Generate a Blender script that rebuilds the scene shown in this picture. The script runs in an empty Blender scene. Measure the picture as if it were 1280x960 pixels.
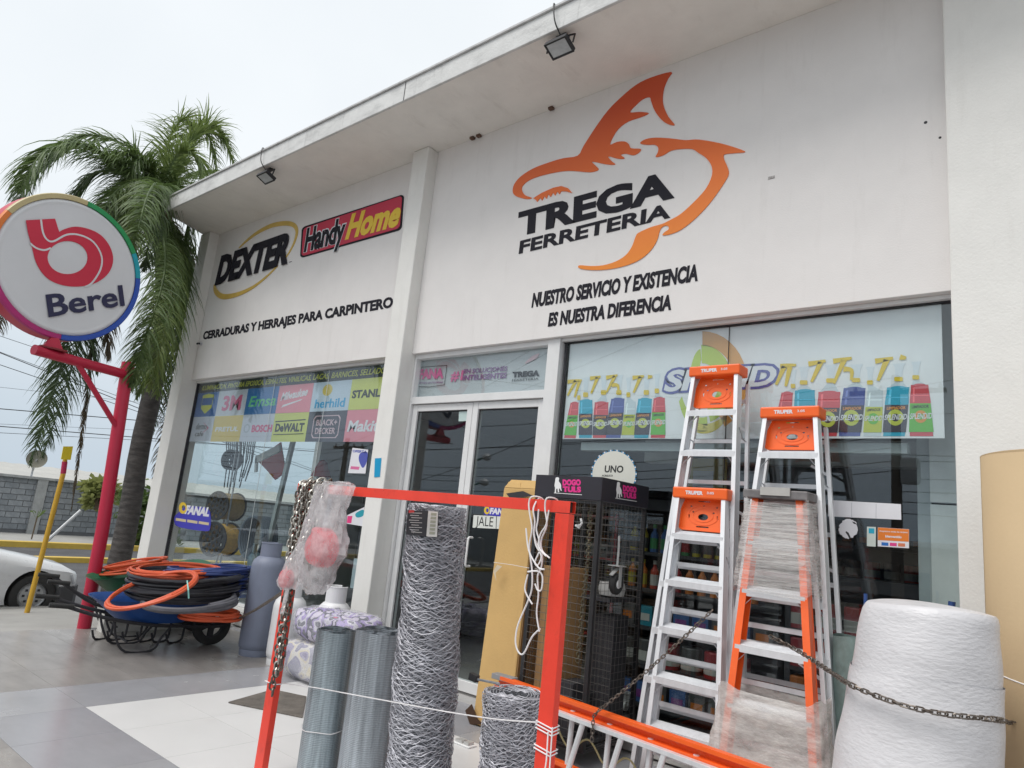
import bpy, bmesh, math, random
from mathutils import Vector, Matrix
random.seed(7)
sc = bpy.context.scene
COL = sc.collection
# ------------------------------------------------------------ camera
FP = 869.126
R = Matrix(((0.76929353, 0.0520189, 0.63677429), (0.63133715, -0.2147504, -0.74518163), (0.09798401, 0.97528268, -0.19804755)))
CAM = Vector((0, -4.847878, 1.5))
cd = bpy.data.cameras.new('camera'); cam = bpy.data.objects.new('camera', cd); COL.objects.link(cam)
cd.sensor_width = 36; cd.lens = FP / 1280 * 36; cd.clip_start = 0.05; cd.clip_end = 2000
m = R.to_4x4(); m.translation = CAM; cam.matrix_world = m
sc.camera = cam
# ------------------------------------------------------------ world and sun (overcast day)
SUN_EL, SUN_AZ = math.radians(58), math.radians(200)   # azimuth: clockwise from +Y
w = bpy.data.worlds.new('World'); sc.world = w; w.use_nodes = True
nt = w.node_tree; nt.nodes.clear()
def wn(t): return nt.nodes.new(t)
out = wn('ShaderNodeOutputWorld'); bg = wn('ShaderNodeBackground'); sky = wn('ShaderNodeTexSky')
sky.sky_type = 'NISHITA'; sky.sun_disc = False; sky.sun_elevation = SUN_EL; sky.sun_rotation = SUN_AZ
sky.dust_density = 4
tc = wn('ShaderNodeTexCoord'); no = wn('ShaderNodeTexNoise'); no.inputs['Scale'].default_value = 1.6; no.inputs['Detail'].default_value = 5
no.inputs['Roughness'].default_value = .5
cr = wn('ShaderNodeValToRGB'); cr.color_ramp.elements[0].position = .3; cr.color_ramp.elements[1].position = .7
cr.color_ramp.elements[0].color = (6.4, 6.75, 7.0, 1); cr.color_ramp.elements[1].color = (7.3, 7.55, 7.7, 1)
mx = wn('ShaderNodeMix'); mx.data_type = 'RGBA'; mx.inputs[0].default_value = .93
nt.links.new(tc.outputs['Generated'], no.inputs['Vector']); nt.links.new(no.outputs['Fac'], cr.inputs['Fac'])
nt.links.new(sky.outputs[0], mx.inputs[6]); nt.links.new(cr.outputs[0], mx.inputs[7])
sx_ = wn('ShaderNodeSeparateXYZ'); mr_ = wn('ShaderNodeMapRange'); mr_.interpolation_type = 'SMOOTHSTEP'; mr_.inputs['From Min'].default_value = .0; mr_.inputs['From Max'].default_value = .38
hz_ = wn('ShaderNodeMix'); hz_.data_type = 'RGBA'; hz_.inputs[6].default_value = (.62, .69, .76, 1); hz_.inputs[7].default_value = (1, 1, 1, 1)   # overcast sky is greyer near the horizon
ml_ = wn('ShaderNodeMix'); ml_.data_type = 'RGBA'; ml_.blend_type = 'MULTIPLY'; ml_.inputs[0].default_value = 1
nt.links.new(tc.outputs['Generated'], sx_.inputs[0]); nt.links.new(sx_.outputs['Z'], mr_.inputs['Value']); nt.links.new(mr_.outputs[0], hz_.inputs[0])
nt.links.new(mx.outputs[2], ml_.inputs[6]); nt.links.new(hz_.outputs[2], ml_.inputs[7]); nt.links.new(ml_.outputs[2], bg.inputs['Color']); bg.inputs['Strength'].default_value = 0.1
nt.links.new(bg.outputs[0], out.inputs['Surface'])
sd = bpy.data.lights.new('sun', 'SUN'); so = bpy.data.objects.new('sun', sd); COL.objects.link(so)
sd.energy = 1.5; sd.angle = math.radians(30); sd.color = (1, .97, .93)
dirv = Vector((math.sin(SUN_AZ) * math.cos(SUN_EL), math.cos(SUN_AZ) * math.cos(SUN_EL), math.sin(SUN_EL)))
so.rotation_euler = dirv.to_track_quat('Z', 'Y').to_euler()
sc.view_settings.view_transform = 'Standard'; sc.view_settings.look = 'None'
sc.view_settings.exposure = 0.50; sc.view_settings.gamma = 1
sc.cycles.transparent_max_bounces = 16; sc.cycles.max_bounces = 8
# ------------------------------------------------------------ calibration helpers (pixel of the 1280x960 photo -> point of a real plane)
def ray(px, py): return R @ Vector((px - 640, 480 - py, -FP))
def PY(y):
    def f(px, py): r = ray(px, py); return CAM + r * ((y - CAM.y) / r.y)
    f.n = Vector((0, -1, 0)); return f
def PZ(z):
    def f(px, py): r = ray(px, py); return CAM + r * ((z - CAM.z) / r.z)
    f.n = Vector((0, 0, 1)); return f
def PN(p0, n):
    n = Vector(n).normalized(); p0 = Vector(p0)
    def f(px, py): r = ray(px, py); return CAM + r * ((p0 - CAM).dot(n) / r.dot(n))
    f.n = n if n.dot(CAM - p0) > 0 else -n; return f
def zoomed(plane, s, ox, oy):
    f = lambda x, y: plane(ox + x / s, oy + y / s)
    f.n = plane.n; return f
V = Vector
# ------------------------------------------------------------ materials
MATS = {}
def mat(name, col, rough=.6, metal=0., var=.08, scale=6., bump=0., bscale=60., spec=.5, coord='Object', stretch=None, col2=None, clear=0.):
    if name in MATS: return MATS[name]
    m = bpy.data.materials.new(name); m.use_nodes = True; t = m.node_tree; p = t.nodes['Principled BSDF']
    c = tuple(col) + (1,)
    p.inputs['Roughness'].default_value = rough; p.inputs['Metallic'].default_value = metal
    p.inputs['Specular IOR Level'].default_value = spec
    if clear: p.inputs['Coat Weight'].default_value = clear; p.inputs['Coat Roughness'].default_value = .08
    co = t.nodes.new('ShaderNodeTexCoord'); vec = co.outputs[coord]
    if stretch:
        mp = t.nodes.new('ShaderNodeMapping'); mp.inputs['Scale'].default_value = stretch
        t.links.new(vec, mp.inputs[0]); vec = mp.outputs[0]
    n = t.nodes.new('ShaderNodeTexNoise'); n.inputs['Scale'].default_value = scale; n.inputs['Detail'].default_value = 6
    n.inputs['Roughness'].default_value = .62
    t.links.new(vec, n.inputs['Vector'])
    r = t.nodes.new('ShaderNodeValToRGB'); r.color_ramp.elements[0].position = .32; r.color_ramp.elements[1].position = .68
    if col2 is None: a = tuple(x * (1 - var) for x in col) + (1,); b = tuple(min(1, x * (1 + var)) for x in col) + (1,)
    else: a = c; b = tuple(col2) + (1,)
    r.color_ramp.elements[0].color = a; r.color_ramp.elements[1].color = b
    t.links.new(n.outputs['Fac'], r.inputs['Fac']); t.links.new(r.outputs[0], p.inputs['Base Color'])
    mr = t.nodes.new('ShaderNodeMapRange'); mr.inputs['To Min'].default_value = max(0, rough - .08); mr.inputs['To Max'].default_value = min(1, rough + .1)
    t.links.new(n.outputs['Fac'], mr.inputs['Value']); t.links.new(mr.outputs[0], p.inputs['Roughness'])
    if bump:
        n2 = t.nodes.new('ShaderNodeTexNoise'); n2.inputs['Scale'].default_value = bscale; n2.inputs['Detail'].default_value = 4
        t.links.new(vec, n2.inputs['Vector'])
        b = t.nodes.new('ShaderNodeBump'); b.inputs['Strength'].default_value = bump; b.inputs['Distance'].default_value = .01
        t.links.new(n2.outputs['Fac'], b.inputs['Height']); t.links.new(b.outputs[0], p.inputs['Normal'])
    MATS[name] = m; return m
def wave_bump(m, scale, strength, direction='Z', dist=.004, kind='BANDS', distortion=1.):
    t = m.node_tree; p = t.nodes['Principled BSDF']; co = t.nodes.new('ShaderNodeTexCoord')
    w_ = t.nodes.new('ShaderNodeTexWave'); w_.wave_type = kind; w_.bands_direction = direction
    w_.inputs['Scale'].default_value = scale; w_.inputs['Distortion'].default_value = distortion
    t.links.new(co.outputs['Object'], w_.inputs['Vector'])
    b = t.nodes.new('ShaderNodeBump'); b.inputs['Strength'].default_value = strength; b.inputs['Distance'].default_value = dist
    t.links.new(w_.outputs['Fac'], b.inputs['Height'])
    old = p.inputs['Normal'].links
    if old: t.links.new(old[0].from_socket, b.inputs['Normal'])
    t.links.new(b.outputs[0], p.inputs['Normal']); return m
def streaks(m, col, amount=.35, scale=(2.5, 2.5, .35), lo=.55, hi=.85):
    """dirt streaks running down a painted wall: a stain with a shape of its own"""
    t = m.node_tree; p = t.nodes['Principled BSDF']; src = p.inputs['Base Color'].links[0].from_socket
    co = t.nodes.new('ShaderNodeTexCoord'); mp = t.nodes.new('ShaderNodeMapping'); mp.inputs['Scale'].default_value = scale
    n = t.nodes.new('ShaderNodeTexNoise'); n.inputs['Scale'].default_value = 3; n.inputs['Detail'].default_value = 8; n.inputs['Roughness'].default_value = .7
    r = t.nodes.new('ShaderNodeValToRGB'); r.color_ramp.elements[0].position = lo; r.color_ramp.elements[0].color = (0, 0, 0, 1)
    r.color_ramp.elements[1].position = hi; r.color_ramp.elements[1].color = (amount,) * 3 + (1,)
    mxn = t.nodes.new('ShaderNodeMix'); mxn.data_type = 'RGBA'; mxn.inputs[7].default_value = tuple(col) + (1,)
    t.links.new(co.outputs['Object'], mp.inputs[0]); t.links.new(mp.outputs[0], n.inputs['Vector']); t.links.new(n.outputs['Fac'], r.inputs['Fac'])
    t.links.new(r.outputs[0], mxn.inputs[0]); t.links.new(src, mxn.inputs[6]); t.links.new(mxn.outputs[2], p.inputs['Base Color'])
    return m
def glassmat(name, tint=(.93, .96, .96), ior=1.5, rough=0.):
    m = bpy.data.materials.new(name); m.use_nodes = True; t = m.node_tree; t.nodes.clear()
    o = t.nodes.new('ShaderNodeOutputMaterial'); a = t.nodes.new('ShaderNodeBsdfTransparent'); a.inputs[0].default_value = tint + (1,)
    g = t.nodes.new('ShaderNodeBsdfGlossy'); g.inputs['Roughness'].default_value = rough; g.inputs[0].default_value = (.93, .96, 1, 1)
    ge = t.nodes.new('ShaderNodeNewGeometry'); dt = t.nodes.new('ShaderNodeVectorMath'); dt.operation = 'DOT_PRODUCT'
    t.links.new(ge.outputs['Incoming'], dt.inputs[0]); t.links.new(ge.outputs['Normal'], dt.inputs[1])
    def mth(op, a_, b_=None):
        n_ = t.nodes.new('ShaderNodeMath'); n_.operation = op
        for i_, v_ in enumerate((a_, b_)):
            if v_ is None: continue
            if isinstance(v_, (int, float)): n_.inputs[i_].default_value = v_
            else: t.links.new(v_, n_.inputs[i_])
        return n_.outputs[0]
    f = mth('ADD', mth('MULTIPLY', mth('POWER', mth('SUBTRACT', 1., mth('ABSOLUTE', dt.outputs['Value'])), 5.), .95), .058)
    x = t.nodes.new('ShaderNodeMixShader'); t.links.new(f, x.inputs[0]); t.links.new(a.outputs[0], x.inputs[1]); t.links.new(g.outputs[0], x.inputs[2])
    t.links.new(x.outputs[0], o.inputs[0]); MATS[name] = m; return m
def filmmat(name, col=(.85, .85, .87), alpha=.35, scale=14., stretch=(1, 1, 1), gl=.25, lo=None, hi=None):
    """thin plastic film: part clear, part milky, glossy creases"""
    m = bpy.data.materials.new(name); m.use_nodes = True; t = m.node_tree; t.nodes.clear()
    o = t.nodes.new('ShaderNodeOutputMaterial'); a = t.nodes.new('ShaderNodeBsdfTransparent')
    p = t.nodes.new('ShaderNodeBsdfPrincipled'); p.inputs['Base Color'].default_value = tuple(col) + (1,); p.inputs['Roughness'].default_value = gl
    co = t.nodes.new('ShaderNodeTexCoord'); mp = t.nodes.new('ShaderNodeMapping'); mp.inputs['Scale'].default_value = stretch
    n = t.nodes.new('ShaderNodeTexNoise'); n.inputs['Scale'].default_value = scale; n.inputs['Detail'].default_value = 7; n.inputs['Roughness'].default_value = .7
    r = t.nodes.new('ShaderNodeMapRange'); r.inputs['From Min'].default_value = .3; r.inputs['From Max'].default_value = .7
    r.inputs['To Min'].default_value = alpha * .45 if lo is None else lo; r.inputs['To Max'].default_value = min(1, alpha * 1.8) if hi is None else hi
    b = t.nodes.new('ShaderNodeBump'); b.inputs['Strength'].default_value = .7; b.inputs['Distance'].default_value = .02
    x = t.nodes.new('ShaderNodeMixShader')
    t.links.new(co.outputs['Object'], mp.inputs[0]); t.links.new(mp.outputs[0], n.inputs[0]); t.links.new(n.outputs['Fac'], r.inputs['Value'])
    t.links.new(n.outputs['Fac'], b.inputs['Height']); t.links.new(b.outputs[0], p.inputs['Normal'])
    t.links.new(r.outputs[0], x.inputs[0]); t.links.new(a.outputs[0], x.inputs[1]); t.links.new(p.outputs[0], x.inputs[2]); t.links.new(x.outputs[0], o.inputs[0])
    MATS[name] = m; return m
M = mat
wallm = streaks(M('wall_paint', (.76, .735, .72), .85, var=.025, scale=3, bump=.12, bscale=90), (.45, .42, .39), .28)
columnm = streaks(M('column_paint', (.76, .75, .72), .8, var=.03, scale=4, bump=.2, bscale=70), (.45, .42, .38), .3)
soffitm = streaks(M('soffit_paint', (.80, .775, .73), .85, var=.05, scale=2.5, bump=.2), (.42, .38, .33), .4, (1.5, .5, 1))
fasciam = streaks(streaks(M('fascia_concrete', (.66, .66, .65), .85, var=.08, scale=5, bump=.3), (.2, .2, .2), .6, (.7, .7, 2.2), .5, .8), (.12, .11, .10), .5, (5, 5, .5), .58, .8)
alum_w = M('white_aluminium', (.72, .72, .72), .4, var=.04)
black = M('black_paint', (.02, .02, .022), .45, var=.2)
blackm = M('matt_black', (.03, .03, .035), .7, var=.2)
letterb = M('black_lettering', (.014, .013, .02), .75, var=.15, spec=.3)
glass = glassmat('window_glass')
rubber = M('rubber', (.025, .025, .025), .75, var=.3, bump=.2)
alum = M('brushed_aluminium', (.74, .75, .77), .42, .35, var=.06, scale=20, stretch=(1, 1, .15))
steel = M('galvanised_steel', (.5, .52, .55), .42, .8, var=.2, scale=30)
redp = streaks(M('red_frame_paint', (.78, .05, .025), .38, var=.08, scale=5, clear=.15), (.25, .03, .02), .4, (6, 6, 3)); streaks(redp, (.10, .05, .04), .9, (14, 14, 9), .68, .70)
orangep = M('orange_plastic', (.87, .13, .015), .4, var=.05)
orangef = streaks(M('orange_fibreglass', (.85, .12, .015), .38, var=.06), (.55, .35, .25), .6, (5, 5, 14), .6, .75)
white = M('white_plastic', (.8, .8, .8), .45, var=.03)
print_w = M('white_print', (.72, .76, .8), .5, var=.02)
# ------------------------------------------------------------ mesh builder
class B:
    def __init__(s): s.v = []; s.f = []; s.mi = []; s.k = 0; s.M = None
    def add(s, vs, fs):
        o = len(s.v)
        s.v += [tuple(s.M @ V(p)) for p in vs] if s.M else [tuple(p) for p in vs]
        for f in fs: s.f.append(tuple(i + o for i in f)); s.mi.append(s.k)
        return s
    def hexa(s, p):  # 8 points: 4 bottom ccw, 4 top
        return s.add(p, [(3, 2, 1, 0), (4, 5, 6, 7), (0, 1, 5, 4), (1, 2, 6, 5), (2, 3, 7, 6), (3, 0, 4, 7)])
    def box(s, a, b):
        x0, y0, z0 = a; x1, y1, z1 = b
        return s.hexa([(x0, y0, z0), (x1, y0, z0), (x1, y1, z0), (x0, y1, z0), (x0, y0, z1), (x1, y0, z1), (x1, y1, z1), (x0, y1, z1)])
    def beam(s, p0, p1, wdt, dep, side=(1, 0, 0)):
        p0 = V(p0); p1 = V(p1); d = (p1 - p0).normalized(); sd_ = V(side); sd_ = (sd_ - d * sd_.dot(d)).normalized(); n = d.cross(sd_)
        a = sd_ * wdt / 2; b = n * dep / 2
        return s.hexa([p0 - a - b, p0 + a - b, p0 + a + b, p0 - a + b, p1 - a - b, p1 + a - b, p1 + a + b, p1 - a + b])
    def tube(s, pts, r, n=8, closed=False, caps=True):
        pts = [V(p) for p in pts]; N = len(pts); vs = []; up = None
        for i, p in enumerate(pts):
            if closed: t = pts[(i + 1) % N] - pts[i - 1]
            else: t = pts[min(i + 1, N - 1)] - pts[max(i - 1, 0)]
            t.normalize()
            if up is None: up = V((0, 0, 1)) if abs(t.z) < .9 else V((1, 0, 0))
            a = (up - t * up.dot(t))
            if a.length < 1e-5: a = t.orthogonal()
            a.normalize(); up = a; b = t.cross(a)
            rr = r[i] if isinstance(r, (list, tuple)) else r
            vs += [p + (a * math.cos(2 * math.pi * j / n) + b * math.sin(2 * math.pi * j / n)) * rr for j in range(n)]
        fs = []
        for i in range(N if closed else N - 1):
            i2 = (i + 1) % N
            for j in range(n): j2 = (j + 1) % n; fs.append((i * n + j, i * n + j2, i2 * n + j2, i2 * n + j))
        if caps and not closed: fs += [tuple(range(n - 1, -1, -1)), tuple((N - 1) * n + j for j in range(n))]
        return s.add(vs, fs)
    def lathe(s, prof, c=(0, 0, 0), n=28, axis='z', cap=True):
        vs = []; c = V(c)
        for (r, z) in prof:
            for j in range(n):
                a = 2 * math.pi * j / n; x, y = r * math.cos(a), r * math.sin(a)
                vs.append(c + (V((x, y, z)) if axis == 'z' else V((x, z, y)) if axis == 'y' else V((z, x, y))))
        fs = []
        for i in range(len(prof) - 1):
            for j in range(n): j2 = (j + 1) % n; fs.append((i * n + j, i * n + j2, (i + 1) * n + j2, (i + 1) * n + j))
        if cap: fs += [tuple(range(n - 1, -1, -1)), tuple((len(prof) - 1) * n + j for j in range(n))]
        return s.add(vs, fs)
    def quadstrip(s, a, b):
        n = len(a); return s.add(list(a) + list(b), [(i, i + 1, n + i + 1, n + i) for i in range(n - 1)])
    def build(s, name, m, parent=None, smooth=False, bevel=0., thick=0.):
        me = bpy.data.meshes.new(name); me.from_pydata(s.v, [], s.f)
        ms = m if isinstance(m, (list, tuple)) else [m]
        for x in ms: me.materials.append(x)
        if len(ms) > 1: me.polygons.foreach_set('material_index', s.mi)
        bm = bmesh.new(); bm.from_mesh(me); bmesh.ops.recalc_face_normals(bm, faces=bm.faces); bm.to_mesh(me); bm.free()
        if smooth: me.polygons.foreach_set('use_smooth', [True] * len(me.polygons)); me.set_sharp_from_angle(angle=math.radians(40))
        return link(name, me, parent, bevel, thick)
def link(name, me, parent=None, bevel=0., thick=0.):
    o = bpy.data.objects.new(name, me); COL.objects.link(o)
    if parent is not None:
        o.parent = parent; L = wloc(parent)
        me.transform(Matrix.Translation(-L))
    else:
        vs = me.vertices
        if len(vs):
            L = V(((min(v.co.x for v in vs) + max(v.co.x for v in vs)) / 2, (min(v.co.y for v in vs) + max(v.co.y for v in vs)) / 2, min(v.co.z for v in vs)))
            me.transform(Matrix.Translation(-L)); o.location = L
    if thick: md = o.modifiers.new('solid', 'SOLIDIFY'); md.thickness = thick; md.offset = 0
    if bevel: md = o.modifiers.new('bevel', 'BEVEL'); md.width = bevel; md.segments = 2; md.limit_method = 'ANGLE'; md.angle_limit = .6
    return o
def wloc(o):
    L = V((0, 0, 0))
    while o is not None: L += o.location; o = o.parent
    return L
def thing(name, label, cat, loc=(0, 0, 0), group=None):
    o = bpy.data.objects.new(name, None); COL.objects.link(o); o.location = loc; o.empty_display_size = .1
    o['label'] = label; o['category'] = cat
    if group: o['group'] = group
    return o
def tag(o, label, cat, group=None):
    o['label'] = label; o['category'] = cat
    if group: o['group'] = group
    return o
def struct(o): o['kind'] = 'structure'; return o
def stuff(o): o['kind'] = 'stuff'; return o
def copy_tree(o, parent=None):
    c = o.copy(); COL.objects.link(c)
    if parent: c.parent = parent
    for ch in list(o.children): copy_tree(ch, c)
    return c
# ------------------------------------------------------------ flat shapes on planes
def poly2d(loops):
    """fill 2-D outlines (with holes) -> verts, faces"""
    cu = bpy.data.curves.new('outline', 'CURVE'); cu.dimensions = '2D'; cu.fill_mode = 'FRONT'
    for L in loops:
        sp = cu.splines.new('POLY'); sp.points.add(len(L) - 1); sp.use_cyclic_u = True
        for i, p in enumerate(L): sp.points[i].co = (p[0], p[1], 0, 1)
    o = bpy.data.objects.new('outline', cu); me = bpy.data.meshes.new_from_object(o)
    r = ([v.co.copy() for v in me.vertices], [tuple(p.vertices) for p in me.polygons])
    bpy.data.objects.remove(o); bpy.data.curves.remove(cu); bpy.data.meshes.remove(me); return r
def smooth(pts, k=5, closed=True):
    out_ = []; n = len(pts)
    for i in range(n if closed else n - 1):
        g = lambda j: V(pts[(i + j) % n] if closed else pts[max(0, min(n - 1, i + j))])
        p0, p1, p2, p3 = g(-1), g(0), g(1), g(2)
        for q in range(k):
            t = q / k
            out_.append(.5 * ((2 * p1) + (p2 - p0) * t + (2 * p0 - 5 * p1 + 4 * p2 - p3) * t * t + (3 * p1 - p0 - 3 * p2 + p3) * t ** 3))
    if not closed: out_.append(V(pts[-1]))
    return out_
def extr(vs, fs, f, off, d):
    """flat verts mapped by f, given thickness d along f.n, starting off metres from the plane"""
    b = B(); n = len(vs); top = [f(*p[:2]) + f.n * (off + d) for p in vs]; bot = [f(*p[:2]) + f.n * off for p in vs]
    e = {}
    for q in fs:
        for i in range(len(q)):
            a, c = q[i], q[(i + 1) % len(q)]; e[(a, c)] = 1
    side = [(a, c, c + n, a + n) for (a, c) in e if (c, a) not in e]
    b.add(top + bot, list(fs) + [tuple(reversed([i + n for i in q])) for q in fs] + side); return b
def flat(name, loops, f, m, parent=None, off=.001, d=.003):
    vs, fs = poly2d(loops if isinstance(loops[0][0], (list, tuple, Vector)) else [loops])
    return extr(vs, fs, f, off, d).build(name, m, parent)
TC = {}
def textmesh(s, bold=0.):
    k = (s, bold)
    if k in TC: return TC[k]
    def mk(t):
        cu = bpy.data.curves.new('t', 'FONT'); cu.body = t; cu.offset = bold; cu.resolution_u = 3
        o = bpy.data.objects.new('t', cu); me = bpy.data.meshes.new_from_object(o)
        r = ([v.co.copy() for v in me.vertices], [tuple(p.vertices) for p in me.polygons])
        bpy.data.objects.remove(o); bpy.data.curves.remove(cu); bpy.data.meshes.remove(me); return r
    vs, fs = mk(s); h, _ = mk('H')
    y0 = min(v.y for v in h); y1 = max(v.y for v in h); x0 = min(v.x for v in vs); x1 = max(v.x for v in vs)
    TC[k] = ([((v.x - x0) / (x1 - x0), (v.y - y0) / (y1 - y0)) for v in vs], fs); return TC[k]
def affine(f, bl, br, tl):
    p = f(*bl); u = f(*br) - p; v = f(*tl) - p
    g = lambda a, b: p + u * a + v * b
    g.n = f.n; return g
def text(name, s, f, bl, br, tl, m, parent=None, bold=.02, off=.001, d=.003):
    vs, fs = textmesh(s, bold); return extr(vs, fs, affine(f, bl, br, tl), off, d).build(name, m, parent)
def strip(name, pts, w_, f, m, parent=None, off=.001, d=.003):
    """ribbon of width w_ (number or list, metres) along pixel points on a plane"""
    P = [f(*p[:2]) for p in pts]; n = len(P); a = []; c = []
    for i in range(n):
        t = (P[min(i + 1, n - 1)] - P[max(i - 1, 0)]).normalized(); s_ = t.cross(f.n).normalized(); ww = (w_[i] if isinstance(w_, list) else w_) / 2
        a.append(P[i] + s_ * ww); c.append(P[i] - s_ * ww)
    b = B(); up = f.n * (off + d); lo = f.n * off
    b.quadstrip([p + up for p in a], [p + up for p in c]); b.quadstrip([p + lo for p in a], [p + lo for p in c])
    b.quadstrip([p + up for p in a], [p + lo for p in a]); b.quadstrip([p + up for p in c], [p + lo for p in c])
    return b.build(name, m, parent)
def bil(q):
    a, b_, c, d_ = [V(p) for p in q]   # TL TR BR BL
    return lambda u, v: tuple((a * (1 - u) * (1 - v) + b_ * u * (1 - v) + c * u * v + d_ * (1 - u) * v)[:2])
def circ(cx, cy, rx, ry=None, n=28, a0=0, a1=360): 
    ry = rx if ry is None else ry
    return [(cx + rx * math.cos(math.radians(a0 + (a1 - a0) * i / n)), cy + ry * math.sin(math.radians(a0 + (a1 - a0) * i / n))) for i in range(n + (a1 - a0 < 360))]
def pc(name, rgb, rough=.5): return M('print_' + name, rgb, rough, var=.03)
# ============================================================ GROUND
asph = M('asphalt', (.075, .075, .08), .9, var=.25, scale=1.5, bump=.5, bscale=120)
conc = streaks(M('concrete', (.33, .325, .31), .85, var=.12, scale=1.2, bump=.4, bscale=80), (.18, .17, .16), .5, (1, 1, 1))
yel = streaks(M('yellow_kerb_paint', (.55, .38, .07), .8, var=.15, scale=3, bump=.3), (.25, .22, .15), .7, (2, 2, 2))
b = B().box((-400, -400, -.75), (400, 400, -.55)); o = struct(b.build('ground', asph))
struct(B().box((-23.2, -60, -.6), (-11.6, 90, -.45)).build('street', asph))
struct(B().box((-19.6, -60, -.449), (-19.3, 90, -.33)).build('median_kerb', yel))
struct(B().box((-11.9, -60, -.6), (-11.62, 60, -.3)).build('street_kerb', conc))
struct(B().box((-23.6, -60, -.6), (-23.2, 90, -.3)).build('far_kerb', yel))
struct(B().box((-26.9, -60, -.6), (-23.6, 90, -.31)).build('far_pavement', conc))
# sloping concrete pavement between terrace and street
b = B(); b.hexa([(-11.6, -9, -.6), (-8.28, -9, -.6), (-8.28, 14, -.6), (-11.6, 14, -.6), (-11.6, -9, -.3), (-8.28, -9, -.02), (-8.28, 14, -.02), (-11.6, 14, -.3)])
pav = struct(b.build('pavement', conc))
struct(B().box((-8.28, -9, -.6), (6, 12, -.014)).build('terrace_base', M('mortar', (.38, .375, .37), .9)))
struct(B().box((-11, -40, -.54), (30, -9, -.42)).build('unseen_bounce_street', M('pale_bounce_ground', (.36, .355, .34), .9, var=.1, scale=.6)))  # unseen ground made pale to bounce light up onto soffit and wall
# tiles of the terrace: brown stone outside, grey border, white centre
tb = M('brown_tile', (.30, .28, .265), .3, var=.14, scale=2.2, col2=(.23, .215, .205), stretch=(1, 3, 1), bump=.03, bscale=30)
tb2 = M('brown_marbled_tile', (.33, .31, .29), .28, var=.14, scale=2.6, col2=(.235, .22, .21), stretch=(1, 3, 1), bump=.03, bscale=30)
tg = M('grey_tile', (.31, .31, .33), .22, var=.05, scale=2.5, stretch=(1, 2, 1)); tg2 = M('grey_tile_light', (.325, .325, .34), .24, var=.06, scale=2.5)
tw = M('white_tile', (.64, .635, .63), .4, var=.015, scale=2.5); tw2 = M('white_tile_pale', (.63, .625, .62), .4, var=.02, scale=3)
tf = struct(B().box((-8.28, -9, -.0135), (6, -.15, -.0095)).build('terrace_floor', MATS['mortar']))
tile_me = {}
xs = [-8.27 + .57 * i for i in range(4)] + [-5.99 + .6 * i for i in range(11)]; xs[4] = -5.99
ys = [-3.27 - .6 * i for i in range(4, 0, -1)] + [-3.27, -2.67, -2.07, -1.47, -.87, -.27]
for i in range(len(xs) - 1):
    for j in range(len(ys) - 1):
        x0, x1, y0, y1 = xs[i], xs[i + 1], ys[j], ys[j + 1]; cx, cy = (x0 + x1) / 2, (y0 + y1) / 2
        if cx < -6 or cy < -3.27: mm = random.choice([tb, tb2])
        elif cx < -5.39 or cy < -2.67 or cy > -.9: mm = random.choice([tg, tg2])
        else: mm = random.choice([tw, tw2])
        g = .0018 / 2
        q = B().box((x0 + g, y0 + g, -.009), (x1 - g, y1 - g, 0)); q.build('floor_tile', mm, tf)
struct(B().box((-8.27, -.268, -.009), (2, -.15, -.001)).build('threshold_strip', tg))
struct(B().box((.02, -9, -.009), (6, -.15, -.002)).build('terrace_side', tb)); struct(B().box((-8.27, -9, -.009), (.01, -5.68, -.002)).build('terrace_front', tb))
# low white planter kerb round the palm
t = thing('planter_kerb', 'low white painted kerb beside the red pole and palm trunk', 'kerb', (-8.1, -1.5, 0))
pk = M('kerb_white', (.62, .61, .58), .8, var=.1, bump=.3)
B().box((-8.12, -1.62, -.02), (-7.98, -.16, .17)).build('side_wall', streaks(pk, (.3, .28, .25), .5), t, bevel=.01)
# worn metal plate on the tiles
mq = [PZ(0)(285, 879), PZ(0)(378, 898), PZ(0)(383, 872), PZ(0)(341, 863)]
b = B().hexa([p + V((0, 0, .001)) for p in mq] + [p + V((0, 0, .011)) for p in mq])
tag(b.build('floor_mat', M('worn_mat', (.13, .115, .10), .85, var=.3, scale=8, bump=.6), bevel=.003), 'dark brown worn doormat lying askew on the white tiles', 'mat')
# ============================================================ BUILDING
bd = thing('hardware_store', 'long white storefront with flat projecting canopy, big display windows and glass doors', 'building', (-5.5, 0, 0))
XL, XR = -10.93, 6.
ZT, ZH = 5.6, 3.2     # soffit, window head
def wb(a, b_, name='wall', m=wallm, bev=.004): return B().box(a, b_).build(name, m, bd, bevel=bev)
wb((-10.62, 0, ZH), (-5.861, .25, ZT), 'upper_wall'); wb((-5.599, 0, ZH), (-.62, .25, ZT), 'upper_wall')
wb((-10.93, -.15, -.3), (-10.62, .25, ZT - .002), 'pilaster', columnm, .012)
wb((-5.86, -.15, 0), (-5.60, .25, ZT - .002), 'pilaster', columnm, .012)
wb((-.61, -.15, 0), (.55, .25, ZT - .002), 'pilaster', columnm, .012)
wb((.55, 0, 0), (6, .25, ZT), 'right_wall')
wb((-10.62, -.09, 0), (-5.863, .095, .17), 'plinth', M('plinth_paint', (.6, .59, .57), .8, var=.08, bump=.3), .006)
wb((-3.6, -.03, 0), (-.612, .095, .12), 'plinth', MATS['plinth_paint'], .006)
def slab(x0, y0, x1, y1, za, zb_, nm, m_, xb):
    B().hexa([(x0, y0, za), (x1, y0, za), (x1, y1, za), (xb, y1, za), (x0, y0, zb_), (x1, y0, zb_), (x1, y1, zb_), (xb, y1, zb_)]).build(nm, m_, bd, bevel=.005)
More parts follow.
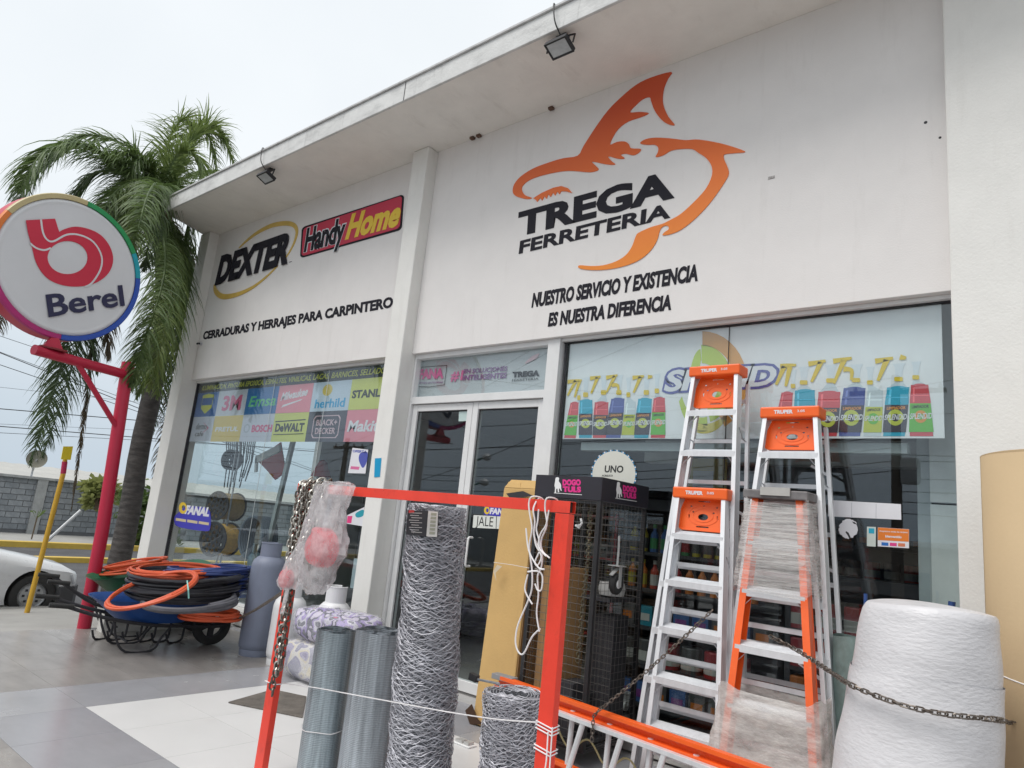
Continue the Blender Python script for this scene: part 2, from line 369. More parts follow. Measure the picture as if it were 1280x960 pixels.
slab(-10.56, -.88, 6.2, 0.1, ZT, ZT + .14, 'canopy_slab', soffitm, -10.93); slab(-10.93, .101, 6.2, 9.2, ZT + .003, ZT + .14, 'roof_slab', soffitm, -10.93)
wb((-10.58, -.91, ZT - .012), (6.2, -.881, ZT + .20), 'fascia', fasciam, .005)
B().hexa([(-10.58, -.88, ZT - .012), (-10.562, -.88, ZT - .012), (-10.932, .1, ZT - .012), (-10.96, .1, ZT - .012), (-10.58, -.88, ZT + .2), (-10.562, -.88, ZT + .2), (-10.932, .1, ZT + .2), (-10.96, .1, ZT + .2)]).build('fascia', fasciam, bd)
wb((-10.60, -.93, ZT + .201), (6.2, -.6, ZT + .225), 'drip_edge', M('flashing', (.5, .5, .5), .6, var=.2, scale=8), .003)
# crack between canopy slabs
wb((-5.185, -.9135, ZT - .01), (-5.178, -.909, ZT + .2), 'joint', blackm, 0)
# room: floor, ceiling, walls
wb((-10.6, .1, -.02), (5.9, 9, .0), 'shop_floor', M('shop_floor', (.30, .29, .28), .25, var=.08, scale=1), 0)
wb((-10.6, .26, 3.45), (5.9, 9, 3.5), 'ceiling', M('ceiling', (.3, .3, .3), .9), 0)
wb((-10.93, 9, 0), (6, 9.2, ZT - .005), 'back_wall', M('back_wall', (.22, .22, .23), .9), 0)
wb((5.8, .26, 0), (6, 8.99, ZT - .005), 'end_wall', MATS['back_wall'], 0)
wb((-10.93, .26, 2.9), (-10.73, 8.99, ZT - .005), 'side_wall', columnm, .004); wb((-10.93, 2.6, -.3), (-10.73, 8.99, 2.899), 'side_wall', columnm, .004)
wb((-10.93, .26, -.3), (-10.73, 2.59, .3), 'side_wall', columnm, .004)
wb((-10.85, .26, .3), (-10.84, 2.59, 2.9), 'side_window', glass, 0)
iw = M('inner_white', (.6, .64, .63), .7); xa_, xb_ = PY(.42)(1163, 650).x, -.45
wb((xa_, .42, 0), (xb_, .5, 1.90), 'inner_panel', iw, .003); wb((xa_, .42, 1.915), (xb_, .5, 3.3), 'inner_panel', iw, .003); wb((xa_, .47, 1.901), (xb_, .5, 1.914), 'inner_joint', blackm, 0)
wb((PY(.5)(1147, 650).x, .5, 0), (xa_, .56, 3.3), 'inner_post', M('inner_grey', (.38, .43, .44), .6), .003)
wb((-3.45, .2, 2.20), (PY(.5)(1147, 650).x, .3, 2.27), 'inner_rail', MATS['inner_grey'], .003)
# window glazing: frames and panes
def frame_bar(a, b_, par, m=alum_w, name='frame'): return B().box(a, b_).build(name, m, par, bevel=.003)
w1 = B().box((-10.62, .118, .17), (-5.925, .126, 3.198)).build('display_window', glass, bd)
frame_bar((-10.62, .08, 3.165), (-5.923, .16, 3.199), w1); frame_bar((-10.62, .09, .171), (-5.923, .16, .205), w1)
for x in (-8.42, -7.22):
    frame_bar((x - .004, .112, .206), (x + .004, .117, 3.16), w1, M('silicone', (.55, .6, .6), .4), 'pane_joint')
frame_bar((-10.62, .1, .206), (-10.60, .15, 3.164), w1, blackm)
w2 = B().box((-3.655, .118, .12), (-.615, .126, 3.198)).build('display_window', glass, bd)
frame_bar((-3.655, .06, 3.172), (-.613, .16, 3.199), w2); frame_bar((-3.655, .1, 3.163), (-.613, .155, 3.1715), w2, blackm, 'gasket')
frame_bar((-3.655, .09, .121), (-.613, .16, .15), w2)
frame_bar((-2.106, .112, .15), (-2.099, .117, 3.16), w2, blackm, 'pane_joint')
frame_bar((-3.792, .04, .0), (-3.656, .18, 3.199), bd, name='mullion')
frame_bar((-3.64, .1, .15), (-3.62, .117, 3.16), w2, blackm, 'gasket')
# door set
frame_bar((-5.598, .05, 0), (-5.565, .17, 3.199), bd, name='door_jamb')
frame_bar((-5.564, .05, 3.15), (-3.793, .17, 3.199), bd, name='transom_bar'); frame_bar((-5.564, .05, 2.655), (-3.793, .17, 2.73), bd, name='transom_bar')
B().box((-5.564, .112, 2.73), (-3.793, .12, 3.15)).build('transom_pane', glass, bd)
for (x0, x1, hx) in ((-5.56, -4.69, -4.74), (-4.685, -3.80, -4.50)):
    dr = B().box((x0 + .07, .108, .1), (x1 - .07, .116, 2.58)).build('glass_door', glass, bd)
    for a, c in (((x0, .08, 0.01), (x0 + .07, .15, 2.65)), ((x1 - .07, .08, 0.01), (x1, .15, 2.65)), ((x0 + .071, .082, 2.58), (x1 - .071, .148, 2.65)), ((x0 + .071, .082, .01), (x1 - .071, .148, .10))):
        frame_bar(a, c, dr, name='door_frame')
    for a, c in (((x0 + .071, .1, .101), (x0 + .081, .107, 2.579)), ((x1 - .081, .1, .101), (x1 - .071, .107, 2.579)), ((x0 + .082, .1, 2.569), (x1 - .082, .107, 2.579))):
        frame_bar(a, c, dr, blackm, name='gasket')
    zc = 1.22
    B().tube([(hx, .075, zc - .13), (hx, .03, zc - .13), (hx + .008, .01, zc - .12), (hx + .01, .005, zc - .1), (hx + .01, .005, zc + .1), (hx + .008, .01, zc + .12), (hx, .03, zc + .13), (hx, .075, zc + .13)], .011, 8).build('handle', white, dr, smooth=True)
# wall marks and small fittings
for (x, y, r_) in ((1157, 153, .011), (1175, 172, .009)):
    p = PY(-.001)(x, y); B().lathe([(r_, 0), (r_ * .6, .004)], p, 10, 'y').build('bolt_hole', blackm, bd)
p = PY(-.001)(965, 222); B().box((p.x - .03, -.003, p.z - .01), (p.x + .02, -.001, p.z + .012)).build('paint_chip', M('chip', (.35, .33, .32), .9, var=.5, scale=60), bd)
f = PY(-.151)
o = flat('painters_tape', [(469, 573), (477, 572.5), (475, 596), (468, 596.5)], f, pc('tape', (.0, .30, .55))); tag(o, 'strip of bright blue tape stuck on the middle pilaster', 'tape')
for x, y in ((592, 171), (600, 168), (690, 138)):
    p = PY(-.02)(x, y); B().box((p.x - .03, -.05, ZT - .025), (p.x + .02, -.01, ZT - .002)).build('soffit_anchor', M('rust', (.12, .07, .05), .9, var=.4), bd)
# small camera and hook at the left column
for px, py, nm, lb in ((252, 430, 'security_camera', 'tiny dark camera under the first letter of the left wall lettering'), (252, 388, 'wall_hook', 'small bent metal hook on the wall left of the yellow ring logo')):
    p = PY(-.0)(px, py); t = thing(nm, lb, nm.replace('_', ' '), p)
    B().box((p.x - .02, -.03, p.z - .02), (p.x + .02, 0, p.z + .02)).build('bracket', steel, t)
    B().tube([(p.x, -.03, p.z), (p.x + .02, -.07, p.z - .01), (p.x + .07, -.1, p.z - .03)], .014 if 'camera' in nm else .006, 8).build('body' if 'camera' in nm else 'rod', blackm, t)
# floodlights under the canopy edge
def floodlight(x, label):
    p = V((x, -.80, ZT)); t = thing('floodlight', label, 'floodlight', p, 'floodlights under the canopy edge')
    K = Matrix.Translation(p + V((0, -.03, -.12))) @ Matrix.Rotation(math.radians(-22), 4, 'X') @ Matrix.Scale(.86, 4)
    b = B(); b.M = K; b.box((-.13, -.09, -.02), (.13, .09, .025)); h = b.build('housing', blackm, t, bevel=.008)
    b = B(); b.M = K
    for a, c in (((-.13, -.09, -.03), (.13, -.072, -.0205)), ((-.13, .072, -.03), (.13, .09, -.0205)), ((-.13, -.071, -.03), (-.112, .071, -.0205)), ((.112, -.071, -.03), (.13, .071, -.0205))): b.box(a, c)
    b.build('bezel', black, t)
    b = B(); b.M = K; b.box((-.11, -.07, -.0245), (.11, .07, -.021)); b.build('lens', M('flood_lens', (.45, .47, .48), .15, var=.2, scale=10), t)
    b = B(); b.M = K
    for i in range(7): b.box((-.1 + i * .03, -.07, .0255), (-.092 + i * .03, .07, .04))
    b.build('cooling_fins', blackm, t)
    b = B()
    for s in (-1, 1): b.tube([p + V((s * .135, -.03, -.13)), p + V((s * .135, -.01, -.04)), p + V((s * .04, 0, -.012))], .008, 6)
    b.box(p + V((-.05, -.03, -.016)), p + V((.05, .03, 0))); b.build('bracket', black, t)
    c = [p + V((.02, .0, -.1)), p + V((.03, -.06, -.06)), p + V((.02, -.14, .02)), p + V((0, -.15, .12)), p + V((-.02, -.14, .23)), p + V((-.03, -.1, .235))]
    B().tube(smooth(c, 4, False), .006, 6).build('cable', black, t)
t = thing('drain_pipe', 'short white drain pipe stub on the left canopy corner', 'pipe', (-10.6, -.95, ZT + .1)); B().tube([(-10.5, -.9, ZT + .13), (-10.62, -1.02, ZT + .11)], .045, 12).build('pipe', white, t, smooth=True)
floodlight(-3.28, 'square black floodlight on the canopy edge above the shark logo')
floodlight(-7.83, 'square black floodlight on the canopy edge above the left logos')
# ============================================================ WALL SIGNS
def orange_grad():
    m_ = M('shark_orange', (.8, .2, .03), .5, var=.03); t_ = m_.node_tree; p_ = t_.nodes['Principled BSDF']
    for l in list(p_.inputs['Base Color'].links): t_.links.remove(l)
    co = t_.nodes.new('ShaderNodeTexCoord'); sp = t_.nodes.new('ShaderNodeSeparateXYZ'); mr = t_.nodes.new('ShaderNodeMapRange'); r = t_.nodes.new('ShaderNodeValToRGB')
    mr.inputs['From Min'].default_value = 0; mr.inputs['From Max'].default_value = 1.6
    r.color_ramp.elements[0].color = (.80, .24, .02, 1); r.color_ramp.elements[1].color = (.58, .075, .02, 1)
    e = r.color_ramp.elements.new(.5); e.color = (.80, .16, .02, 1)
    t_.links.new(co.outputs['Object'], sp.inputs[0]); t_.links.new(sp.outputs['Z'], mr.inputs['Value']); t_.links.new(mr.outputs[0], r.inputs[0]); t_.links.new(r.outputs[0], p_.inputs['Base Color'])
    return m_
sharkm = orange_grad()
W0 = PY(0.)
SZ = zoomed(W0, 3.2, 620, 60)
sh1 = [(68,572),(75,545),(100,515),(150,483),(210,460),(270,442),(328,432),(352,392),(400,318),(450,250),(500,200),(560,150),(620,120),(702,97),(690,122),(674,160),(668,200),(672,235),(690,275),(716,309),(688,305),(660,285),(635,250),(622,215),(615,198),(588,206),(560,230),(537,258),(575,257),(612,262),(580,278),(530,295),(490,325),(465,365),(458,388),(485,377),(515,375),(532,385),(542,402),(580,405),(572,420),(550,430),(522,424),(500,428),(516,442),(490,444),(450,434),(462,452),(478,467),(440,466),(386,455),(398,470),(412,487),(385,497),(350,496),(290,492),(230,500),(170,515),(130,532),(108,552),(105,570),(118,590),(145,600),(128,605),(100,600),(76,590)]
sh2 = [(577,382),(600,366),(640,360),(700,363),(760,370),(800,367),(850,373),(920,388),(998,415),(960,421),(920,425),(911,432),(915,450),(928,480),(932,503),(920,530),(880,590),(840,640),(790,690),(740,728),(700,745),(668,750),(675,738),(692,726),(690,714),(680,711),(665,718),(655,735),(645,770),(620,810),(580,845),(530,868),(470,883),(410,889),(360,887),(332,880),(336,870),(380,873),(430,870),(480,855),(520,830),(545,795),(560,755),(572,740),(620,718),(665,705),(700,688),(740,665),(790,620),(840,565),(865,510),(862,470),(840,440),(810,420),(785,405),(740,405),(700,412),(670,430),(640,437),(648,420),(650,400),(635,388),(605,388)]
sh3 = [(150,602),(185,580),(230,560),(262,553),(290,562),(306,581),(280,574),(262,574),(255,586),(246,575),(238,591),(229,580),(220,597),(211,586),(203,604),(195,594),(186,611),(178,601),(166,616),(160,608)]
zb = SZ(470, 889).z
t = thing('shark_logo_sign', 'orange shark outline logo with bold black store name on the upper wall', 'logo', SZ(470, 889))
for s_, k in ((sh1, 3), (sh2, 3)): flat('shark_outline', smooth(s_, k), SZ, sharkm, t, .001, .006)
flat('shark_teeth', sh3, SZ, sharkm, t, .001, .006)
text('store_name', 'TREGA', W0, (646.6, 296.3), (843.4, 247.4), (648.6, 265.6), letterb, t, .045, .001, .004)
text('store_type', 'FERRETERIA', W0, (648.6, 317.6), (838, 272.2), (650.6, 301.3), letterb, t, .032, .001, .004)
t = thing('wall_slogan', 'two lines of narrow black slanted slogan lettering under the shark logo', 'lettering', W0(760, 400))
text('slogan_line', 'NUESTRO SERVICIO Y EXISTENCIA', W0, (664.4, 384.7), (872.3, 351.2), (667, 366.5), letterb, t, .045, .001, .003)
text('slogan_line', 'ES NUESTRA DIFERENCIA', W0, (684.9, 408.5), (839, 387.4), (687.3, 391.2), letterb, t, .045, .001, .003)
t = thing('wall_lettering', 'single line of black capitals below the yellow ring logo', 'lettering', W0(370, 405))
text('lettering_line', 'CERRADURAS Y HERRAJES PARA CARPINTERO', W0, (253.5, 424.8), (491, 384.2), (255, 414.6), letterb, t, .045, .001, .003)
DZ = zoomed(W0, 3.428, 200, 200)
t = thing('ring_logo_sign', 'black slanted brand name inside a thin golden ellipse', 'logo', DZ(400, 590))
gold = M('gold_letter', (.62, .42, .09), .4, var=.1)
up_ = smooth([(340,378),(380,340),(430,305),(485,280),(540,272),(575,280),(588,305),(580,345),(562,385),(540,420)], 4, False)
lo_ = smooth([(234,535),(240,562),(262,583),(295,585),(345,572),(400,545),(455,503),(505,455)], 4, False)
wu = [.012 + .055 * math.sin(math.pi * min(1, i / (len(up_) - 1)) ** .8) for i in range(len(up_))]
wl = [.02 + .075 * math.sin(math.pi * (i / (len(lo_) - 1)) ** .6) * (1 - i / len(lo_)) ** .4 for i in range(len(lo_))]
strip('ring_arc', up_, wu, DZ, gold, t, .001, .01); strip('ring_arc', lo_, wl, DZ, gold, t, .001, .01)
text('brand_name', 'DEXTER', DZ, (238, 540), (548, 446), (268, 412), letterb, t, .05, .012, .008)
text('trademark_dot', '.', DZ, (553, 440), (566, 436), (554, 425), letterb, t, 0, .001, .003)
t = thing('red_plate_sign', 'red rounded plate with slanted black and yellow brand lettering', 'logo', DZ(830, 400))
def rrect(q, r=.06, asp=3., k=5):
    f_ = bil(q); pts = []
    for (cu_, cv, a0) in ((r, r * asp, 180), (1 - r, r * asp, 270), (1 - r, 1 - r * asp, 0), (r, 1 - r * asp, 90)):
        for i in range(k + 1):
            a = math.radians(a0 + 90 * i / k); pts.append(f_(cu_ + r * math.cos(a), cv + r * asp * math.sin(a)))
    return pts
flat('border', rrect([(610, 289), (1047, 147), (1036, 299), (602, 421)], .035, 3), DZ, letterb, t, .001, .008)
flat('plate', rrect([(618, 294), (1041, 154), (1030, 293), (609, 414)], .035, 3), DZ, pc('red', (.52, .02, .06)), t, .009, .003)
text('brand_outline', 'Handy', DZ, (618, 400), (793, 352), (634, 292), print_w, t, .075, .012, .003)
text('brand_name', 'Handy', DZ, (620, 398), (790, 352), (636, 294), letterb, t, .035, .015, .003)
text('brand_name', 'Home', DZ, (796, 345), (1021, 286), (828, 232), pc('yellow', (.75, .52, .04)), t, .045, .012, .004)
# ============================================================ WINDOW FILMS (behind the panes)
WG = PY(.14)
def film(name, label, cat, loc): return thing(name, label, cat, loc)
# --- brand grid in the left window
t = film('brand_banner', 'printed window banner of coloured brand squares under a black strip in the left window', 'banner', (-8.4, .14, 2.26))
gx = [-10.595, -9.94, -9.13, -8.33, -7.55, -6.77, -5.93]; z0, z1, z2, z3 = 2.262, 2.64, 3.015, 3.162
def prect(name, x0, x1, za, zb_, m, par, y=.14, d=.002): return B().box((x0, y - d, za), (x1, y, zb_)).build(name, m, par)
cb = dict(blue=(.03,.12,.38), grey=(.55,.56,.62), navy=(.02,.14,.38), pink=(.72,.26,.32), pale=(.52,.60,.70), lime=(.58,.60,.16), gold=(.66,.48,.10), dark=(.075,.072,.10), lil=(.55,.56,.64))
prect('heading_strip', gx[0], gx[6], z2, z3, pc('strip', (.028, .03, .038)), t)
row1 = ['blue', 'grey', 'navy', 'pink', 'pale', 'lime']; row2 = ['lil', 'gold', 'lil', 'lime', 'dark', 'pink']
sq = {}
for i in range(6):
    sq[0, i] = prect('brand_square', gx[i] + .001, gx[i + 1] - .001, z1 + .001, z2 - .001, pc(row1[i], cb[row1[i]]), t)
    sq[1, i] = prect('brand_square', gx[i] + .001, gx[i + 1] - .001, z0, z1 - .001, pc(row2[i], cb[row2[i]]), t)
def gt(s, i, r, u0, u1, v0, v1, col, bold=.03, sh=0., par=None, lift=0.):
    xa = gx[i] + (gx[i + 1] - gx[i]) * u0; xb = gx[i] + (gx[i + 1] - gx[i]) * u1; h0 = (z1 if r == 0 else z0) + .37 * v0; hh = .37 * (v1 - v0)
    fn = lambda a, b_: V((xa + (xb - xa) * a + sh * hh * b_, .138, h0 + hh * b_ + lift * a)); fn.n = V((0, -1, 0))
    vs, fs = textmesh(s, bold); return extr(vs, fs, fn, .0002, .002).build('brand_name', pc(*col) if isinstance(col, tuple) else col, par or sq[r, i])
def gpoly(pts, i, r, m, off=.0002):
    xa = gx[i]; ww = gx[i + 1] - gx[i]; h0 = z1 if r == 0 else z0
    fn = lambda a, b_: V((xa + ww * a, .138, h0 + .37 * b_)); fn.n = V((0, -1, 0))
    return flat('emblem', pts, fn, m, sq[r, i], off, .001)
Yl = pc('lemon', (.62, .62, .08)); Dk = pc('ink', (.03, .03, .03)); Wt = pc('wht', (.72, .72, .76)); Pk = pc('pinkred', (.62, .10, .22))
hd = 'ILUMINACION, PINTURA EPOXICA, ESMALTES, VINILICAS, LACAS, BARNICES, SELLADORES'
fn = lambda a, b_: V((-10.5 + 4.50 * a + .02 * b_, .138, 3.055 + .07 * b_)); fn.n = V((0, -1, 0))
vs, fs = textmesh(hd, .012); extr(vs, fs, fn, .0002, .002).build('heading_text', Yl, t)
gpoly([(.25,.9),(.5,.96),(.78,.9),(.76,.35),(.5,.12),(.27,.35)], 0, 0, Yl)
gpoly([(.27,.78),(.76,.78),(.75,.48),(.28,.48)], 0, 0, pc('blue', cb['blue']), .0015); gt('WD-40', 0, 0, .3, .73, .54, .72, Yl, .05)
gt('3M', 1, 0, .2, .85, .2, .8, Pk, .035); gt('Emsa', 2, 0, .1, .95, .3, .7, ('leaf', (.12, .5, .22)), .02, .3)
gt('Milwaukee', 3, 0, .1, .85, .45, .75, Wt, .03, .3, lift=.05); gpoly([(.15,.2),(.7,.42),(.75,.48),(.2,.3)], 3, 0, Wt)
gt('herhild', 4, 0, .12, .9, .12, .42, ('sky', (.05, .35, .62)), .02)
gpoly(circ(.4, .72, .13, .2, 16), 4, 0, pc('honey', (.62, .48, .12)))
gt('STANLEY', 5, 0, .05, .90, .38, .64, Dk, .04)
gt('dermo', 0, 1, .2, .7, .5, .75, Dk, 0, .2); gt('cafe', 0, 1, .22, .6, .22, .42, Dk, 0, .2); gpoly([(.5,.3),(.82,.55),(.5,.8),(.76,.55)], 0, 1, Pk)
gt('PRETUL', 1, 1, .1, .9, .4, .58, Wt, .03, .2)
gt('BOSCH', 2, 1, .35, .98, .35, .62, Pk, .04); gpoly([circ(.18, .5, .1, .17, 18), circ(.18, .5, .07, .12, 18)], 2, 1, pc('mgrey', (.4, .42, .48)))
gt('DeWALT', 3, 1, .08, .92, .35, .65, Dk, .045); gpoly([(.05,.7),(.93,.74),(.93,.78),(.05,.74)], 3, 1, Dk); gpoly([(.05,.24),(.93,.26),(.93,.29),(.05,.27)], 3, 1, Dk)
rr = lambda a, b_, c, d: [(a + .05, b_), (c - .05, b_), (c, b_ + .1), (c, d - .1), (c - .05, d), (a + .05, d), (a, d - .1), (a, b_ + .1)]
PkL = pc('pale_pink', (.62, .45, .5)); gpoly([rr(.15, .12, .85, .88), rr(.17, .15, .83, .85)], 4, 1, PkL); gt('BLACK+', 4, 1, .24, .78, .54, .74, PkL, .02); gt('DECKER', 4, 1, .24, .76, .26, .46, PkL, .02)
gt('Makita', 5, 1, .05, .84, .32, .68, Wt, .03, .2)
# --- FANA transom
TZ = zoomed(PY(.13), 6.737, 510, 430)
t = film('transom_sign', 'pale grey printed panel in the transom above the doors', 'sign', (-4.68, .13, 2.73))
prect('panel', -5.563, -3.794, 2.731, 3.149, pc('panel', (.50, .51, .53)), t, .135)
mg = pc('magenta', (.68, .16, .34)); pu = pc('purple', (.26, .13, .30))
def outl(pts, w_): return [strip('frame_line', [pts[i], pts[(i + 1) % len(pts)]], w_, TZ, Dk, t, .004, .001) for i in range(len(pts))]
outl([(90, 198), (330, 180), (308, 345), (180, 362), (70, 360)], .006)
text('brand_name', 'FANA', TZ, (90, 298), (300, 290), (97, 213), mg, t, .06, .004, .001)
text('small_print', 'herrajes que funcionan', TZ, (92, 335), (295, 328), (93, 318), pu, t, 0, .004, .001)
text('slogan', '#1', TZ, (358, 310), (458, 305), (372, 228), mg, t, .03, .004, .001)
text('slogan', 'EN SOLUCIONES', TZ, (470, 250), (836, 226), (476, 213), pu, t, .025, .004, .001)
text('slogan', 'INTELIGENTES', TZ, (464, 308), (830, 286), (471, 264), pu, t, .03, .004, .001)
text('store_name', 'TREGA', TZ, (880, 284), (1108, 270), (884, 236), letterb, t, .06, .004, .001)
text('store_type', 'FERRETERIA', TZ, (877, 317), (1100, 302), (879, 298), Dk, t, 0, .004, .001)
flat('fin_mark', smooth([(985,165),(1040,110),(1105,80),(1085,120),(1030,150)], 4), TZ, pc('faint_pink', (.62, .42, .46)), t, .004, .001)
# --- bottle banner in the right window
t = film('bottle_banner', 'wide pale printed banner of spray bottles across the top of the right window', 'banner', (-2.1, .14, 2.285))
BNx = (-3.61, -.70)
bann = prect('banner_sheet', BNx[0], -2.107, 2.29, 3.163, pc('banner', (.76, .77, .79)), t); prect('banner_sheet', -2.105, BNx[1], 2.29, 3.163, pc('banner', (.76, .77, .79)), t)
WB = PY(.137)
ZL = zoomed(WB, 5.333, 690, 380); ZR = zoomed(WB, 5.818, 960, 440)
cR, cC, cG, cN, cY, cK, cW = [pc(n_, c_) for n_, c_ in (('capred', (.60, .07, .09)), ('cyan', (.02, .36, .52)), ('lbgreen', (.12, .45, .05)), ('capnavy', (.07, .10, .33)), ('ygreen', (.48, .52, .04)), ('lbdark', (.045, .04, .06)), ('capwhite', (.55, .62, .66)))]
cO = pc('nozzle', (.70, .50, .02)); cLY = pc('ringlime', (.50, .55, .08)); cOr = pc('ringorange', (.7, .28, .05))
def pbottle(q, top, lab, bot, Z, cap):
    f_ = bil(q); par = []
    def rect(u0, v0, u1, v1, m_, off, nm='label'):
        n_ = 6; pts = [f_(u0 + (u1 - u0) * i / n_, v0) for i in range(n_ + 1)] + [f_(u1 - (u1 - u0) * i / n_, v1) for i in range(n_ + 1)]
        return flat(nm, pts, Z, m_, par[0] if par else t, off, .0006)
    par.append(rect(.03, 0, .97, 1, bot, .0004, 'printed_bottle'))
    par[0].data.materials[0] = top if False else bot
    flat('bottle_top', smooth([f_(.03, .42), f_(.03, .12), f_(.10, .03), f_(.3, -.02), f_(.7, -.02), f_(.90, .03), f_(.97, .12), f_(.97, .42), f_(.5, .43)], 3), Z, top, par[0], .0012, .0006)
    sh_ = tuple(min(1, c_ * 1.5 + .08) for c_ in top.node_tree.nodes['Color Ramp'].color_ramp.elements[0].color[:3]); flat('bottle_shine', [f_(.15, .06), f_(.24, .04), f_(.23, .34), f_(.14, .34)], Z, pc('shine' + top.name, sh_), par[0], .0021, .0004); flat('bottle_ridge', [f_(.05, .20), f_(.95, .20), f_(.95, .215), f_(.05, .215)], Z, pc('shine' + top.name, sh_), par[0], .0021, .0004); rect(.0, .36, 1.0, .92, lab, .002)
    x0, y0 = f_(.5, 0); w_ = abs(q[1][0] - q[0][0])
    flat('bottle_shoulder', [(x0 - w_ * .42, y0 + 3), (x0 + w_ * .42, y0 + 3), (cap[0] + w_ * .15, cap[1] + 22), (cap[0] - w_ * .15, cap[1] + 22)], Z, cW, par[0], .0003, .0006)
    cx, cy = f_(.5, .62); ring = cOr if lab is cG else cLY
    flat('ring', [circ(cx, cy, w_ * .34, w_ * .34, 20), circ(cx, cy, w_ * .17, w_ * .17, 14)], Z, ring if lab is not cY else cG, par[0], .0028, .0005)
    a = f_(.02, .67); c = f_(.98, .66); e = f_(.05, .56)
    text('bottle_name', 'SPLENDID', Z, a, c, e, Wt, par[0], .025, .0036, .0005)
    a = f_(.1, .46); c = f_(.9, .45); e = f_(.1, .40)
    text('label_text', 'LIMPIADOR', Z, a, c, e, Dk if lab in (cG, cY) else cOr, par[0], .03, .0028, .0005)
    flat('nozzle_collar', rrect([(cap[0] - w_ * .18, cap[1] - 16), (cap[0] + w_ * .18, cap[1] - 16), (cap[0] + w_ * .18, cap[1] + 16), (cap[0] - w_ * .18, cap[1] + 16)], .2, 1, 3), Z, cO, par[0], .0036, .0006)
    flat('spray_head', [(cap[0] - w_ * .12, cap[1] - 16), (cap[0] + w_ * .13, cap[1] - 16), (cap[0] + w_ * .2, cap[1] - 85), (cap[0] + w_ * .3, cap[1] - 118), (cap[0] - w_ * .25, cap[1] - 112), (cap[0] - w_ * .16, cap[1] - 85)], Z, pc('clearhead', (.66, .71, .76)), par[0], .0004, .0006)
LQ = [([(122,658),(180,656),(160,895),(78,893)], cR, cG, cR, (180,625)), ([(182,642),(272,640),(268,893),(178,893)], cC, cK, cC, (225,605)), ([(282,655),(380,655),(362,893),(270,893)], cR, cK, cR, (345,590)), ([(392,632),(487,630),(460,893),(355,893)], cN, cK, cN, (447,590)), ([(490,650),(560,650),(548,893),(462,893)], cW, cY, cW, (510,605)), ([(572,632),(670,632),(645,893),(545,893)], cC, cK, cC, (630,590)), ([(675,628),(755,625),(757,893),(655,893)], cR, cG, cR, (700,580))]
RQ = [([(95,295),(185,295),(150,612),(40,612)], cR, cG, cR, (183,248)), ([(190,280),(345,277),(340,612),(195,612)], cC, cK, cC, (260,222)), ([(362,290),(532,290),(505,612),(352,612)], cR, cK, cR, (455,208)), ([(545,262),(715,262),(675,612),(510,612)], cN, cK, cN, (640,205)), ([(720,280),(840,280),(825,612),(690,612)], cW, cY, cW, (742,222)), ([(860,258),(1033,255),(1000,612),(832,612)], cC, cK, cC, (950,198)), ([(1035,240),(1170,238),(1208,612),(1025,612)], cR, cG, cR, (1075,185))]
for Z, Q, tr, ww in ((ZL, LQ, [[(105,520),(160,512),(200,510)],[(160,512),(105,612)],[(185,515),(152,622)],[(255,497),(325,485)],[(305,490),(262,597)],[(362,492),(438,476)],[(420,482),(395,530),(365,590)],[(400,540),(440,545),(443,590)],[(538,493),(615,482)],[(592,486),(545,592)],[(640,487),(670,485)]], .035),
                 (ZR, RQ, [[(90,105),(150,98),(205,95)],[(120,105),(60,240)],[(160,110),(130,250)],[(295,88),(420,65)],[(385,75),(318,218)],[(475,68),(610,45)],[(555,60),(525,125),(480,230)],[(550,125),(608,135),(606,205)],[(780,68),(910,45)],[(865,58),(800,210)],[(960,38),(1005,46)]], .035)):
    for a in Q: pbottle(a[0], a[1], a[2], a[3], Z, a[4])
    for s_ in tr:
        q_ = smooth(s_, 4, False); strip('trigger', q_, [ww * (1.1 - .7 * i / len(q_)) for i in range(len(q_))], Z, cO, t, .004, .0006)
# swirl and name
def arc_pts(cx, cy, rx, ry, a0, a1, n=16): return [(cx + rx * math.cos(math.radians(a0 + (a1 - a0) * i / n)), cy - ry * math.sin(math.radians(a0 + (a1 - a0) * i / n))) for i in range(n + 1)]
def crescent(c, r0, r1, a0, a1, m_, nm='swirl', off=.0004): return flat(nm, arc_pts(c[0], c[1], r0[0], r0[1], a0, a1) + arc_pts(c[0], c[1], r1[0], r1[1], a1, a0), WB, m_, t, off, .0006)
crescent((878, 478), (56, 64), (40, 46), 90, -60, pc('swirl_orange', (.66, .34, .10)))
crescent((878, 480), (38, 49), (20, 26), 92, -75, pc('swirl_lime', (.47, .60, .10)))
crescent((877, 480), (15, 44), (3, 30), 95, 200, pc('swirl_lime', (.47, .60, .10))); crescent((877, 482), (30, 58), (26, 40), 200, 285, pc('swirl_lime', (.47, .60, .10)))
crescent((880, 492), (36, 50), (36, 38), 255, 325, pc('swirl_yellow', (.62, .55, .12)))
nav = pc('name_blue', (.09, .10, .34))
for s_, bl, br, tl in (('S', (829, 490), (851, 488.6), (836, 463.5)), ('P', (851, 488.5), (877, 487), (859, 462.5)), ('LEND', (876, 487), (917, 484.5), (881, 461.5)), ('I', (917, 484.5), (931, 483.8), (926, 458.6)), ('D', (934, 483.8), (967, 482), (941.5, 458))):
    text('name_outline', s_, WB, (bl[0] - 3, bl[1] + 3), (br[0] + 4, br[1] + 3), (tl[0] - 3, tl[1] - 3), nav, t, .12 if len(s_) == 1 else .06, .002, .0006)
    text('name_letter', s_, WB, bl, br, tl, Wt, t, .03, .003, .0006)
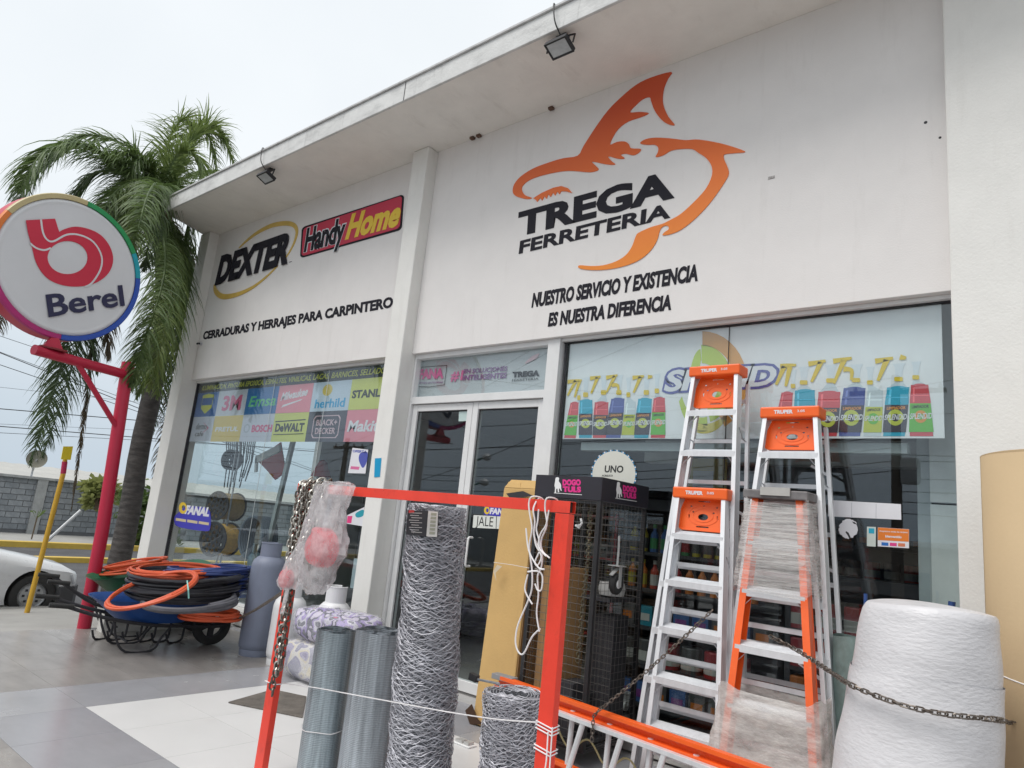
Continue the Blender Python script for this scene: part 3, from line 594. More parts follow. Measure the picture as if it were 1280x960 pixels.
# --- stickers and papers on glass
SP = PY(.1165)
def sheet(name, label, cat, q, m_, parts=None, plane=SP):
    p = plane(*q[3]); t_ = thing(name, label, cat, p); flat('paper', q, plane, m_, t_, .0003, .0008); return t_
fz = zoomed(SP, 3.0, 0, 400)
t = thing('brand_sticker', 'blue and white sticker with a yellow initial low on the left window', 'sticker', fz(720, 790)); vio = pc('violet', (.045, .04, .42))
flat('backing', smooth([(672,720),(700,700),(775,705),(790,735),(788,780),(770,792),(670,776),(654,755),(656,735)], 3), fz, vio, t, .0003, .0006)
text('brand_name', 'FANAL', fz, (692, 727), (782, 738), (702, 694), Wt, t, .06, .001, .0006)
flat('yellow_initial', [circ(686, 705, 15, 22, 20), circ(689, 705, 7, 11, 14)], fz, pc('yellow', (.75, .52, .04)), t, .0016, .0006)
for i in range(3): flat('small_text_bar', [(660 + i * 43, 742 + i * 6), (698 + i * 43, 748 + i * 6), (697 + i * 43, 758 + i * 6), (659 + i * 43, 752 + i * 6)], fz, pc('cream', (.6, .5, .3)), t, .001, .0006)
jz = zoomed(PY(.1065), 4.8, 490, 500)
t = thing('door_sticker', 'small sticker with a yellow initial above the handwritten pull sign', 'sticker', jz(600, 690))
flat('backing', [(555, 640), (720, 650), (720, 705), (553, 690)], jz, vio, t, .0003, .0006); text('brand_name', 'FANAL', jz, (585, 684), (715, 694), (592, 647), Wt, t, .06, .001, .0006)
flat('yellow_initial', [circ(570, 662, 17, 24, 20), circ(573, 662, 8, 12, 14)], jz, pc('yellow', (.75, .52, .04)), t, .0016, .0006)
t = sheet('pull_sign', 'handwritten pull sign on two taped paper pieces on the right door', 'sign', [(490, 690), (700, 702), (697, 776), (484, 766)], pc('paper', (.68, .70, .66)), None, jz)
text('writing', 'JALE', jz, (502, 752), (605, 760), (507, 697), Dk, t, 0, .0012, .0006); strip('tape_edge', [(628, 698), (625, 772)], .008, jz, Dk, t, .0012, .0006)
t = thing('corner_notice', 'blank pale paper taped in the top corner of the left door', 'notice', jz(430, 128)); flat('paper', [(402, 70), (459, 66), (457, 126), (400, 128)], jz, pc('mintpaper', (.50, .62, .60)), t, .0003, .0006)
uz = zoomed(SP, 4.36, 540, 560)
t = thing('round_sticker', 'round white sticker with blue rim and short black word behind the cage header', 'sticker', uz(995, 270))
flat('rim', circ(992, 142, 124, 132, 40), uz, pc('rimblue', (.03, .22, .42)), t, .0003, .0005); flat('disc', circ(992, 142, 117, 125, 40), uz, pc('cream_white', (.66, .66, .60)), t, .0012, .0005)
for k in range(44):
    a = math.radians(k * 360 / 44); flat('rim_mark', [(992 + 124 * math.cos(a + d_) * rr_, 142 + 132 * math.sin(a + d_) * rr_) for d_, rr_ in ((-.03, 1.01), (.03, 1.01), (.03, .95), (-.03, .95))], uz, Dk if k % 2 else Wt, t, .002, .0005)
text('word', 'UNO', uz, (940, 133), (1042, 135), (944, 95), Dk, t, .03, .002, .0006); text('small_word', 'ACRILICO', uz, (926, 156), (986, 156), (926, 146), Dk, t, .03, .002, .0006)
pz = zoomed(SP, 9.143, 1040, 620)
t = sheet('paper_notices', 'row of three blank white sheets taped along the right window', 'notice', [(-45, 46), (788, 93), (792, 272), (-45, 232)], pc('paper_w', (.74, .74, .78)), None, pz)
for x_ in (226, 505): strip('sheet_edge', [(x_, 62 + (x_ + 45) * .05), (x_ - 2, 248 + (x_ - 226) * .03)], .003, pz, pc('edge', (.45, .46, .5)), t, .0012, .0005)
rg = random.Random(3); pts = [(188 + 112 * math.cos(a) * k_, 375 + 112 * math.sin(a) * k_) for a, k_ in ((math.radians(i * 9), rg.uniform(.9, 1.05)) for i in range(40))]
t = thing('torn_sticker', 'torn round white sticker under the taped sheets', 'sticker', pz(188, 490)); flat('paper', pts, pz, pc('paper_w', (.74, .74, .78)), t, .0003, .0006)
flat('tear', [(160, 400), (190, 420), (215, 475), (200, 492), (180, 450), (155, 415)], pz, blackm, t, .0012, .0004); flat('tear', [(228, 290), (262, 300), (285, 325), (250, 318)], pz, blackm, t, .0012, .0004)
t = thing('card_sticker', 'small orange and white payment sticker on the right window', 'sticker', pz(700, 595)); flat('backing', [(524, 358), (882, 380), (880, 598), (522, 575)], pz, pc('paper_w', (.74, .74, .78)), t, .0003, .0005)
flat('orange_panel', [(526, 360), (880, 382), (878, 523), (525, 503)], pz, pc('orange', (.75, .20, .02)), t, .001, .0005)
text('heading', 'Aceptamos todas las tarjetas', pz, (540, 408), (865, 425), (541, 390), Wt, t, .02, .0018, .0004); text('word', 'bienvenido', pz, (610, 473), (795, 484), (612, 445), Wt, t, .04, .0018, .0004)
for i, c_ in enumerate(((.02, .15, .5), (.7, .05, .25), (.65, .2, .1))): flat('card_logo', [(566 + i * 95, 528 + i * 5), (645 + i * 95, 533 + i * 5), (645 + i * 95, 570 + i * 5), (566 + i * 95, 565 + i * 5)], pz, pc('card%d' % i, c_), t, .0012, .0004)
t = thing('narrow_sticker', 'narrow pale sticker with a cyan square beside the orange one', 'sticker', pz(450, 575)); flat('backing', [(400, 350), (502, 354), (500, 580), (398, 572)], pz, pc('palegreen', (.6, .66, .62)), t, .0003, .0005); flat('cyan_square', [(420, 368), (484, 371), (483, 430), (420, 426)], pz, pc('cyan2', (.02, .38, .55)), t, .001, .0005)
lz = zoomed(SP, 5.333, 240, 540)
t = sheet('window_poster', 'small white and blue poster at the right edge of the left window', 'poster', [(1070, 105), (1175, 118), (1157, 277), (1040, 274)], pc('paper_w', (.74, .74, .78)), None, lz)
flat('blue_shape', smooth([(1125,140),(1170,135),(1165,200),(1140,240),(1118,205),(1112,170)], 3), lz, pc('posterblue', (.08, .1, .42)), t, .0012, .0004); flat('pink_text', [(1060, 228), (1118, 232), (1112, 252), (1056, 247)], lz, mg, t, .0012, .0004)
text('heading', 'OFERTA', lz, (1070, 135), (1165, 142), (1072, 118), pc('posterblue', (.08, .1, .42)), t, .04, .0012, .0004)
t = sheet('colour_poster', 'pink and turquoise printed card low at the right edge of the left window', 'poster', [(1035, 555), (1150, 500), (1135, 628), (1030, 610)], pc('paper_w', (.74, .74, .78)), None, lz)
flat('pink_patch', [(1037, 560), (1070, 560), (1062, 608), (1032, 606)], lz, pc('hotpink', (.75, .05, .22)), t, .0012, .0004); flat('teal_patch', smooth([(1090,545),(1130,520),(1148,525),(1140,560),(1100,570)], 3), lz, pc('teal', (.02, .32, .40)), t, .0012, .0004)
# ============================================================ SHOP INTERIOR
def shelf_unit(name, label, x0, x1, y0, y1, h, levels, fill, m_=None, group=None):
    t_ = thing(name, label, 'shelf', ((x0 + x1) / 2, (y0 + y1) / 2, 0), group); m_ = m_ or blackm
    B().box((x0, y1 - .03, 0), (x1, y1, h)).build('back_panel', m_, t_)
    for x in (x0, x1 - .04): B().box((x, y0, 0), (x + .04, y1 - .031, h)).build('side_panel', m_, t_)
    B().box((x0 - .01, y0 - .01, h), (x1 + .01, y1 + .01, h + .09)).build('header', m_, t_)
    for k in range(levels):
        z = .12 + k * (h - .2) / levels; s_ = B().box((x0 + .041, y0, z), (x1 - .041, y1 - .031, z + .03)).build('shelf', m_, t_)
        if fill: fill(x0 + .08, x1 - .08, y0 + .08, z + .031, k, t_)
    return t_
goods = [pc('g%d' % i, tuple(v * .6 for v in c_)) for i, c_ in enumerate(((.6,.06,.03),(.7,.2,.02),(.05,.15,.4),(.65,.65,.6),(.6,.5,.05),(.05,.3,.1),(.25,.05,.3),(.1,.1,.1),(.4,.02,.03),(.02,.3,.4)))]
def bottle_proto(m1, m2, h=.24, r=.035):
    b = B(); b.k = 0; b.lathe([(r, 0), (r, h * .62), (r * .4, h * .78), (r * .4, h * .86)], n=10); b.k = 1; b.lathe([(r * .5, h * .86), (r * .5, h)], n=8)
    b.lathe([(r * 1.03, h * .12), (r * 1.03, h * .5)], n=10, cap=False); return b
PR = {}
def place(kind, mi, x, y, z, t_):
    k = (kind, mi)
    if k not in PR:
        if kind == 'bottle': b = bottle_proto(0, 0); mm = [goods[mi], goods[(mi + 3) % 10]]
        elif kind == 'can': b = B(); b.lathe([(.085, 0), (.085, .19), (.08, .2)], n=14); b.k = 1; b.lathe([(.087, .03), (.087, .11)], n=14, cap=False); mm = [goods[mi], goods[3]]
        else: b = B(); b.box((-.07, -.05, 0), (.07, .05, .16)); b.k = 1; b.box((-.05, -.053, .04), (.05, -.051, .1)); mm = [goods[mi], goods[(mi + 4) % 10]]
        o = b.build(kind, mm); PR[k] = o.data; bpy.data.objects.remove(o)
    o = bpy.data.objects.new(kind, PR[k]); COL.objects.link(o); o.parent = t_; o.location = V((x, y, z)) - wloc(t_)
rg = random.Random(5)
def fill_mixed(kinds, mis, step):
    def f_(x0, x1, y, z, k, t_):
        x = x0
        while x < x1 - .05: place(kinds[k % len(kinds)], rg.choice(mis[k % len(mis)]), x, y, z, t_); x += step[k % len(step)]
    return f_
shelf_unit('product_shelf', 'black shelf unit of spray bottles behind the wire cage', -3.3, -1.9, .75, 1.15, 1.75, 5, fill_mixed(['box', 'can', 'box', 'bottle', 'bottle'], [[7, 2], [8, 7], [7, 2, 9], [1, 8, 0], [3, 4, 2, 6, 5]], [.17, .2, .17, .11, .1]))
shelf_unit('paint_shelf', 'black shelf unit with rows of red paint cans behind the orange ladder', -1.85, -.95, .75, 1.15, 1.28, 4, fill_mixed(['can'], [[0, 8], [0, 1], [8, 0], [7, 8]], [.2]))
def fillb(*a): fill_mixed(['box', 'bottle', 'box', 'can', 'box'], [[1, 4, 7], [2, 7, 8], [7, 4], [0, 1, 7], [3, 7]], [.19, .12, .19, .21, .19])(*a)
shelf_unit('back_shelf', 'long dark shelf unit far inside the shop seen through the doors', -6.2, -3.2, 4.2, 4.6, 2.1, 5, fillb)
shelf_unit('tool_shelf', 'dark shelf unit beside the cable spools in the left window', -8.1, -6.3, 1.6, 2.0, 1.7, 4, fillb)
shelf_unit('deep_shelf', 'dark shelf unit deep behind the right window', -3.0, 1.4, 4.4, 4.8, 2.1, 5, fillb)
# interior ledge with the pale board, counter
t = thing('sales_counter', 'pale countertop on dark base inside the right window', 'counter', (-.6, 2.2, 0)); B().box((-1.6, 1.9, 0), (-.63, 2.5, 1.12)).build('base', M('counter_base', (.08, .05, .05), .6), t); B().box((-1.65, 1.85, 1.121), (-.625, 2.55, 1.17)).build('countertop', M('pale_top', (.55, .58, .58), .3), t)
red = M('interior_red', (.55, .03, .03), .5)
t = thing('red_rack', 'red metal display rack behind the right door', 'rack', (-5.2, 3, 0))
for x in (-5.9, -5.2, -4.5):
    for y in (2.6, 3.1): B().box((x, y, 0), (x + .03, y + .03, 1.75)).build('upright', red, t)
for z in (.3, .75, 1.2, 1.7): B().box((-5.9, 2.635, z), (-4.47, 3.095, z + .025)).build('shelf', red, t)
B().tube([(-5.87, 2.59, .3), (-5.2, 2.59, 1.2)], .01, 6).build('brace', red, t); B().tube([(-5.2, 2.585, .3), (-5.87, 2.585, 1.2)], .01, 6).build('brace', red, t)
for k, z in enumerate((.325, .775, 1.225)):
    x = -5.8
    while x < -4.6: place('box' if k != 1 else 'can', rg.choice([1, 4, 7, 8, 3]), x, 2.8, z, t); x += .21
t = thing('yellow_poster', 'faded yellow poster with a white square hanging inside the right window', 'poster', (-2.7, 1.4, 1.85)); B().box((-3.05, 1.4, 1.9), (-2.62, 1.41, 2.3)).build('sheet', pc('poster_y', (.6, .48, .12)), t); B().box((-2.95, 1.394, 1.98), (-2.75, 1.399, 2.18)).build('white_square', pc('paper_w', (.74, .74, .78)), t)
wb((-3.6, 1.6, 2.28), (-.62, 1.75, 2.50), 'bulkhead', MATS['inner_white'], 0)
# cable spools in the left window
def spool(c, r, w_, rope, label, rot=0.):
    c = V(c); t_ = thing('cable_spool', label, 'spool', (c.x, c.y, c.z - r), 'cable spools in the left window')
    D = V((math.cos(rot), math.sin(rot), 0)); K = Matrix.Translation(c) @ V((0, 0, 1)).rotation_difference(D).to_matrix().to_4x4()
    for s_ in (-1, 1):
        n_ = 28
        outer = circ(0, 0, r, r, n_); loops = [outer] + [circ(.72 * r * math.cos(a), .72 * r * math.sin(a), r * .15, r * .15, 8) for a in [2 * math.pi * i / 11 for i in range(11)]] + [circ(.4 * r * math.cos(a), .4 * r * math.sin(a), r * .12, r * .12, 8) for a in [2 * math.pi * i / 7 for i in range(7)]] + [circ(0, 0, r * .12, r * .12, 10)]
        vs, fs = poly2d(loops); b = B(); b.M = K; z = s_ * w_ / 2; n = len(vs)
        b.add([(v.x, v.y, z) for v in vs] + [(v.x, v.y, z + .012 * s_) for v in vs], fs + [tuple(i + n for i in q) for q in fs]); b.build('flange', blackm, t_)
        b = B(); b.M = K; b.tube([(r * math.cos(a), r * math.sin(a), z + .006 * s_) for a in [2 * math.pi * i / 28 for i in range(28)]], .012, 6, True); b.build('flange_rim', blackm, t_)
    b = B(); b.M = K
    for i in range(int(w_ / .018)):
        zz = -w_ / 2 + .009 + i * .018; b.tube([(r * .9 * math.cos(a), r * .9 * math.sin(a), zz) for a in [2 * math.pi * j / 24 for j in range(24)]], .0098, 5, True)
    b.lathe([(r * .895, -w_ / 2 + .01), (r * .895, w_ / 2 - .01)], n=24, cap=False); b.build('wound_cable', rope, t_, smooth=True); return t_
ry_ = M('yellow_cable', (.80, .46, .05), .5, var=.2, scale=30); rk = M('tan_cable', (.52, .35, .13), .6, var=.2, scale=30)
p1, p2, p3 = PY(.62)(283, 633), PY(.55)(276, 674), PY(.75)(290, 575)
spool(p1, .205, .36, rk, 'upper black spool wound with tan cable in the left window', math.radians(-72))
spool(p2, .24, .30, ry_, 'lower black spool wound with yellow cable in the left window', math.radians(-72))
spool(p3, .15, .1, M('dark_cable', (.05, .04, .04), .6), 'highest black spool, small and narrow, hung with dark cables', math.radians(-70))
t = thing('spool_stand', 'thin upright rod stand carrying the cable spools', 'stand', (p1.x, .62, 0))
for x, y in ((p1.x, p1.y), (p2.x + .1, p2.y)): B().tube([(x, y, 0), (x, y, 2.5)], .014, 8).build('upright', steel, t)
B().box((p2.x - .3, .4, 0), (p2.x + .5, .8, .03)).build('base_plate', blackm, t)
t = thing('hanging_cables', 'bunch of dark cable ends hanging inside the left window', 'cable', PY(.8)(300, 560))
for i in range(16):
    a = PY(.8)(283 + i * 2.4, 552); e = PY(.8)(281 + i * 1.8 + rg.uniform(-2, 2), 575 + rg.uniform(0, 35)); B().tube([a, (a + e) / 2 + V((.02, .02, 0)), e], .009, 5).build('cable_end', blackm, t)
t = thing('leaning_post', 'pale grey metal post leaning behind the left window', 'post', PY(.5)(330, 700)); B().beam(PY(.6)(368, 545), PY(.6)(333, 690), .07, .05, (1, 0, 0)).build('post', M('pale_post', (.42, .47, .47), .4, .3), t, bevel=.003)
B().beam(PY(.61)(350, 560), PY(.61)(320, 575), .03, .1, (0, 1, 0)).build('arm', M('pale_arm', (.6, .62, .62), .5), t); B().beam(PY(.61)(321, 573), PY(.61)(320, 590), .03, .05, (0, 1, 0)).build('arm_tip', MATS['pale_arm'], t)
t = thing('red_signboard', 'red arrow shaped board hanging deep in the left window', 'sign', PY(1.3)(345, 600)); flat('board', [(322, 575), (352, 553), (358, 590), (345, 600), (335, 588)], PY(1.3), red, t, .001, .02); 
t = thing('red_lamp_shade', 'small red object hanging above the shelf in the left window', 'shade', PY(1.3)(402, 590)); B().lathe([(.15, 0), (.06, .22), (.02, .25)], PY(1.3)(401, 596), 16).build('shade', red, t, smooth=True)
def pump(px, py, m_, label, s_=1.):
    c = PY(.45)(px, py); t_ = thing('water_pump', label, 'pump', c)
    B().lathe([(.05, -.14), (.1, -.12), (.1, .1), (.06, .14)], c + V((0, 0, .15)), 18, 'y').build('motor', m_, t_, smooth=True); B().lathe([(.12, 0), (.12, .05)], c + V((.0, -.1, .15)), 18, 'y').build('flange', m_, t_)
    B().box(c + V((-.1, -.1, 0)), c + V((.1, .1, .04))).build('foot', m_, t_); B().tube([c + V((0, -.1, .25)), c + V((0, -.1, .38))], .03, 8).build('outlet', m_, t_)
blu = M('pump_blue', (.02, .12, .5), .35)
pump(322, 716, M('pump_grey', (.15, .22, .27), .4), 'grey blue pump standing high between the spools and tall grey cylinder')
pump(303, 746, blu, 'bright blue pump behind the glass next to the grey gas cylinder')
t = thing('pump_table', 'low dark table carrying pumps inside the left window', 'table', (-8.3, .45, 0)); zt = PY(.45)(322, 716).z - .001
B().box((-9.0, .25, zt - .03), (-6.6, .75, zt)).build('tabletop', blackm, t)
for x in (-8.95, -6.65):
    for y in (.28, .7): B().box((x, y, 0), (x + .04, y + .04, zt - .031)).build('leg', blackm, t)
zz = zt
t = thing('grey_hose_coil', 'large coiled grey blue hose standing on the table inside the left window', 'hose', PY(.6)(318, 700))
c = PY(.6)(322, 672); 
for k in range(7): B().tube([(c.x + (.30 + .0 * k) * math.cos(a), c.y - .1 + k * .035, c.z + .28 * math.sin(a)) for a in [2 * math.pi * j / 26 for j in range(26)]], .02, 6, True).build('coil', M('hose_greyblue', (.10, .13, .17), .45), t, smooth=True)
t = thing('display_plinth', 'black display stand with white printed cards at the right of the left window', 'stand', (-6.3, .45, 0)); B().box((-6.75, .3, 0), (-5.95, .7, .62)).build('body', blackm, t, bevel=.01)
for i in range(3): B().box((-6.6 + i * .2, .4, .621), (-6.44 + i * .2, .43, .95)).build('card', pc('card_pale', (.5, .58, .62)), t)
B().box((-6.7, .5, .96), (-6.0, .7, 1.35)).build('shelf_box', blackm, t)

# ============================================================ GOODS ON THE TERRACE
# ---- red square tube rack
t = thing('goods_rack', 'bright red square tube frame standing in front of the wire mesh rolls', 'rack', (-2.7, -2.38, 0))
xl, xr, yr, zt = -3.70, -1.705, -2.38, 1.622
B().box((xl, yr - .02, 0), (xl + .078, yr + .02, zt - .052)).build('post', redp, t, bevel=.003)
b = B()
x0, x1, y0, y1 = xr - .073, xr - .0, yr - .02, yr + .02
b.box((x0, y0, 0), (x1, y1, zt - .052)); b.build('post', redp, t, bevel=.003)
b = B()   # open ended horizontal tube
for a, c in (((xl - .005, yr - .022, zt - .05), (xr + .002, yr - .019, zt)), ((xl - .005, yr + .019, zt - .05), (xr + .002, yr + .022, zt)), ((xl - .005, yr - .0189, zt - .003), (xr + .002, yr + .0189, zt)), ((xl - .005, yr - .0189, zt - .05), (xr + .002, yr + .0189, zt - .047))): b.box(a, c)
b.build('crossbar', redp, t, bevel=.0008)
B().box((xr - .3, yr - .0185, zt - .0465), (xr - .012, yr + .0185, zt - .0035)).build('tube_shade_plug', M('plug_shade_dark', (.03, .02, .015), .8), t)  # near-black plug added in the open tube end, painting the hollow's shade
B().box((xl + .1, yr - .018, .06), (xr - .1, yr + .018, .09)).build('bottom_bar', redp, t) if 0 else None
# ---- chains
def link_mesh(b, c, d, up, L, W_, r):
    d = d.normalized(); s_ = up - d * up.dot(d); s_ = s_.normalized() if s_.length > 1e-4 else d.orthogonal().normalized()
    pts = []
    for i in range(10):
        a = 2 * math.pi * i / 10; x, y = math.cos(a), math.sin(a)
        pts.append(c + d * (x * W_ / 2 + (L - W_) / 2 * (1 if x > .01 else -1 if x < -.01 else 0)) + s_ * y * W_ / 2)
    b.tube(pts, r, 5, True)
def resample(pts, step):
    out_ = [pts[0]]; acc = 0; last = pts[0]
    for p in pts[1:]:
        while (p - last).length >= step: last = last + (p - last).normalized() * step; out_.append(last.copy())
    return out_
def chain(b, pts, L=.045, W_=.026, r=.0045, jit=.0):
    P = resample([V(p) for p in pts], L * .72); k0 = V((.3, .2, 1))
    for i in range(len(P) - 1):
        d = P[i + 1] - P[i]; a = d.orthogonal().normalized(); c2 = d.normalized().cross(a); ang = (i % 2) * math.pi / 2 + rgc.uniform(-.35, .35)
        link_mesh(b, (P[i] + P[i + 1]) / 2 + V((rgc.uniform(-jit, jit), rgc.uniform(-jit, jit), 0)), d, a * math.cos(ang) + c2 * math.sin(ang), L, W_, r)
rgc = random.Random(11)
def sag(a, b_, s_=.1, n=24): 
    a = V(a); b_ = V(b_); return [a.lerp(b_, i / n) - V((0, 0, s_ * 4 * (i / n) * (1 - i / n))) for i in range(n + 1)]
chm = M('chain_steel', (.22, .20, .18), .45, .8, var=.5, scale=40, col2=(.12, .09, .07)); chb = M('chain_bright', (.50, .48, .44), .38, .85, var=.3, scale=60)
t = thing('hoist_chain', 'thick bunch of loose metal chain hanging over the left end of the red bar', 'chain', (-3.5, yr, .6))
fr = PY(yr - .05); bk = PY(yr + .06)
for k in range(13):
    x_ = 372 + k * 2.6; mm = [chm, chb][k % 2 == 0]; b = B()
    z_ = fr(x_, 613 - 3 * math.sin(math.pi * k / 12)); top = V((z_.x, yr, zt + .012 + .012 * (k % 3)))
    yb_ = 690 + rgc.uniform(-15, 60) if k not in (1, 2, 3) else 850 + rgc.uniform(-15, 25)
    e = fr(x_ - (yb_ - 613) * .135, yb_); f_ = V((z_.x, yr - .045 - .008 * (k % 3), zt - .02))
    bb = V((z_.x + .01, yr + .05, zt - .03)); be = bb - V((.0, 0, rgc.uniform(.2, .5)))
    chain(b, [be, bb, top, f_] + [f_.lerp(e, i / 6) for i in range(1, 7)], .046, .032, .0058, .006); stuff(b.build('chain_strand', mm, t))
# ---- plastic wrapped red hoist hanging at the bar
t = thing('wrapped_hoist', 'red chain hoist wrapped in cloudy plastic bag hanging from the red bar', 'hoist', (-3.3, yr - .06, .85))
hz = zoomed(PY(yr - .1), 4.8, 330, 590); hr = M('hoist_red', (.62, .03, .05), .4)
c = hz(355, 460)
b = B(); b.lathe([(.02, -.07), (.085, -.06), (.1, -.02), (.1, .03), (.07, .055), (.02, .06)], c, 24, 'y'); b.build('gear_housing', hr, t, smooth=True)
B().box(c + V((-.09, -.04, -.06)), c + V((.03, .04, .11))).build('side_plate', hr, t, bevel=.02)
B().tube([c + V((-.02, 0, .1)), c + V((0, 0, .2)), c + V((.0, 0, .27))], .014, 8).build('hook', steel, t, smooth=True)
c2 = hz(125, 640); B().lathe([(.01, -.02), (.05, -.01), (.05, .03), (.01, .04)], c2, 16, 'y').build('lower_block', hr, t, smooth=True)
bag = filmmat('bag_film', (.80, .77, .79), .30, 7, (1, 1, .8), .22, .12, .62)
def bagshape(name, rows, plane, m_, par, squash=.6, n=26, seed=1, amp=.012):
    """rows of (left px, right px, y px) -> closed crumpled sleeve round what it wraps"""
    rr_ = random.Random(seed); vs = []; R_ = []
    for i in range(len(rows) - 1):
        for k in range(4): R_.append([rows[i][j] + (rows[i + 1][j] - rows[i][j]) * k / 4 for j in range(3)])
    R_.append(list(rows[-1])); ph = [rr_.uniform(0, 6.28) for _ in range(6)]
    for i, (xl_, xr_, y_) in enumerate(R_):
        a = plane(xl_, y_); c_ = plane(xr_, y_); ce = (a + c_) / 2; h = (c_ - a).length / 2; dr = (c_ - a).normalized() if h > 0 else V((1, 0, 0))
        for j in range(n):
            th = 2 * math.pi * j / n; w_ = 1 + amp / max(h, .02) * (math.sin(7 * th + ph[0] + i * .5) + .8 * math.sin(11 * th + ph[1] - i * .4) + rr_.uniform(-.5, .5))
            vs.append(ce + dr * math.cos(th) * h * w_ + V((0, 1, 0)) * math.sin(th) * h * squash * w_ + V((0, 0, rr_.uniform(-.004, .004))))
    b = B(); N = len(R_); b.add(vs, [(i * n + j, i * n + (j + 1) % n, (i + 1) * n + (j + 1) % n, (i + 1) * n + j) for i in range(N - 1) for j in range(n)])
    return b.build(name, m_, par, smooth=True)
bagshape('plastic_bag', [(325,530,78),(318,525,120),(300,500,170),(285,480,230),(265,478,300),(240,480,360),(222,484,430),(215,482,500),(215,430,560),(225,410,640),(240,380,700),(270,345,735)], hz, bag, t, .42, 30, 2, .007)
bagshape('plastic_bag', [(215,262,425),(185,250,465),(150,232,520),(118,225,580),(92,222,640),(85,205,672),(110,185,705)], hz, bag, t, .35, 22, 5, .006)
bagshape('bag_top', [(318,500,60),(312,532,70),(322,536,92),(330,528,125),(335,520,150)], zoomed(PY(yr), 4.8, 330, 590), bag, t, .22, 22, 8, .006)
bagshape('bag_shred', [(128,150,700),(115,140,760),(104,125,830),(95,118,850)], hz, bag, t, .3, 12, 9, .002)
# ---- wire mesh rolls
wirem = M('wire_zinc', (.48, .48, .52), .5, .35, var=.25, scale=25)
def spiral(b, c, r0, r1, z0, z1, turns, wob=.0, n=36):
    a_, c_ = [], []
    for i in range(int(turns * n) + 1):
        th = 2 * math.pi * i / n; r_ = r0 + (r1 - r0) * i / (turns * n); w_ = wob * math.sin(5 * th + r_ * 90)
        a_.append(V((c[0] + (r_ + w_) * math.cos(th), c[1] + (r_ + w_) * math.sin(th), z0))); c_.append(V((c[0] + (r_ + w_) * math.cos(th), c[1] + (r_ + w_) * math.sin(th), z1 + .004 * math.sin(3 * th))))
    b.quadstrip(a_, c_)
def meshroll(x, y, r, h, label, tint, lean=(0, 0)):
    t_ = thing('mesh_roll', label, 'mesh roll', (x, y, 0), 'rolls of fine wire mesh')
    m_ = bpy.data.materials.new('fine_mesh'); m_.use_nodes = True; T = m_.node_tree; p_ = T.nodes['Principled BSDF']; p_.inputs['Roughness'].default_value = .5; p_.inputs['Metallic'].default_value = .3
    co = T.nodes.new('ShaderNodeTexCoord'); mp = T.nodes.new('ShaderNodeMapping'); mp.inputs['Scale'].default_value = (9, 9, .5)
    n_ = T.nodes.new('ShaderNodeTexNoise'); n_.inputs['Scale'].default_value = 5; n_.inputs['Detail'].default_value = 8
    r_ = T.nodes.new('ShaderNodeValToRGB'); r_.color_ramp.elements[0].position = .3; r_.color_ramp.elements[1].position = .72
    r_.color_ramp.elements[0].color = tuple(v * .62 for v in tint) + (1,); r_.color_ramp.elements[1].color = tuple(v * 1.25 for v in tint) + (1,)
    T.links.new(co.outputs['Object'], mp.inputs[0]); T.links.new(mp.outputs[0], n_.inputs[0]); T.links.new(n_.outputs[0], r_.inputs[0])
    # woven wires: fine horizontal lines, drifting
    w_ = T.nodes.new('ShaderNodeTexWave'); w_.bands_direction = 'Z'; w_.inputs['Scale'].default_value = 36; w_.inputs['Distortion'].default_value = 5; w_.inputs['Detail'].default_value = 3; w_.inputs['Detail Scale'].default_value = .6
    T.links.new(co.outputs['Object'], w_.inputs[0])
    mm = T.nodes.new('ShaderNodeMix'); mm.data_type = 'RGBA'; mm.blend_type = 'MULTIPLY'; mm.inputs[0].default_value = .34
    T.links.new(r_.outputs[0], mm.inputs[6]); T.links.new(w_.outputs['Color'], mm.inputs[7]); T.links.new(mm.outputs[2], p_.inputs['Base Color'])
    bp = T.nodes.new('ShaderNodeBump'); bp.inputs['Strength'].default_value = .5; bp.inputs['Distance'].default_value = .003; T.links.new(w_.outputs['Fac'], bp.inputs['Height']); T.links.new(bp.outputs[0], p_.inputs['Normal'])
    b = B(); spiral(b, (x, y), r * .45, r, .005, h, 9, r * .012); o_ = b.build('rolled_mesh', m_, t_, smooth=True)
    b = B(); b.lathe([(r * .42, .01), (r * .42, h - .02)], (x, y, 0), 20, cap=False); b.build('inner_layers', m_, t_)
    b = B()
    for q in range(26):   # loose selvedge wires standing proud of the top
        a = 2 * math.pi * q / 26 + .1; rr_ = r * rgc.uniform(.8, 1); b.tube([(x + rr_ * math.cos(a), y + rr_ * math.sin(a), h - .01), (x + rr_ * math.cos(a), y + rr_ * math.sin(a), h + rgc.uniform(.004, .015))], .0012, 3)
    stuff(b.build('wire_ends', wirem, t_)); return t_
r1 = meshroll(-3.47, -2.14, .118, .80, 'left and narrower fine grey mesh roll, tied with white string', (.42, .49, .53))
r2 = meshroll(-3.175, -2.05, .15, .84, 'wider fine grey mesh roll between the narrow one and the tall chicken wire', (.45, .49, .53))
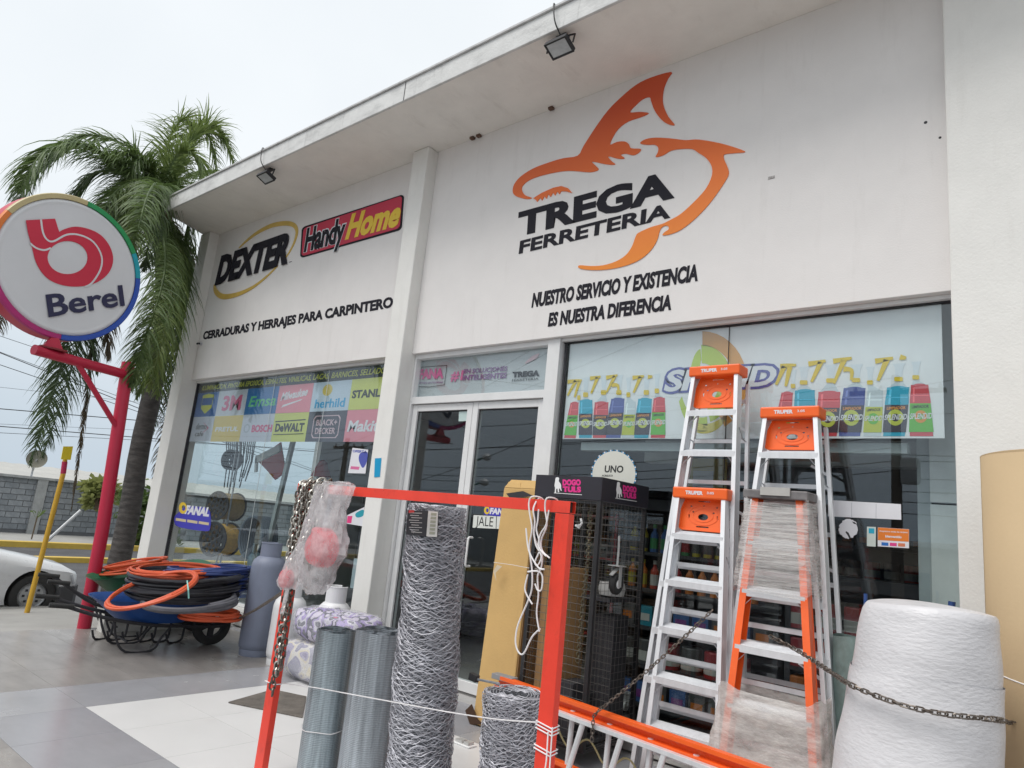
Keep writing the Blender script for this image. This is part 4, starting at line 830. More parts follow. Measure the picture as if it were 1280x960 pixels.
def chicken(x, y, r, h, name, label, lean, cell=.042, layers=5, top_taper=1.):
    t_ = thing(name, label, 'wire roll', (x, y, 0)); rr_ = random.Random(int(h * 100))
    def P(a, z, dr): 
        k = z / h; rad = (r + dr) * (1 + (top_taper - 1) * k) + .006 * math.sin(z * 9 + a * 2) + .004 * math.sin(z * 31 + a * 3)
        return V((x + lean[0] * k + rad * math.cos(a), y + lean[1] * k + rad * math.sin(a), z))
    for L in range(layers):
        b = B(); rows = int(h / (cell * .36)); n = int(2 * math.pi * r / cell / 2) * 2 * 2; dr = -L * .006; ph0 = rr_.uniform(0, 6)
        wig = [rr_.uniform(-1, 1) for _ in range(997)]
        for i in range(rows + 1):
            z = i * h / rows; pts = []
            for j in range(n):
                a = 2 * math.pi * j / n + ph0; up = .5 if (j // 2 + i) % 2 else -.5
                dz = up * cell * .26 + .011 * math.sin(3 * a + i * .35 + L) + .006 * math.sin(9 * a + i * .8 + 2 * L) + .005 * wig[(i * 31 + j * 7) % 997]
                pts.append(P(a, min(h + .004, max(.002, z + dz)), dr + .0035 * wig[(i * 17 + j * 5) % 997]))
            b.tube(pts, .0019, 3, True)
        stuff(b.build('wire_layer', wirem, t_))
    core = M('wire_core', (.30, .31, .34), .6, .3, var=.6, scale=22, stretch=(1, 1, 5), bump=.8, bscale=90)
    b = B(); n = 30; N = int(h / .02); vs = [P(2 * math.pi * j / n, i * h / N, -layers * .006 - .004) for i in range(N + 1) for j in range(n)]
    b.add(vs, [(i * n + j, i * n + (j + 1) % n, (i + 1) * n + (j + 1) % n, (i + 1) * n + j) for i in range(N) for j in range(n)]); b.build('inner_layers', core, t_, smooth=True)
    b = B()
    for L in range(6):
        pts = [P(2 * math.pi * j / 40, h - .004 + .004 * math.sin(j * 1.3 + L), -.02 - L * (r - .05) / 7) for j in range(40)]; b.tube(pts, .0022, 4, True)
    stuff(b.build('top_coils', wirem, t_)); return t_
ck = chicken(-2.70, -2.09, .172, 1.56, 'chicken_wire_roll', 'tall roll of grey hexagonal chicken wire with black paper label', (-.085, -.02), top_taper=.92)
def lab(px, py): return CAM + ray(px, py) * ((-2.262 - CAM.y) / ray(px, py).y)
lz2 = zoomed(PY(-2.27), 8, 500, 600)
lb_ = flat('paper_label', [(78, 300), (385, 318), (378, 572), (62, 545)], lz2, M('label_black', (.03, .03, .035), .5, var=.3), ck, .0, .002)
for i in range(9): flat('label_line', [(95 + (i % 3) * 12, 325 + i * 24), (225 - (i % 2) * 30, 330 + i * 24), (224 - (i % 2) * 30, 336 + i * 24), (94 + (i % 3) * 12, 332 + i * 24)], lz2, M('label_grey', (.5, .48, .47), .6), ck, .003, .0006)
flat('label_panel', [(288, 310), (385, 318), (375, 570), (268, 564)], lz2, M('label_white', (.62, .61, .58), .6), ck, .003, .0006)
for i in range(6):
    u = i / 6; flat('label_box', [(318 - u * 20, 328 + u * 225), (372 - u * 20, 332 + u * 225), (368 - u * 20, 358 + u * 225), (314 - u * 20, 355 + u * 225)], lz2, M('label_khaki', (.35, .35, .28), .6), ck, .004, .0006)
flat('label_mark', [(95, 300), (150, 305), (148, 325), (93, 330)], lz2, M('label_red', (.5, .04, .04), .6), ck, .0042, .0006)
chicken(-2.235, -1.965, .155, .70, 'chicken_wire_roll', 'short roll of fine hexagonal wire beside the right red post', (0, 0), .027, 4)
# ---- tall cardboard box leaning by the doors
card = streaks(M('cardboard', (.56, .36, .14), .8, var=.06, scale=3, bump=.15), (.35, .22, .09), .35); cards = M('cardboard_side', (.36, .21, .09), .85, var=.1, scale=4)
t = thing('tall_carton', 'very tall yellow brown cardboard box leaning beside the glass doors', 'box', (-3.55, -.45, 0))
def q8(xa, xb, y0, y1, xc, xd, y2, y3, z0, z1): return [(xa, y0, z0), (xb, y0, z0), (xb, y1, z0), (xa, y1, z0), (xc, y2, z1), (xd, y2, z1), (xd, y3, z1), (xc, y3, z1)]
B().hexa(q8(-3.72, -3.36, -.56, -.32, -3.775, -3.44, -.40, -.16, 0.005, 1.80)).build('carton_body', card, t, bevel=.008)
B().hexa(q8(-3.357, -3.352, -.55, -.33, -3.437, -3.432, -.39, -.17, 0.01, 1.79)).build('side_panel', cards, t)
B().hexa(q8(-3.775, -3.44, -.40, -.16, -3.74, -3.46, -.36, -.2, 1.8, 1.87)).build('folded_top', card, t, bevel=.006)
B().hexa(q8(-3.755, -3.60, -.402, -.36, -3.75, -3.62, -.38, -.33, 1.80, 1.85)).build('loose_flap', card, t, bevel=.003)
flat('torn_hole', [(634, 617), (655, 614), (668, 620), (640, 624)], PY(-.412), blackm, t, .012, .003)
flat('torn_corner', [(582, 888), (590, 880), (597, 898), (604, 905), (588, 906)], PY(-.57), M('torn_dark', (.06, .03, .015), .9), t, .001, .004)
flat('tape_tear', [(622, 706), (628, 708), (620, 716), (621, 726), (617, 714)], PY(-.53), M('tape_clear', (.62, .52, .38), .3), t, .004, .002)
# ---- black wire cage with lettered header
CX0, CX1, CY0, CY1 = -3.204, -2.634, -.70, -.04
t = thing('wire_display_cage', 'black wire display cage with black header and pink lettering', 'display', (-2.92, -.37, 0))
for x in (CX0, CX1 - .03):
    for y in (CY0, CY1 - .03): B().box((x, y, .1), (x + .03, y + .03, 1.725)).build('upright', black, t, bevel=.002)
hd_ = M('header_black', (.022, .02, .028), .45, var=.1)
for a, c in (((CX0 - .002, CY0 - .006, 1.727), (CX1, CY0, 1.888)), ((CX1 + .0005, CY0 - .006, 1.727), (CX1 + .006, CY1, 1.888)), ((CX0 - .002, CY1 - .006, 1.727), (CX1, CY1, 1.888)), ((CX0 - .008, CY0 - .006, 1.727), (CX0 - .0025, CY1, 1.888))):
    B().box(a, c).build('header_board', hd_, t, bevel=.001)
wm = M('cage_wire', (.10, .095, .09), .4, .4)
def grid(axis, fix, a0, a1, z0, z1, step=.05, r=.0016):
    b = B(); n = round((a1 - a0) / step); k = round((z1 - z0) / step)
    mk = (lambda a, z: (a, fix, z)) if axis == 'x' else (lambda a, z: (fix, a, z))
    for i in range(n + 1): a = a0 + (a1 - a0) * i / n; b.tube([mk(a, z0), mk(a, z1)], r, 4)
    off = .0025
    mk2 = (lambda a, z: (a, fix - off, z)) if axis == 'x' else (lambda a, z: (fix + off, a, z))
    for i in range(k + 1): z = z0 + (z1 - z0) * i / k; b.tube([mk2(a0, z), mk2(a1, z)], r, 4)
    return stuff(b.build('wire_grid', wm, t))
grid('x', CY0, CX0 + .03, CX1 - .03, .12, 1.72); grid('y', CX1, CY0 + .03, CY1 - .03, .12, 1.72); grid('x', CY1, CX0 + .03, CX1 - .03, .12, 1.72); grid('y', CX0, CY0 + .03, CY1 - .03, .12, 1.72)
grid('x', (CY0 + CY1) / 2, CX0 + .03, CX1 - .03, .12, 1.72)
for z in (.1, 1.7): 
    for a, c in (((CX0 + .031, CY0 + .002, z), (CX1 - .031, CY0 + .02, z + .02)), ((CX1 - .02, CY0 + .031, z), (CX1 - .002, CY1 - .031, z + .02))): B().box(a, c).build('rail', black, t)
B().box((CX0 + .031, CY0 + .031, .121), (CX1 - .031, CY1 - .031, .135)).build('base_board', black, t)
HZ = zoomed(PY(CY0 - .006), 7.53, 660, 585); HX = zoomed(PN((CX1 + .006, 0, 0), (1, 0, 0)), 7.53, 660, 585); hp = pc('hotpink2', (.75, .03, .25)); hw = pc('doghwhite', (.8, .8, .8))
dog = [(262,92),(285,88),(294,100),(290,122),(300,138),(312,160),(312,190),(318,212),(310,214),(300,190),(292,205),(294,226),(282,226),(278,195),(266,200),(264,232),(252,232),(256,190),(250,165),(256,130)]
for Z, dx, dy, sx, a in ((HZ, 0, 0, 1, 0), (HX, 0, 0, 1, 1)):
    if a == 0: dg = dog; tx = [('DOGO', (326, 166), (498, 166), (326, 108)), ('TULS', (328, 226), (500, 230), (328, 172))]; ln = [(245, 232), (508, 250), (508, 255), (245, 237)]
    else: dg = [(826 + (x - 245) * .8, 128 + (y - 88) * 1.03 + (x - 245) * .15) for x, y in dog]; tx = [('DOGO', (893, 220), (1020, 236), (893, 160)), ('TULS', (890, 278), (1018, 292), (890, 224))]; ln = [(820, 280), (1022, 312), (1022, 317), (820, 285)]
    flat('dog_emblem', smooth(dg, 2), Z, hw, t, .0004, .001); flat('underline', ln, Z, hw, t, .0004, .001)
    for s_, bl, br, tl in tx: text('brand_name', s_, Z, bl, br, tl, hp, t, .07, .0004, .001)
# what hangs and stands in the cage
t = thing('caster_wheel', 'rubber caster wheel with white bracket hanging inside the wire cage', 'wheel', (-2.62, -.6, 1.1))
cc = PN((CX1 + .03, 0, 0), (1, 0, 0))(770, 730)
B().lathe([(.03, -.022), (.062, -.022), (.072, -.012), (.072, .012), (.062, .022), (.03, .022)], cc, 24, 'x').build('tyre', rubber, t, smooth=True)
B().lathe([(.012, -.026), (.03, -.022), (.03, .022), (.012, .026)], cc, 16, 'x').build('hub', white, t)
gm = M('caster_grey', (.55, .55, .54), .4, .4)
for s_ in (-.03, .03): B().beam(cc + V((s_, .0, -.02)), cc + V((s_, .0, .12)), .004, .035, (1, 0, 0)).build('fork', gm, t)
B().box(cc + V((-.045, -.05, .121)), cc + V((.045, .05, .127))).build('plate', gm, t); B().tube([cc + V((0, 0, .127)), cc + V((0, .005, .22)), cc + V((0, 0, .33))], .008, 6).build('strap', gm, t)
B().beam(cc + V((0, .03, .12)), cc + V((0, -.075, .06)), .03, .006, (1, 0, 0)).build('brake_arm', gm, t)
t = thing('hanging_strap', 'braided chain strip hanging inside the front of the wire cage', 'chain', (-3.0, -.62, .5))
b = B(); zz2 = PY(-.62); chain(b, [zz2(738, 640), zz2(735, 700), zz2(728, 760), zz2(722, 830)], .03, .03, .004); stuff(b.build('links', M('brass_chain', (.16, .14, .09), .5, .6), t))
t = thing('small_clamp', 'small white clamp hanging in the cage beside the red post', 'clamp', PY(-.66)(725, 660)); c = PY(-.66)(724, 657)
B().tube([c + V((-.03, 0, 0)), c + V((0, 0, -.015)), c + V((.02, 0, .02)), c + V((.01, 0, .05))], .009, 6).build('jaw', white, t); B().lathe([(.012, -.01), (.012, .01)], c, 10, 'y').build('screw', gm, t)
for k, (x, y, w_, d_, h_, m_) in enumerate(((-3.15, -.6, .2, .3, 1.1, cards), (-2.92, -.62, .12, .2, .35, blackm), (-2.85, -.35, .18, .2, .8, blackm), (-3.1, -.6, .12, .12, .35, blackm))):
    z_ = .136 if k < 3 else 1.24
    tag(B().box((x, y, z_), (x + w_, y + d_, z_ + h_)).build('carton', m_, None, bevel=.004), ['tall brown carton standing inside the wire cage', 'small black box on the floor of the wire cage', 'tall black box at the back of the wire cage', 'black box resting on top of the brown carton in the cage'][k], 'box')
t = thing('white_sack', 'pale folded sack lying in the right side of the wire cage', 'sack', (-2.8, -.3, .95)); B().lathe([(.02, -.05), (.09, -.045), (.1, 0), (.09, .045), (.02, .05)], (-2.74, -.3, 1.12), 20).build('sack_body', M('sack_cloth', (.45, .45, .44), .8, bump=.6, bscale=20), t, smooth=True); B().box((-2.9, -.45, .936 + .1), (-2.66, -.1, 1.06)).build('support', blackm, t)
for k, (px, py) in enumerate(((776, 868), (765, 860))):
    c = PZ(.12)(px + 6, py + 14); t = thing('caster_wheel', ['grey caster lying behind the orange ladder rail', 'second grey caster hooked low at the corner of the cage'][k], 'wheel', c)
    B().lathe([(.015, -.012), (.04, -.012), (.04, .012), (.015, .012)], c, 18, 'x').build('wheel', gm, t); B().beam(c + V((0, 0, .0)), c + V((0, .02, .1)), .05, .012, (1, 0, 0)).build('fork', gm, t); B().box(c + V((-.04, -.03, .1)), c + V((.04, .05, .106))).build('plate', gm, t)
# ---- step ladders
def stepladder(label, TL, TR, BL, BR, treads, dep=.075, railm=alum, cap=True, rear=True, tray=None, rw=.028, brace_every=1, capdepth=.16, ztop=None, nback=.16, feet=True, group='step ladders standing before the right window'):
    TL, TR, BL, BR = map(V, (TL, TR, BL, BR)); n = (TR - TL).cross(BL - TL).normalized()
    if n.y > 0: n = -n       # n points to the street
    def low(T, Bo):           # extend a rail down to the floor
        return T + (Bo - T) * ((T.z - .0) / (T.z - Bo.z))
    GL, GR = low(TL, BL), low(TR, BR); t_ = thing('step_ladder', label, 'ladder', (GL + GR) / 2, group)
    def at(z, T, G): return T.lerp(G, (T.z - z) / (T.z - G.z))
    sx = (TR - TL).normalized()
    for T, G, s_ in ((TL, GL, 1), (TR, GR, -1)):
        b = B(); o_ = sx * s_ * rw / 2      # channel section: web + two flanges
        b.beam(G + o_ * .25, T + o_ * .25, .005, dep, sx); b.beam(G + o_ + n * dep / 2, T + o_ + n * dep / 2, rw, .006, sx); b.beam(G + o_ - n * dep / 2, T + o_ - n * dep / 2, rw, .006, sx)
        b.build('front_rail', railm, t_)
        B().box(G + V((-.03, -.045, 0)), G + V((.03, .045, .045))).build('foot', rubber, t_, bevel=.004)
    for z in treads:
        a = at(z, TL, GL); c_ = at(z, TR, GR); b = B(); o_ = V((0, .0, 0)); w0 = sx * rw * .3
        tl_ = .022; b.hexa([a + V((0, -dep * .57, -.004)) + w0, c_ + V((0, -dep * .57, -.004)) - w0, c_ + V((0, dep * .62, tl_ - .004)) - w0, a + V((0, dep * .62, tl_ - .004)) + w0, a + V((0, -dep * .57, 0)) + w0, c_ + V((0, -dep * .57, 0)) - w0, c_ + V((0, dep * .62, tl_)) - w0, a + V((0, dep * .62, tl_)) + w0])
        b.hexa([a + V((0, -dep * .62, -.038)) + w0, c_ + V((0, -dep * .62, -.038)) - w0, c_ + V((0, -dep * .57, -.032)) - w0, a + V((0, -dep * .57, -.032)) + w0, a + V((0, -dep * .62, .001)) + w0, c_ + V((0, -dep * .62, .001)) - w0, c_ + V((0, -dep * .57, .001)) - w0, a + V((0, -dep * .57, .001)) + w0])
        for q in range(5): yy = -dep * .4 + q * dep * .2; zq = tl_ * (yy / dep + .57) / 1.19 + .001; b.beam(a + V((0, yy, zq)) + w0, c_ + V((0, yy, zq)) - w0, .004, .004, (0, 1, 0))
        tr_ = b.build('tread', alum, t_)
        for P_, s_ in ((a, 1), (c_, -1)):
            B().beam(P_ + sx * s_ * .09 + V((0, .0, -.01)), at(z - .1, TL if s_ == 1 else TR, GL if s_ == 1 else GR) + sx * s_ * .012, .003, .022, (0, 0, 1)).build('tread_brace', alum, tr_) if z in treads[::brace_every] else None
    if cap:
        w_ = (TR - TL).length; b = B(); e = .015; c0 = (TL + TR) / 2 + V((0, .02, 0)); hx = sx * (w_ / 2 + .02); hy = V((0, capdepth / 2, 0))
        b.hexa([c0 - hx - hy + V((0, 0, -.045)), c0 + hx - hy + V((0, 0, -.045)), c0 + hx + hy + V((0, 0, -.045)), c0 - hx + hy + V((0, 0, -.045)), c0 - hx - hy + V((0, 0, .03)), c0 + hx - hy + V((0, 0, .03)), c0 + hx + hy + V((0, 0, .03)), c0 - hx + hy + V((0, 0, .03))])
        o_ = b.build('top_cap', orangep, t_, bevel=.01)
        fy = (c0 - hy).y - .0008; pa = c0 - hy
        fn_ = lambda a_, b_: V((pa.x + (-.22 + .44 * a_) * w_, fy, pa.z - .022 + .03 * b_)); fn_.n = V((0, -1, 0))
        vs, fs = textmesh('TRUPER', .05); extr(vs, fs, lambda_n(lambda a_, b_: V((pa.x + (-.28 + .36 * a_) * w_, fy, pa.z - .02 + .026 * b_))), .0, .0006).build('cap_lettering', Wt, o_)
        vs, fs = textmesh('3.05', .02); extr(vs, fs, lambda_n(lambda a_, b_: V((pa.x + (.16 + .14 * a_) * w_, fy, pa.z - .012 + .016 * b_))), .0, .0006).build('cap_lettering', Wt, o_)
    if tray:     # orange pinned plate with holes hung below the cap
        za, zb_ = tray; a = at(za, TL, GL); c_ = at(za, TR, GR); d_ = at(zb_, TL, GL); e_ = at(zb_, TR, GR); yy = .035
        ox = .2
        f_ = lambda u, v: (a.lerp(c_, u)).lerp(d_.lerp(e_, u), v) + V((0, dep * .5, 0))
        f_.n = n; lo = [(.12, .02), (.93, .02), (.97, .35), (.97, .95), (.92, .99), (.1, .99), (.05, .93), (.05, .35)]
        loops = [lo, circ(.5, .56, .10, .10, 16)] + [circ(x, y, .022, .025, 8) for x, y in ((.25, .25), (.5, .22), (.76, .25), (.3, .42), (.7, .42))] + [[(x - .015, .5), (x + .015, .5), (x + .015, .62), (x - .015, .62)] for x in (.22, .78)] + [[(.38, .84), (.62, .84), (.62, .88), (.38, .88)], [(.38, .07), (.62, .07), (.62, .10), (.38, .10)]]
        vs, fs = poly2d(loops); tr_ = extr(vs, fs, f_, 0, .006).build('tool_tray', orangep, t_)
        for r0 in (.2, .3): 
            vs, fs = poly2d([circ(.5, .52, r0, r0, 30), circ(.5, .52, r0 - .012, r0 - .012, 30)]); extr(vs, fs, f_, .006, .003).build('tray_ridge', orangep, tr_)
        vs, fs = poly2d([lo, [(.5 + (x - .5) * .93, .5 + (y - .5) * .93) for x, y in lo]]); extr(vs, fs, f_, .006, .008).build('tray_rim', orangep, tr_)
    if rear:
        off = -n * nback; T2, G2 = [p + off + V((0, 0, -.06)) for p in (TL, TR)], [p + off * 1.1 for p in (GL, GR)]
        for k_ in (0, 1):
            s_ = 1 if k_ == 0 else -1; G2[k_] = G2[k_] + V((0, 0, .02 - G2[k_].z)); b = B(); b.beam(G2[k_] - sx * s_ * .012, T2[k_] - sx * s_ * .006, .025, .03, sx); b.build('rear_rail', alum, t_, bevel=.002)
        for z in treads: 
            z2 = z + .1; u = lambda T, G: T.lerp(G, (T.z - z2) / (T.z - G.z)); p_, q_ = u(T2[0], G2[0]), u(T2[1], G2[1])
            B().beam(p_, q_, .028, .012, (0, 0, 1)).build('rear_bar', alum, t_)
        for z in treads[::2]:
            z2 = z + .1; p_ = T2[0].lerp(G2[0], (T2[0].z - z2) / (T2[0].z - G2[0].z)); q_ = T2[1].lerp(G2[1], (T2[1].z - z2 + .22) / (T2[1].z - G2[1].z))
            B().beam(p_.lerp(q_, .72), q_, .018, .004, (0, 0, 1)).build('diagonal_brace', alum, t_)
        z2 = treads[0] - .12
        for T, G, T_, G_ in ((TL, GL, T2[0], G2[0]), (TR, GR, T2[1], G2[1])):
            p_ = at(z2, T, G); q_ = T_.lerp(G_, (T_.z - z2 + .08) / (T_.z - G_.z)); B().tube([p_, (p_ + q_) / 2 + V((0, 0, -.03)), q_], .005, 5).build('spreader', steel, t_)
    return t_
def lambda_n(f_): f_.n = V((0, -1, 0)); return f_
stepladder('tallest aluminium step ladder, orange cap level with the banner name', (-2.24, -.16, 2.74), (-1.895, -.16, 2.74), (-2.32, -.526, .45), (-1.725, -.526, .45), [2.43, 2.135, 1.835, 1.535, 1.235, .935, .635, .335], tray=(2.70, 2.46), nback=.14)
stepladder('shorter aluminium step ladder set in front of the tallest one', (-2.215, -.37, 1.84), (-1.865, -.37, 1.84), (-2.175, -.69, .45), (-1.715, -.69, .45), [1.555, 1.255, .965, .675, .40, .13], tray=(1.80, 1.58), nback=.10)
stepladder('aluminium step ladder behind the plastic wrapped orange ladder', (-1.705, -.16, 2.42), (-1.36, -.16, 2.42), (-1.80, -.51, .5), (-1.145, -.51, .5), [2.135, 1.835, 1.535, 1.235, .935, .635, .335], tray=(2.37, 2.16), nback=.14)
ld = stepladder('orange fibreglass step ladder wrapped in stretch film', (-1.665, -.415, 1.85), (-1.365, -.415, 1.85), (-1.665, -.77, .5), (-1.165, -.77, .5), [1.55, 1.265, .955, .645, .335], railm=orangef, cap=False, dep=.085, rw=.04, nback=.12)
# wrapping film on it
stretchf = filmmat('stretch_film', (.74, .72, .70), .45, 9, (.5, .5, 9), .2, .10, .56)
def sleeve(par, zs, name, TLz, m_, grow=.045, n=44, seed=3, flare=0.):
    rr_ = random.Random(seed); T0, T1, G0, G1 = V((-1.665, -.415, 1.85)), V((-1.365, -.415, 1.85)), V((-1.665, -.90, 0)), V((-1.09, -.90, 0)); vs = []
    for i, z in enumerate(zs):
        k = (1.85 - z) / 1.85; a = T0.lerp(G0, k); c_ = T1.lerp(G1, k); hw_ = (c_ - a).length / 2 + grow + flare * max(0, i / len(zs) - .4); ce = (a + c_) / 2 + V((0, .02, 0)); 
        if i == 0 or i == len(zs) - 1: z += 0
        for j in range(n):
            th = 2 * math.pi * j / n; cs, sn = math.cos(th), math.sin(th); ex = lambda v: math.copysign(abs(v) ** .3, v)
            wr = .0022 * math.sin(i * 1.1 + j * .25) + .003 * math.sin(i * .37 + j * .9) + rr_.uniform(-.0012, .0012)
            vs.append(V((ce.x + ex(cs) * (hw_ + wr), ce.y + ex(sn) * (.112 + wr), z + rr_.uniform(-.006, .006) + (.02 * math.sin(j * .5) if i in (0, len(zs) - 1) else 0))))
    b = B(); N = len(zs); b.add(vs, [(i * n + j, i * n + (j + 1) % n, (i + 1) * n + (j + 1) % n, (i + 1) * n + j) for i in range(N - 1) for j in range(n)]); return b.build(name, m_, par, smooth=True)
sleeve(ld, [1.80 - i * .0152 for i in range(36)], 'stretch_film', None, stretchf)
sleeve(ld, [1.78 - i * .02 for i in range(18)], 'stretch_film_layer', None, stretchf, .036, seed=9)
sleeve(ld, [.74 - i * .02 for i in range(22)], 'stretch_film', None, filmmat('stretch_film_dense', (.62, .59, .56), .75, 7, (1, 1.5, 2.6), .2, .30, .78), .05, seed=4, flare=.04)
cb_ = B(); cb_.hexa([V(p) for p in ((-1.715, -.5, 1.815), (-1.32, -.5, 1.815), (-1.32, -.3, 1.815), (-1.715, -.3, 1.815), (-1.715, -.5, 1.87), (-1.32, -.5, 1.87), (-1.32, -.3, 1.87), (-1.715, -.3, 1.87))]); cb_.build('top_cap', M('wrapped_cap', (.16, .15, .15), .5, var=.4, scale=8), ld, bevel=.008)
B().box((-1.60, -.512, 1.835), (-1.42, -.501, 1.885)).build('cap_label', M('pale_grey_label', (.42, .41, .39), .6), ld)
# ---- orange extension ladder on its side
t = thing('extension_ladder', 'long orange and aluminium extension ladder lying on its side in front of the step ladders', 'ladder', (-2.2, -.95, 0))
e0, e1 = V((-3.34, -.78, .455)), V((-.95, -1.13, .455)); ddr = (e1 - e0).normalized(); ny = V((-ddr.y, ddr.x, 0))   # ny points to the shop
def edge(off, z0, z1, thick, m_, nm, s0=0., s1=0.):
    a = e0 + ddr * s0 + ny * off; c_ = e1 + ddr * s1 + ny * off; a.z = c_.z = (z0 + z1) / 2; return B().beam(a, c_, thick, z1 - z0, ny).build(nm, m_, t, bevel=.002)
edge(.02, .37, .455, .004, orangef, 'rail_web'); edge(.0, .43, .455, .045, orangef, 'rail_flange', .001, -.001); edge(.0, .372, .392, .045, orangef, 'rail_flange', .001, -.001)
edge(-.045, .355, .38, .04, alum, 'aluminium_rail', .3, -.3)
edge(.02, .0, .075, .004, orangef, 'rail_web'); edge(.0, .055, .08, .045, orangef, 'rail_flange', .001, -.001); edge(.0, .0, .02, .045, orangef, 'rail_flange', .001, -.001)
edge(-.06, .0, .03, .03, alum, 'aluminium_rail', .3, -.3)
B().box(e0 + V((-.03, -.03, -.03)), e0 + V((.16, .04, .006))).build('end_cap', M('end_grey', (.25, .25, .26), .5), t, bevel=.004)
L_ = (e1 - e0).length
for k in range(11):
    a = e0 + ddr * (.14 + k * .30); 
    if .14 + k * .3 > L_ - .05: break
    B().tube([a + V((-.015, 0, -.42)) , a + V((0, 0, -.06))], .017, 10).build('rung', alum, t, smooth=True)
    b_ = e0 + ddr * (.27 + k * .30)
    if .27 + k * .3 < L_ - .1: B().tube([b_ - ny * .055 + V((-.09, -.0, -.43)), b_ - ny * .045 + V((0, 0, -.09))], .018, 10).build('rung', alum, t, smooth=True)
pr = M('rail_print', (.5, .05, .01), .5)
# rope woven along the rear of the ladder
t = thing('yellow_rope', 'thin yellow rope zigzagging behind the rungs of the lying ladder', 'rope', (-2.2, -.85, 0)); pts = []
for k in range(40): a = e0 + ddr * (.1 + k * .055) + ny * .09; pts.append(V((a.x, a.y, .10 + .12 * (1 - k / 40) + .05 * math.sin(k * 1.1))))
B().tube(smooth(pts, 3, False), .006, 6).build('rope_strand', M('rope_yellow', (.45, .42, .22), .8), t, smooth=True)
# ---- white strings
strm = M('white_string', (.78, .76, .76), .7, var=.1); 
t = thing('tie_string', 'thin white string stretched between the two posts of the red frame', 'string', (-2.7, -2.42, .7))
f1 = PY(yr - .03); a = PY(yr - .024)(331, 851); ms = [PY(-2.27)(390, 859), PY(-2.28)(445, 869), PY(-2.28)(505, 880), PY(-2.28)(560, 890), PY(-2.15)(620, 899)]; e = PY(yr - .024)(672, 903)
B().tube(smooth([a] + ms + [e], 4, False), .0028, 6).build('strand', strm, t, smooth=True)
def wrap(x0, x1, z, zs, nm, par, n_=2, r=.003):
    for k in range(n_):
        zz_ = z - k * .013; y0_, y1_ = yr - .024, yr + .024
        B().tube([(x0 - .004, y0_, zz_), (x1 + .004, y0_, zz_ - zs), (x1 + .004, y1_, zz_ - zs * .6), (x0 - .004, y1_, zz_ + .01)], r, 6, True).build(nm, strm, par)
wrap(xl, xl + .078, a.z, 0, 'post_wrap', t, 1); wrap(xr - .073, xr, e.z + .005, .012, 'post_wrap', t, 3); wrap(xr - .073, xr, PY(yr)(690, 935).z, .012, 'post_wrap', t, 2)
B().tube([(xr - .01, yr - .03, e.z - .02), (xr + .0, yr - .04, e.z - .12), (xr - .02, yr - .035, e.z - .3), (xr - .06, yr - .03, e.z - .5)], .003, 6).build('loose_end', strm, t)
B().tube([(xr + .006, yr - .026, e.z), (xr + .012, yr - .03, e.z - .2), (xr + .004, yr - .026, e.z - .45)], .003, 6).build('loose_end', strm, t)
t = thing('roll_tie', 'short white string tied round the narrow mesh roll', 'string', (-3.475, -2.14, .4)); z_ = PY(-2.24)(395, 917).z
B().tube([(-3.47 + .121 * math.cos(q * math.pi / 12), -2.14 + .121 * math.sin(q * math.pi / 12), z_ + .004 * math.sin(q)) for q in range(24)], .0025, 6, True).build('loop', strm, t)
t = thing('carton_tie', 'thin white string across the tall carton', 'string', PY(-.5)(640, 710)); B().tube([PY(-.512)(617, 703), PY(-.50)(640, 706), PY(-.49)(661, 710), PY(-.49)(690, 714)], .002, 5).build('strand', strm, t)
t = thing('rope_bundle', 'loose bundle of thin white rope hanging over the right end of the red bar', 'rope', PY(yr)(680, 700)); rz = zoomed(PY(yr - .034), 4.36, 540, 560)
for q, pts in enumerate(([(575,262),(545,265),(528,300),(533,360),(545,440),(530,540),(545,660),(545,760),(525,830),(470,960),(455,1050),(470,1110),(500,1120),(545,1030),(590,985)], [(560,262),(557,330),(565,400),(560,470),(575,520),(605,580),(600,650),(580,700),(585,800),(575,900),(590,1000)], [(655,265),(635,275),(625,330),(635,420),(605,500),(610,560),(650,600)], [(595,335),(590,400),(583,450),(605,540),(575,620),(590,640),(610,590),(580,530),(570,470)], [(655,340),(640,420),(610,470),(600,540),(640,590)], [(545,675),(600,672),(625,700),(620,770),(600,775),(585,740)], [(575,850),(545,800),(535,760),(550,690)], [(545,440),(560,560),(610,650),(645,662)])):
    P_ = [rz(x, y) + V((0, -.006 * q, 0)) for x, y in pts]
    if q < 3: P_ = [V((P_[0].x, yr + .03, zt - .03)), V((P_[0].x, yr, zt + .006))] + P_[1:]
    B().tube(smooth(P_, 4, False), .0036, 6).build('strand', strm, t, smooth=True)
# ---- thin chains across the goods
t = thing('guard_chain', 'thin dark chain hanging over the lying ladder to the step ladder rail', 'chain', (-2.0, -.9, .5)); b = B()
A1 = PY(-1.0)(742, 893); A2 = PY(-.80)(891, 762); chain(b, [A1 + V((-.0, 0, -.15)), A1] + sag(A1, A2, .02), .032, .018, .0032); stuff(b.build('links', chm, t))
t = thing('guard_chain', 'thin dark chain crossing in front of the white bubble wrap roll', 'chain', (-.7, -1.6, .9)); b = B()
def cyl_(px, py, cx, cy, r_):
    d_ = ray(px, py); ox, oy = CAM.x - cx, CAM.y - cy; A = d_.x ** 2 + d_.y ** 2; Bq = 2 * (ox * d_.x + oy * d_.y); Cq = ox * ox + oy * oy - r_ * r_; D_ = Bq * Bq - 4 * A * Cq
    return CAM + d_ * ((-Bq - math.sqrt(max(0, D_))) / (2 * A))
RB = (-.600, -1.415, .318)
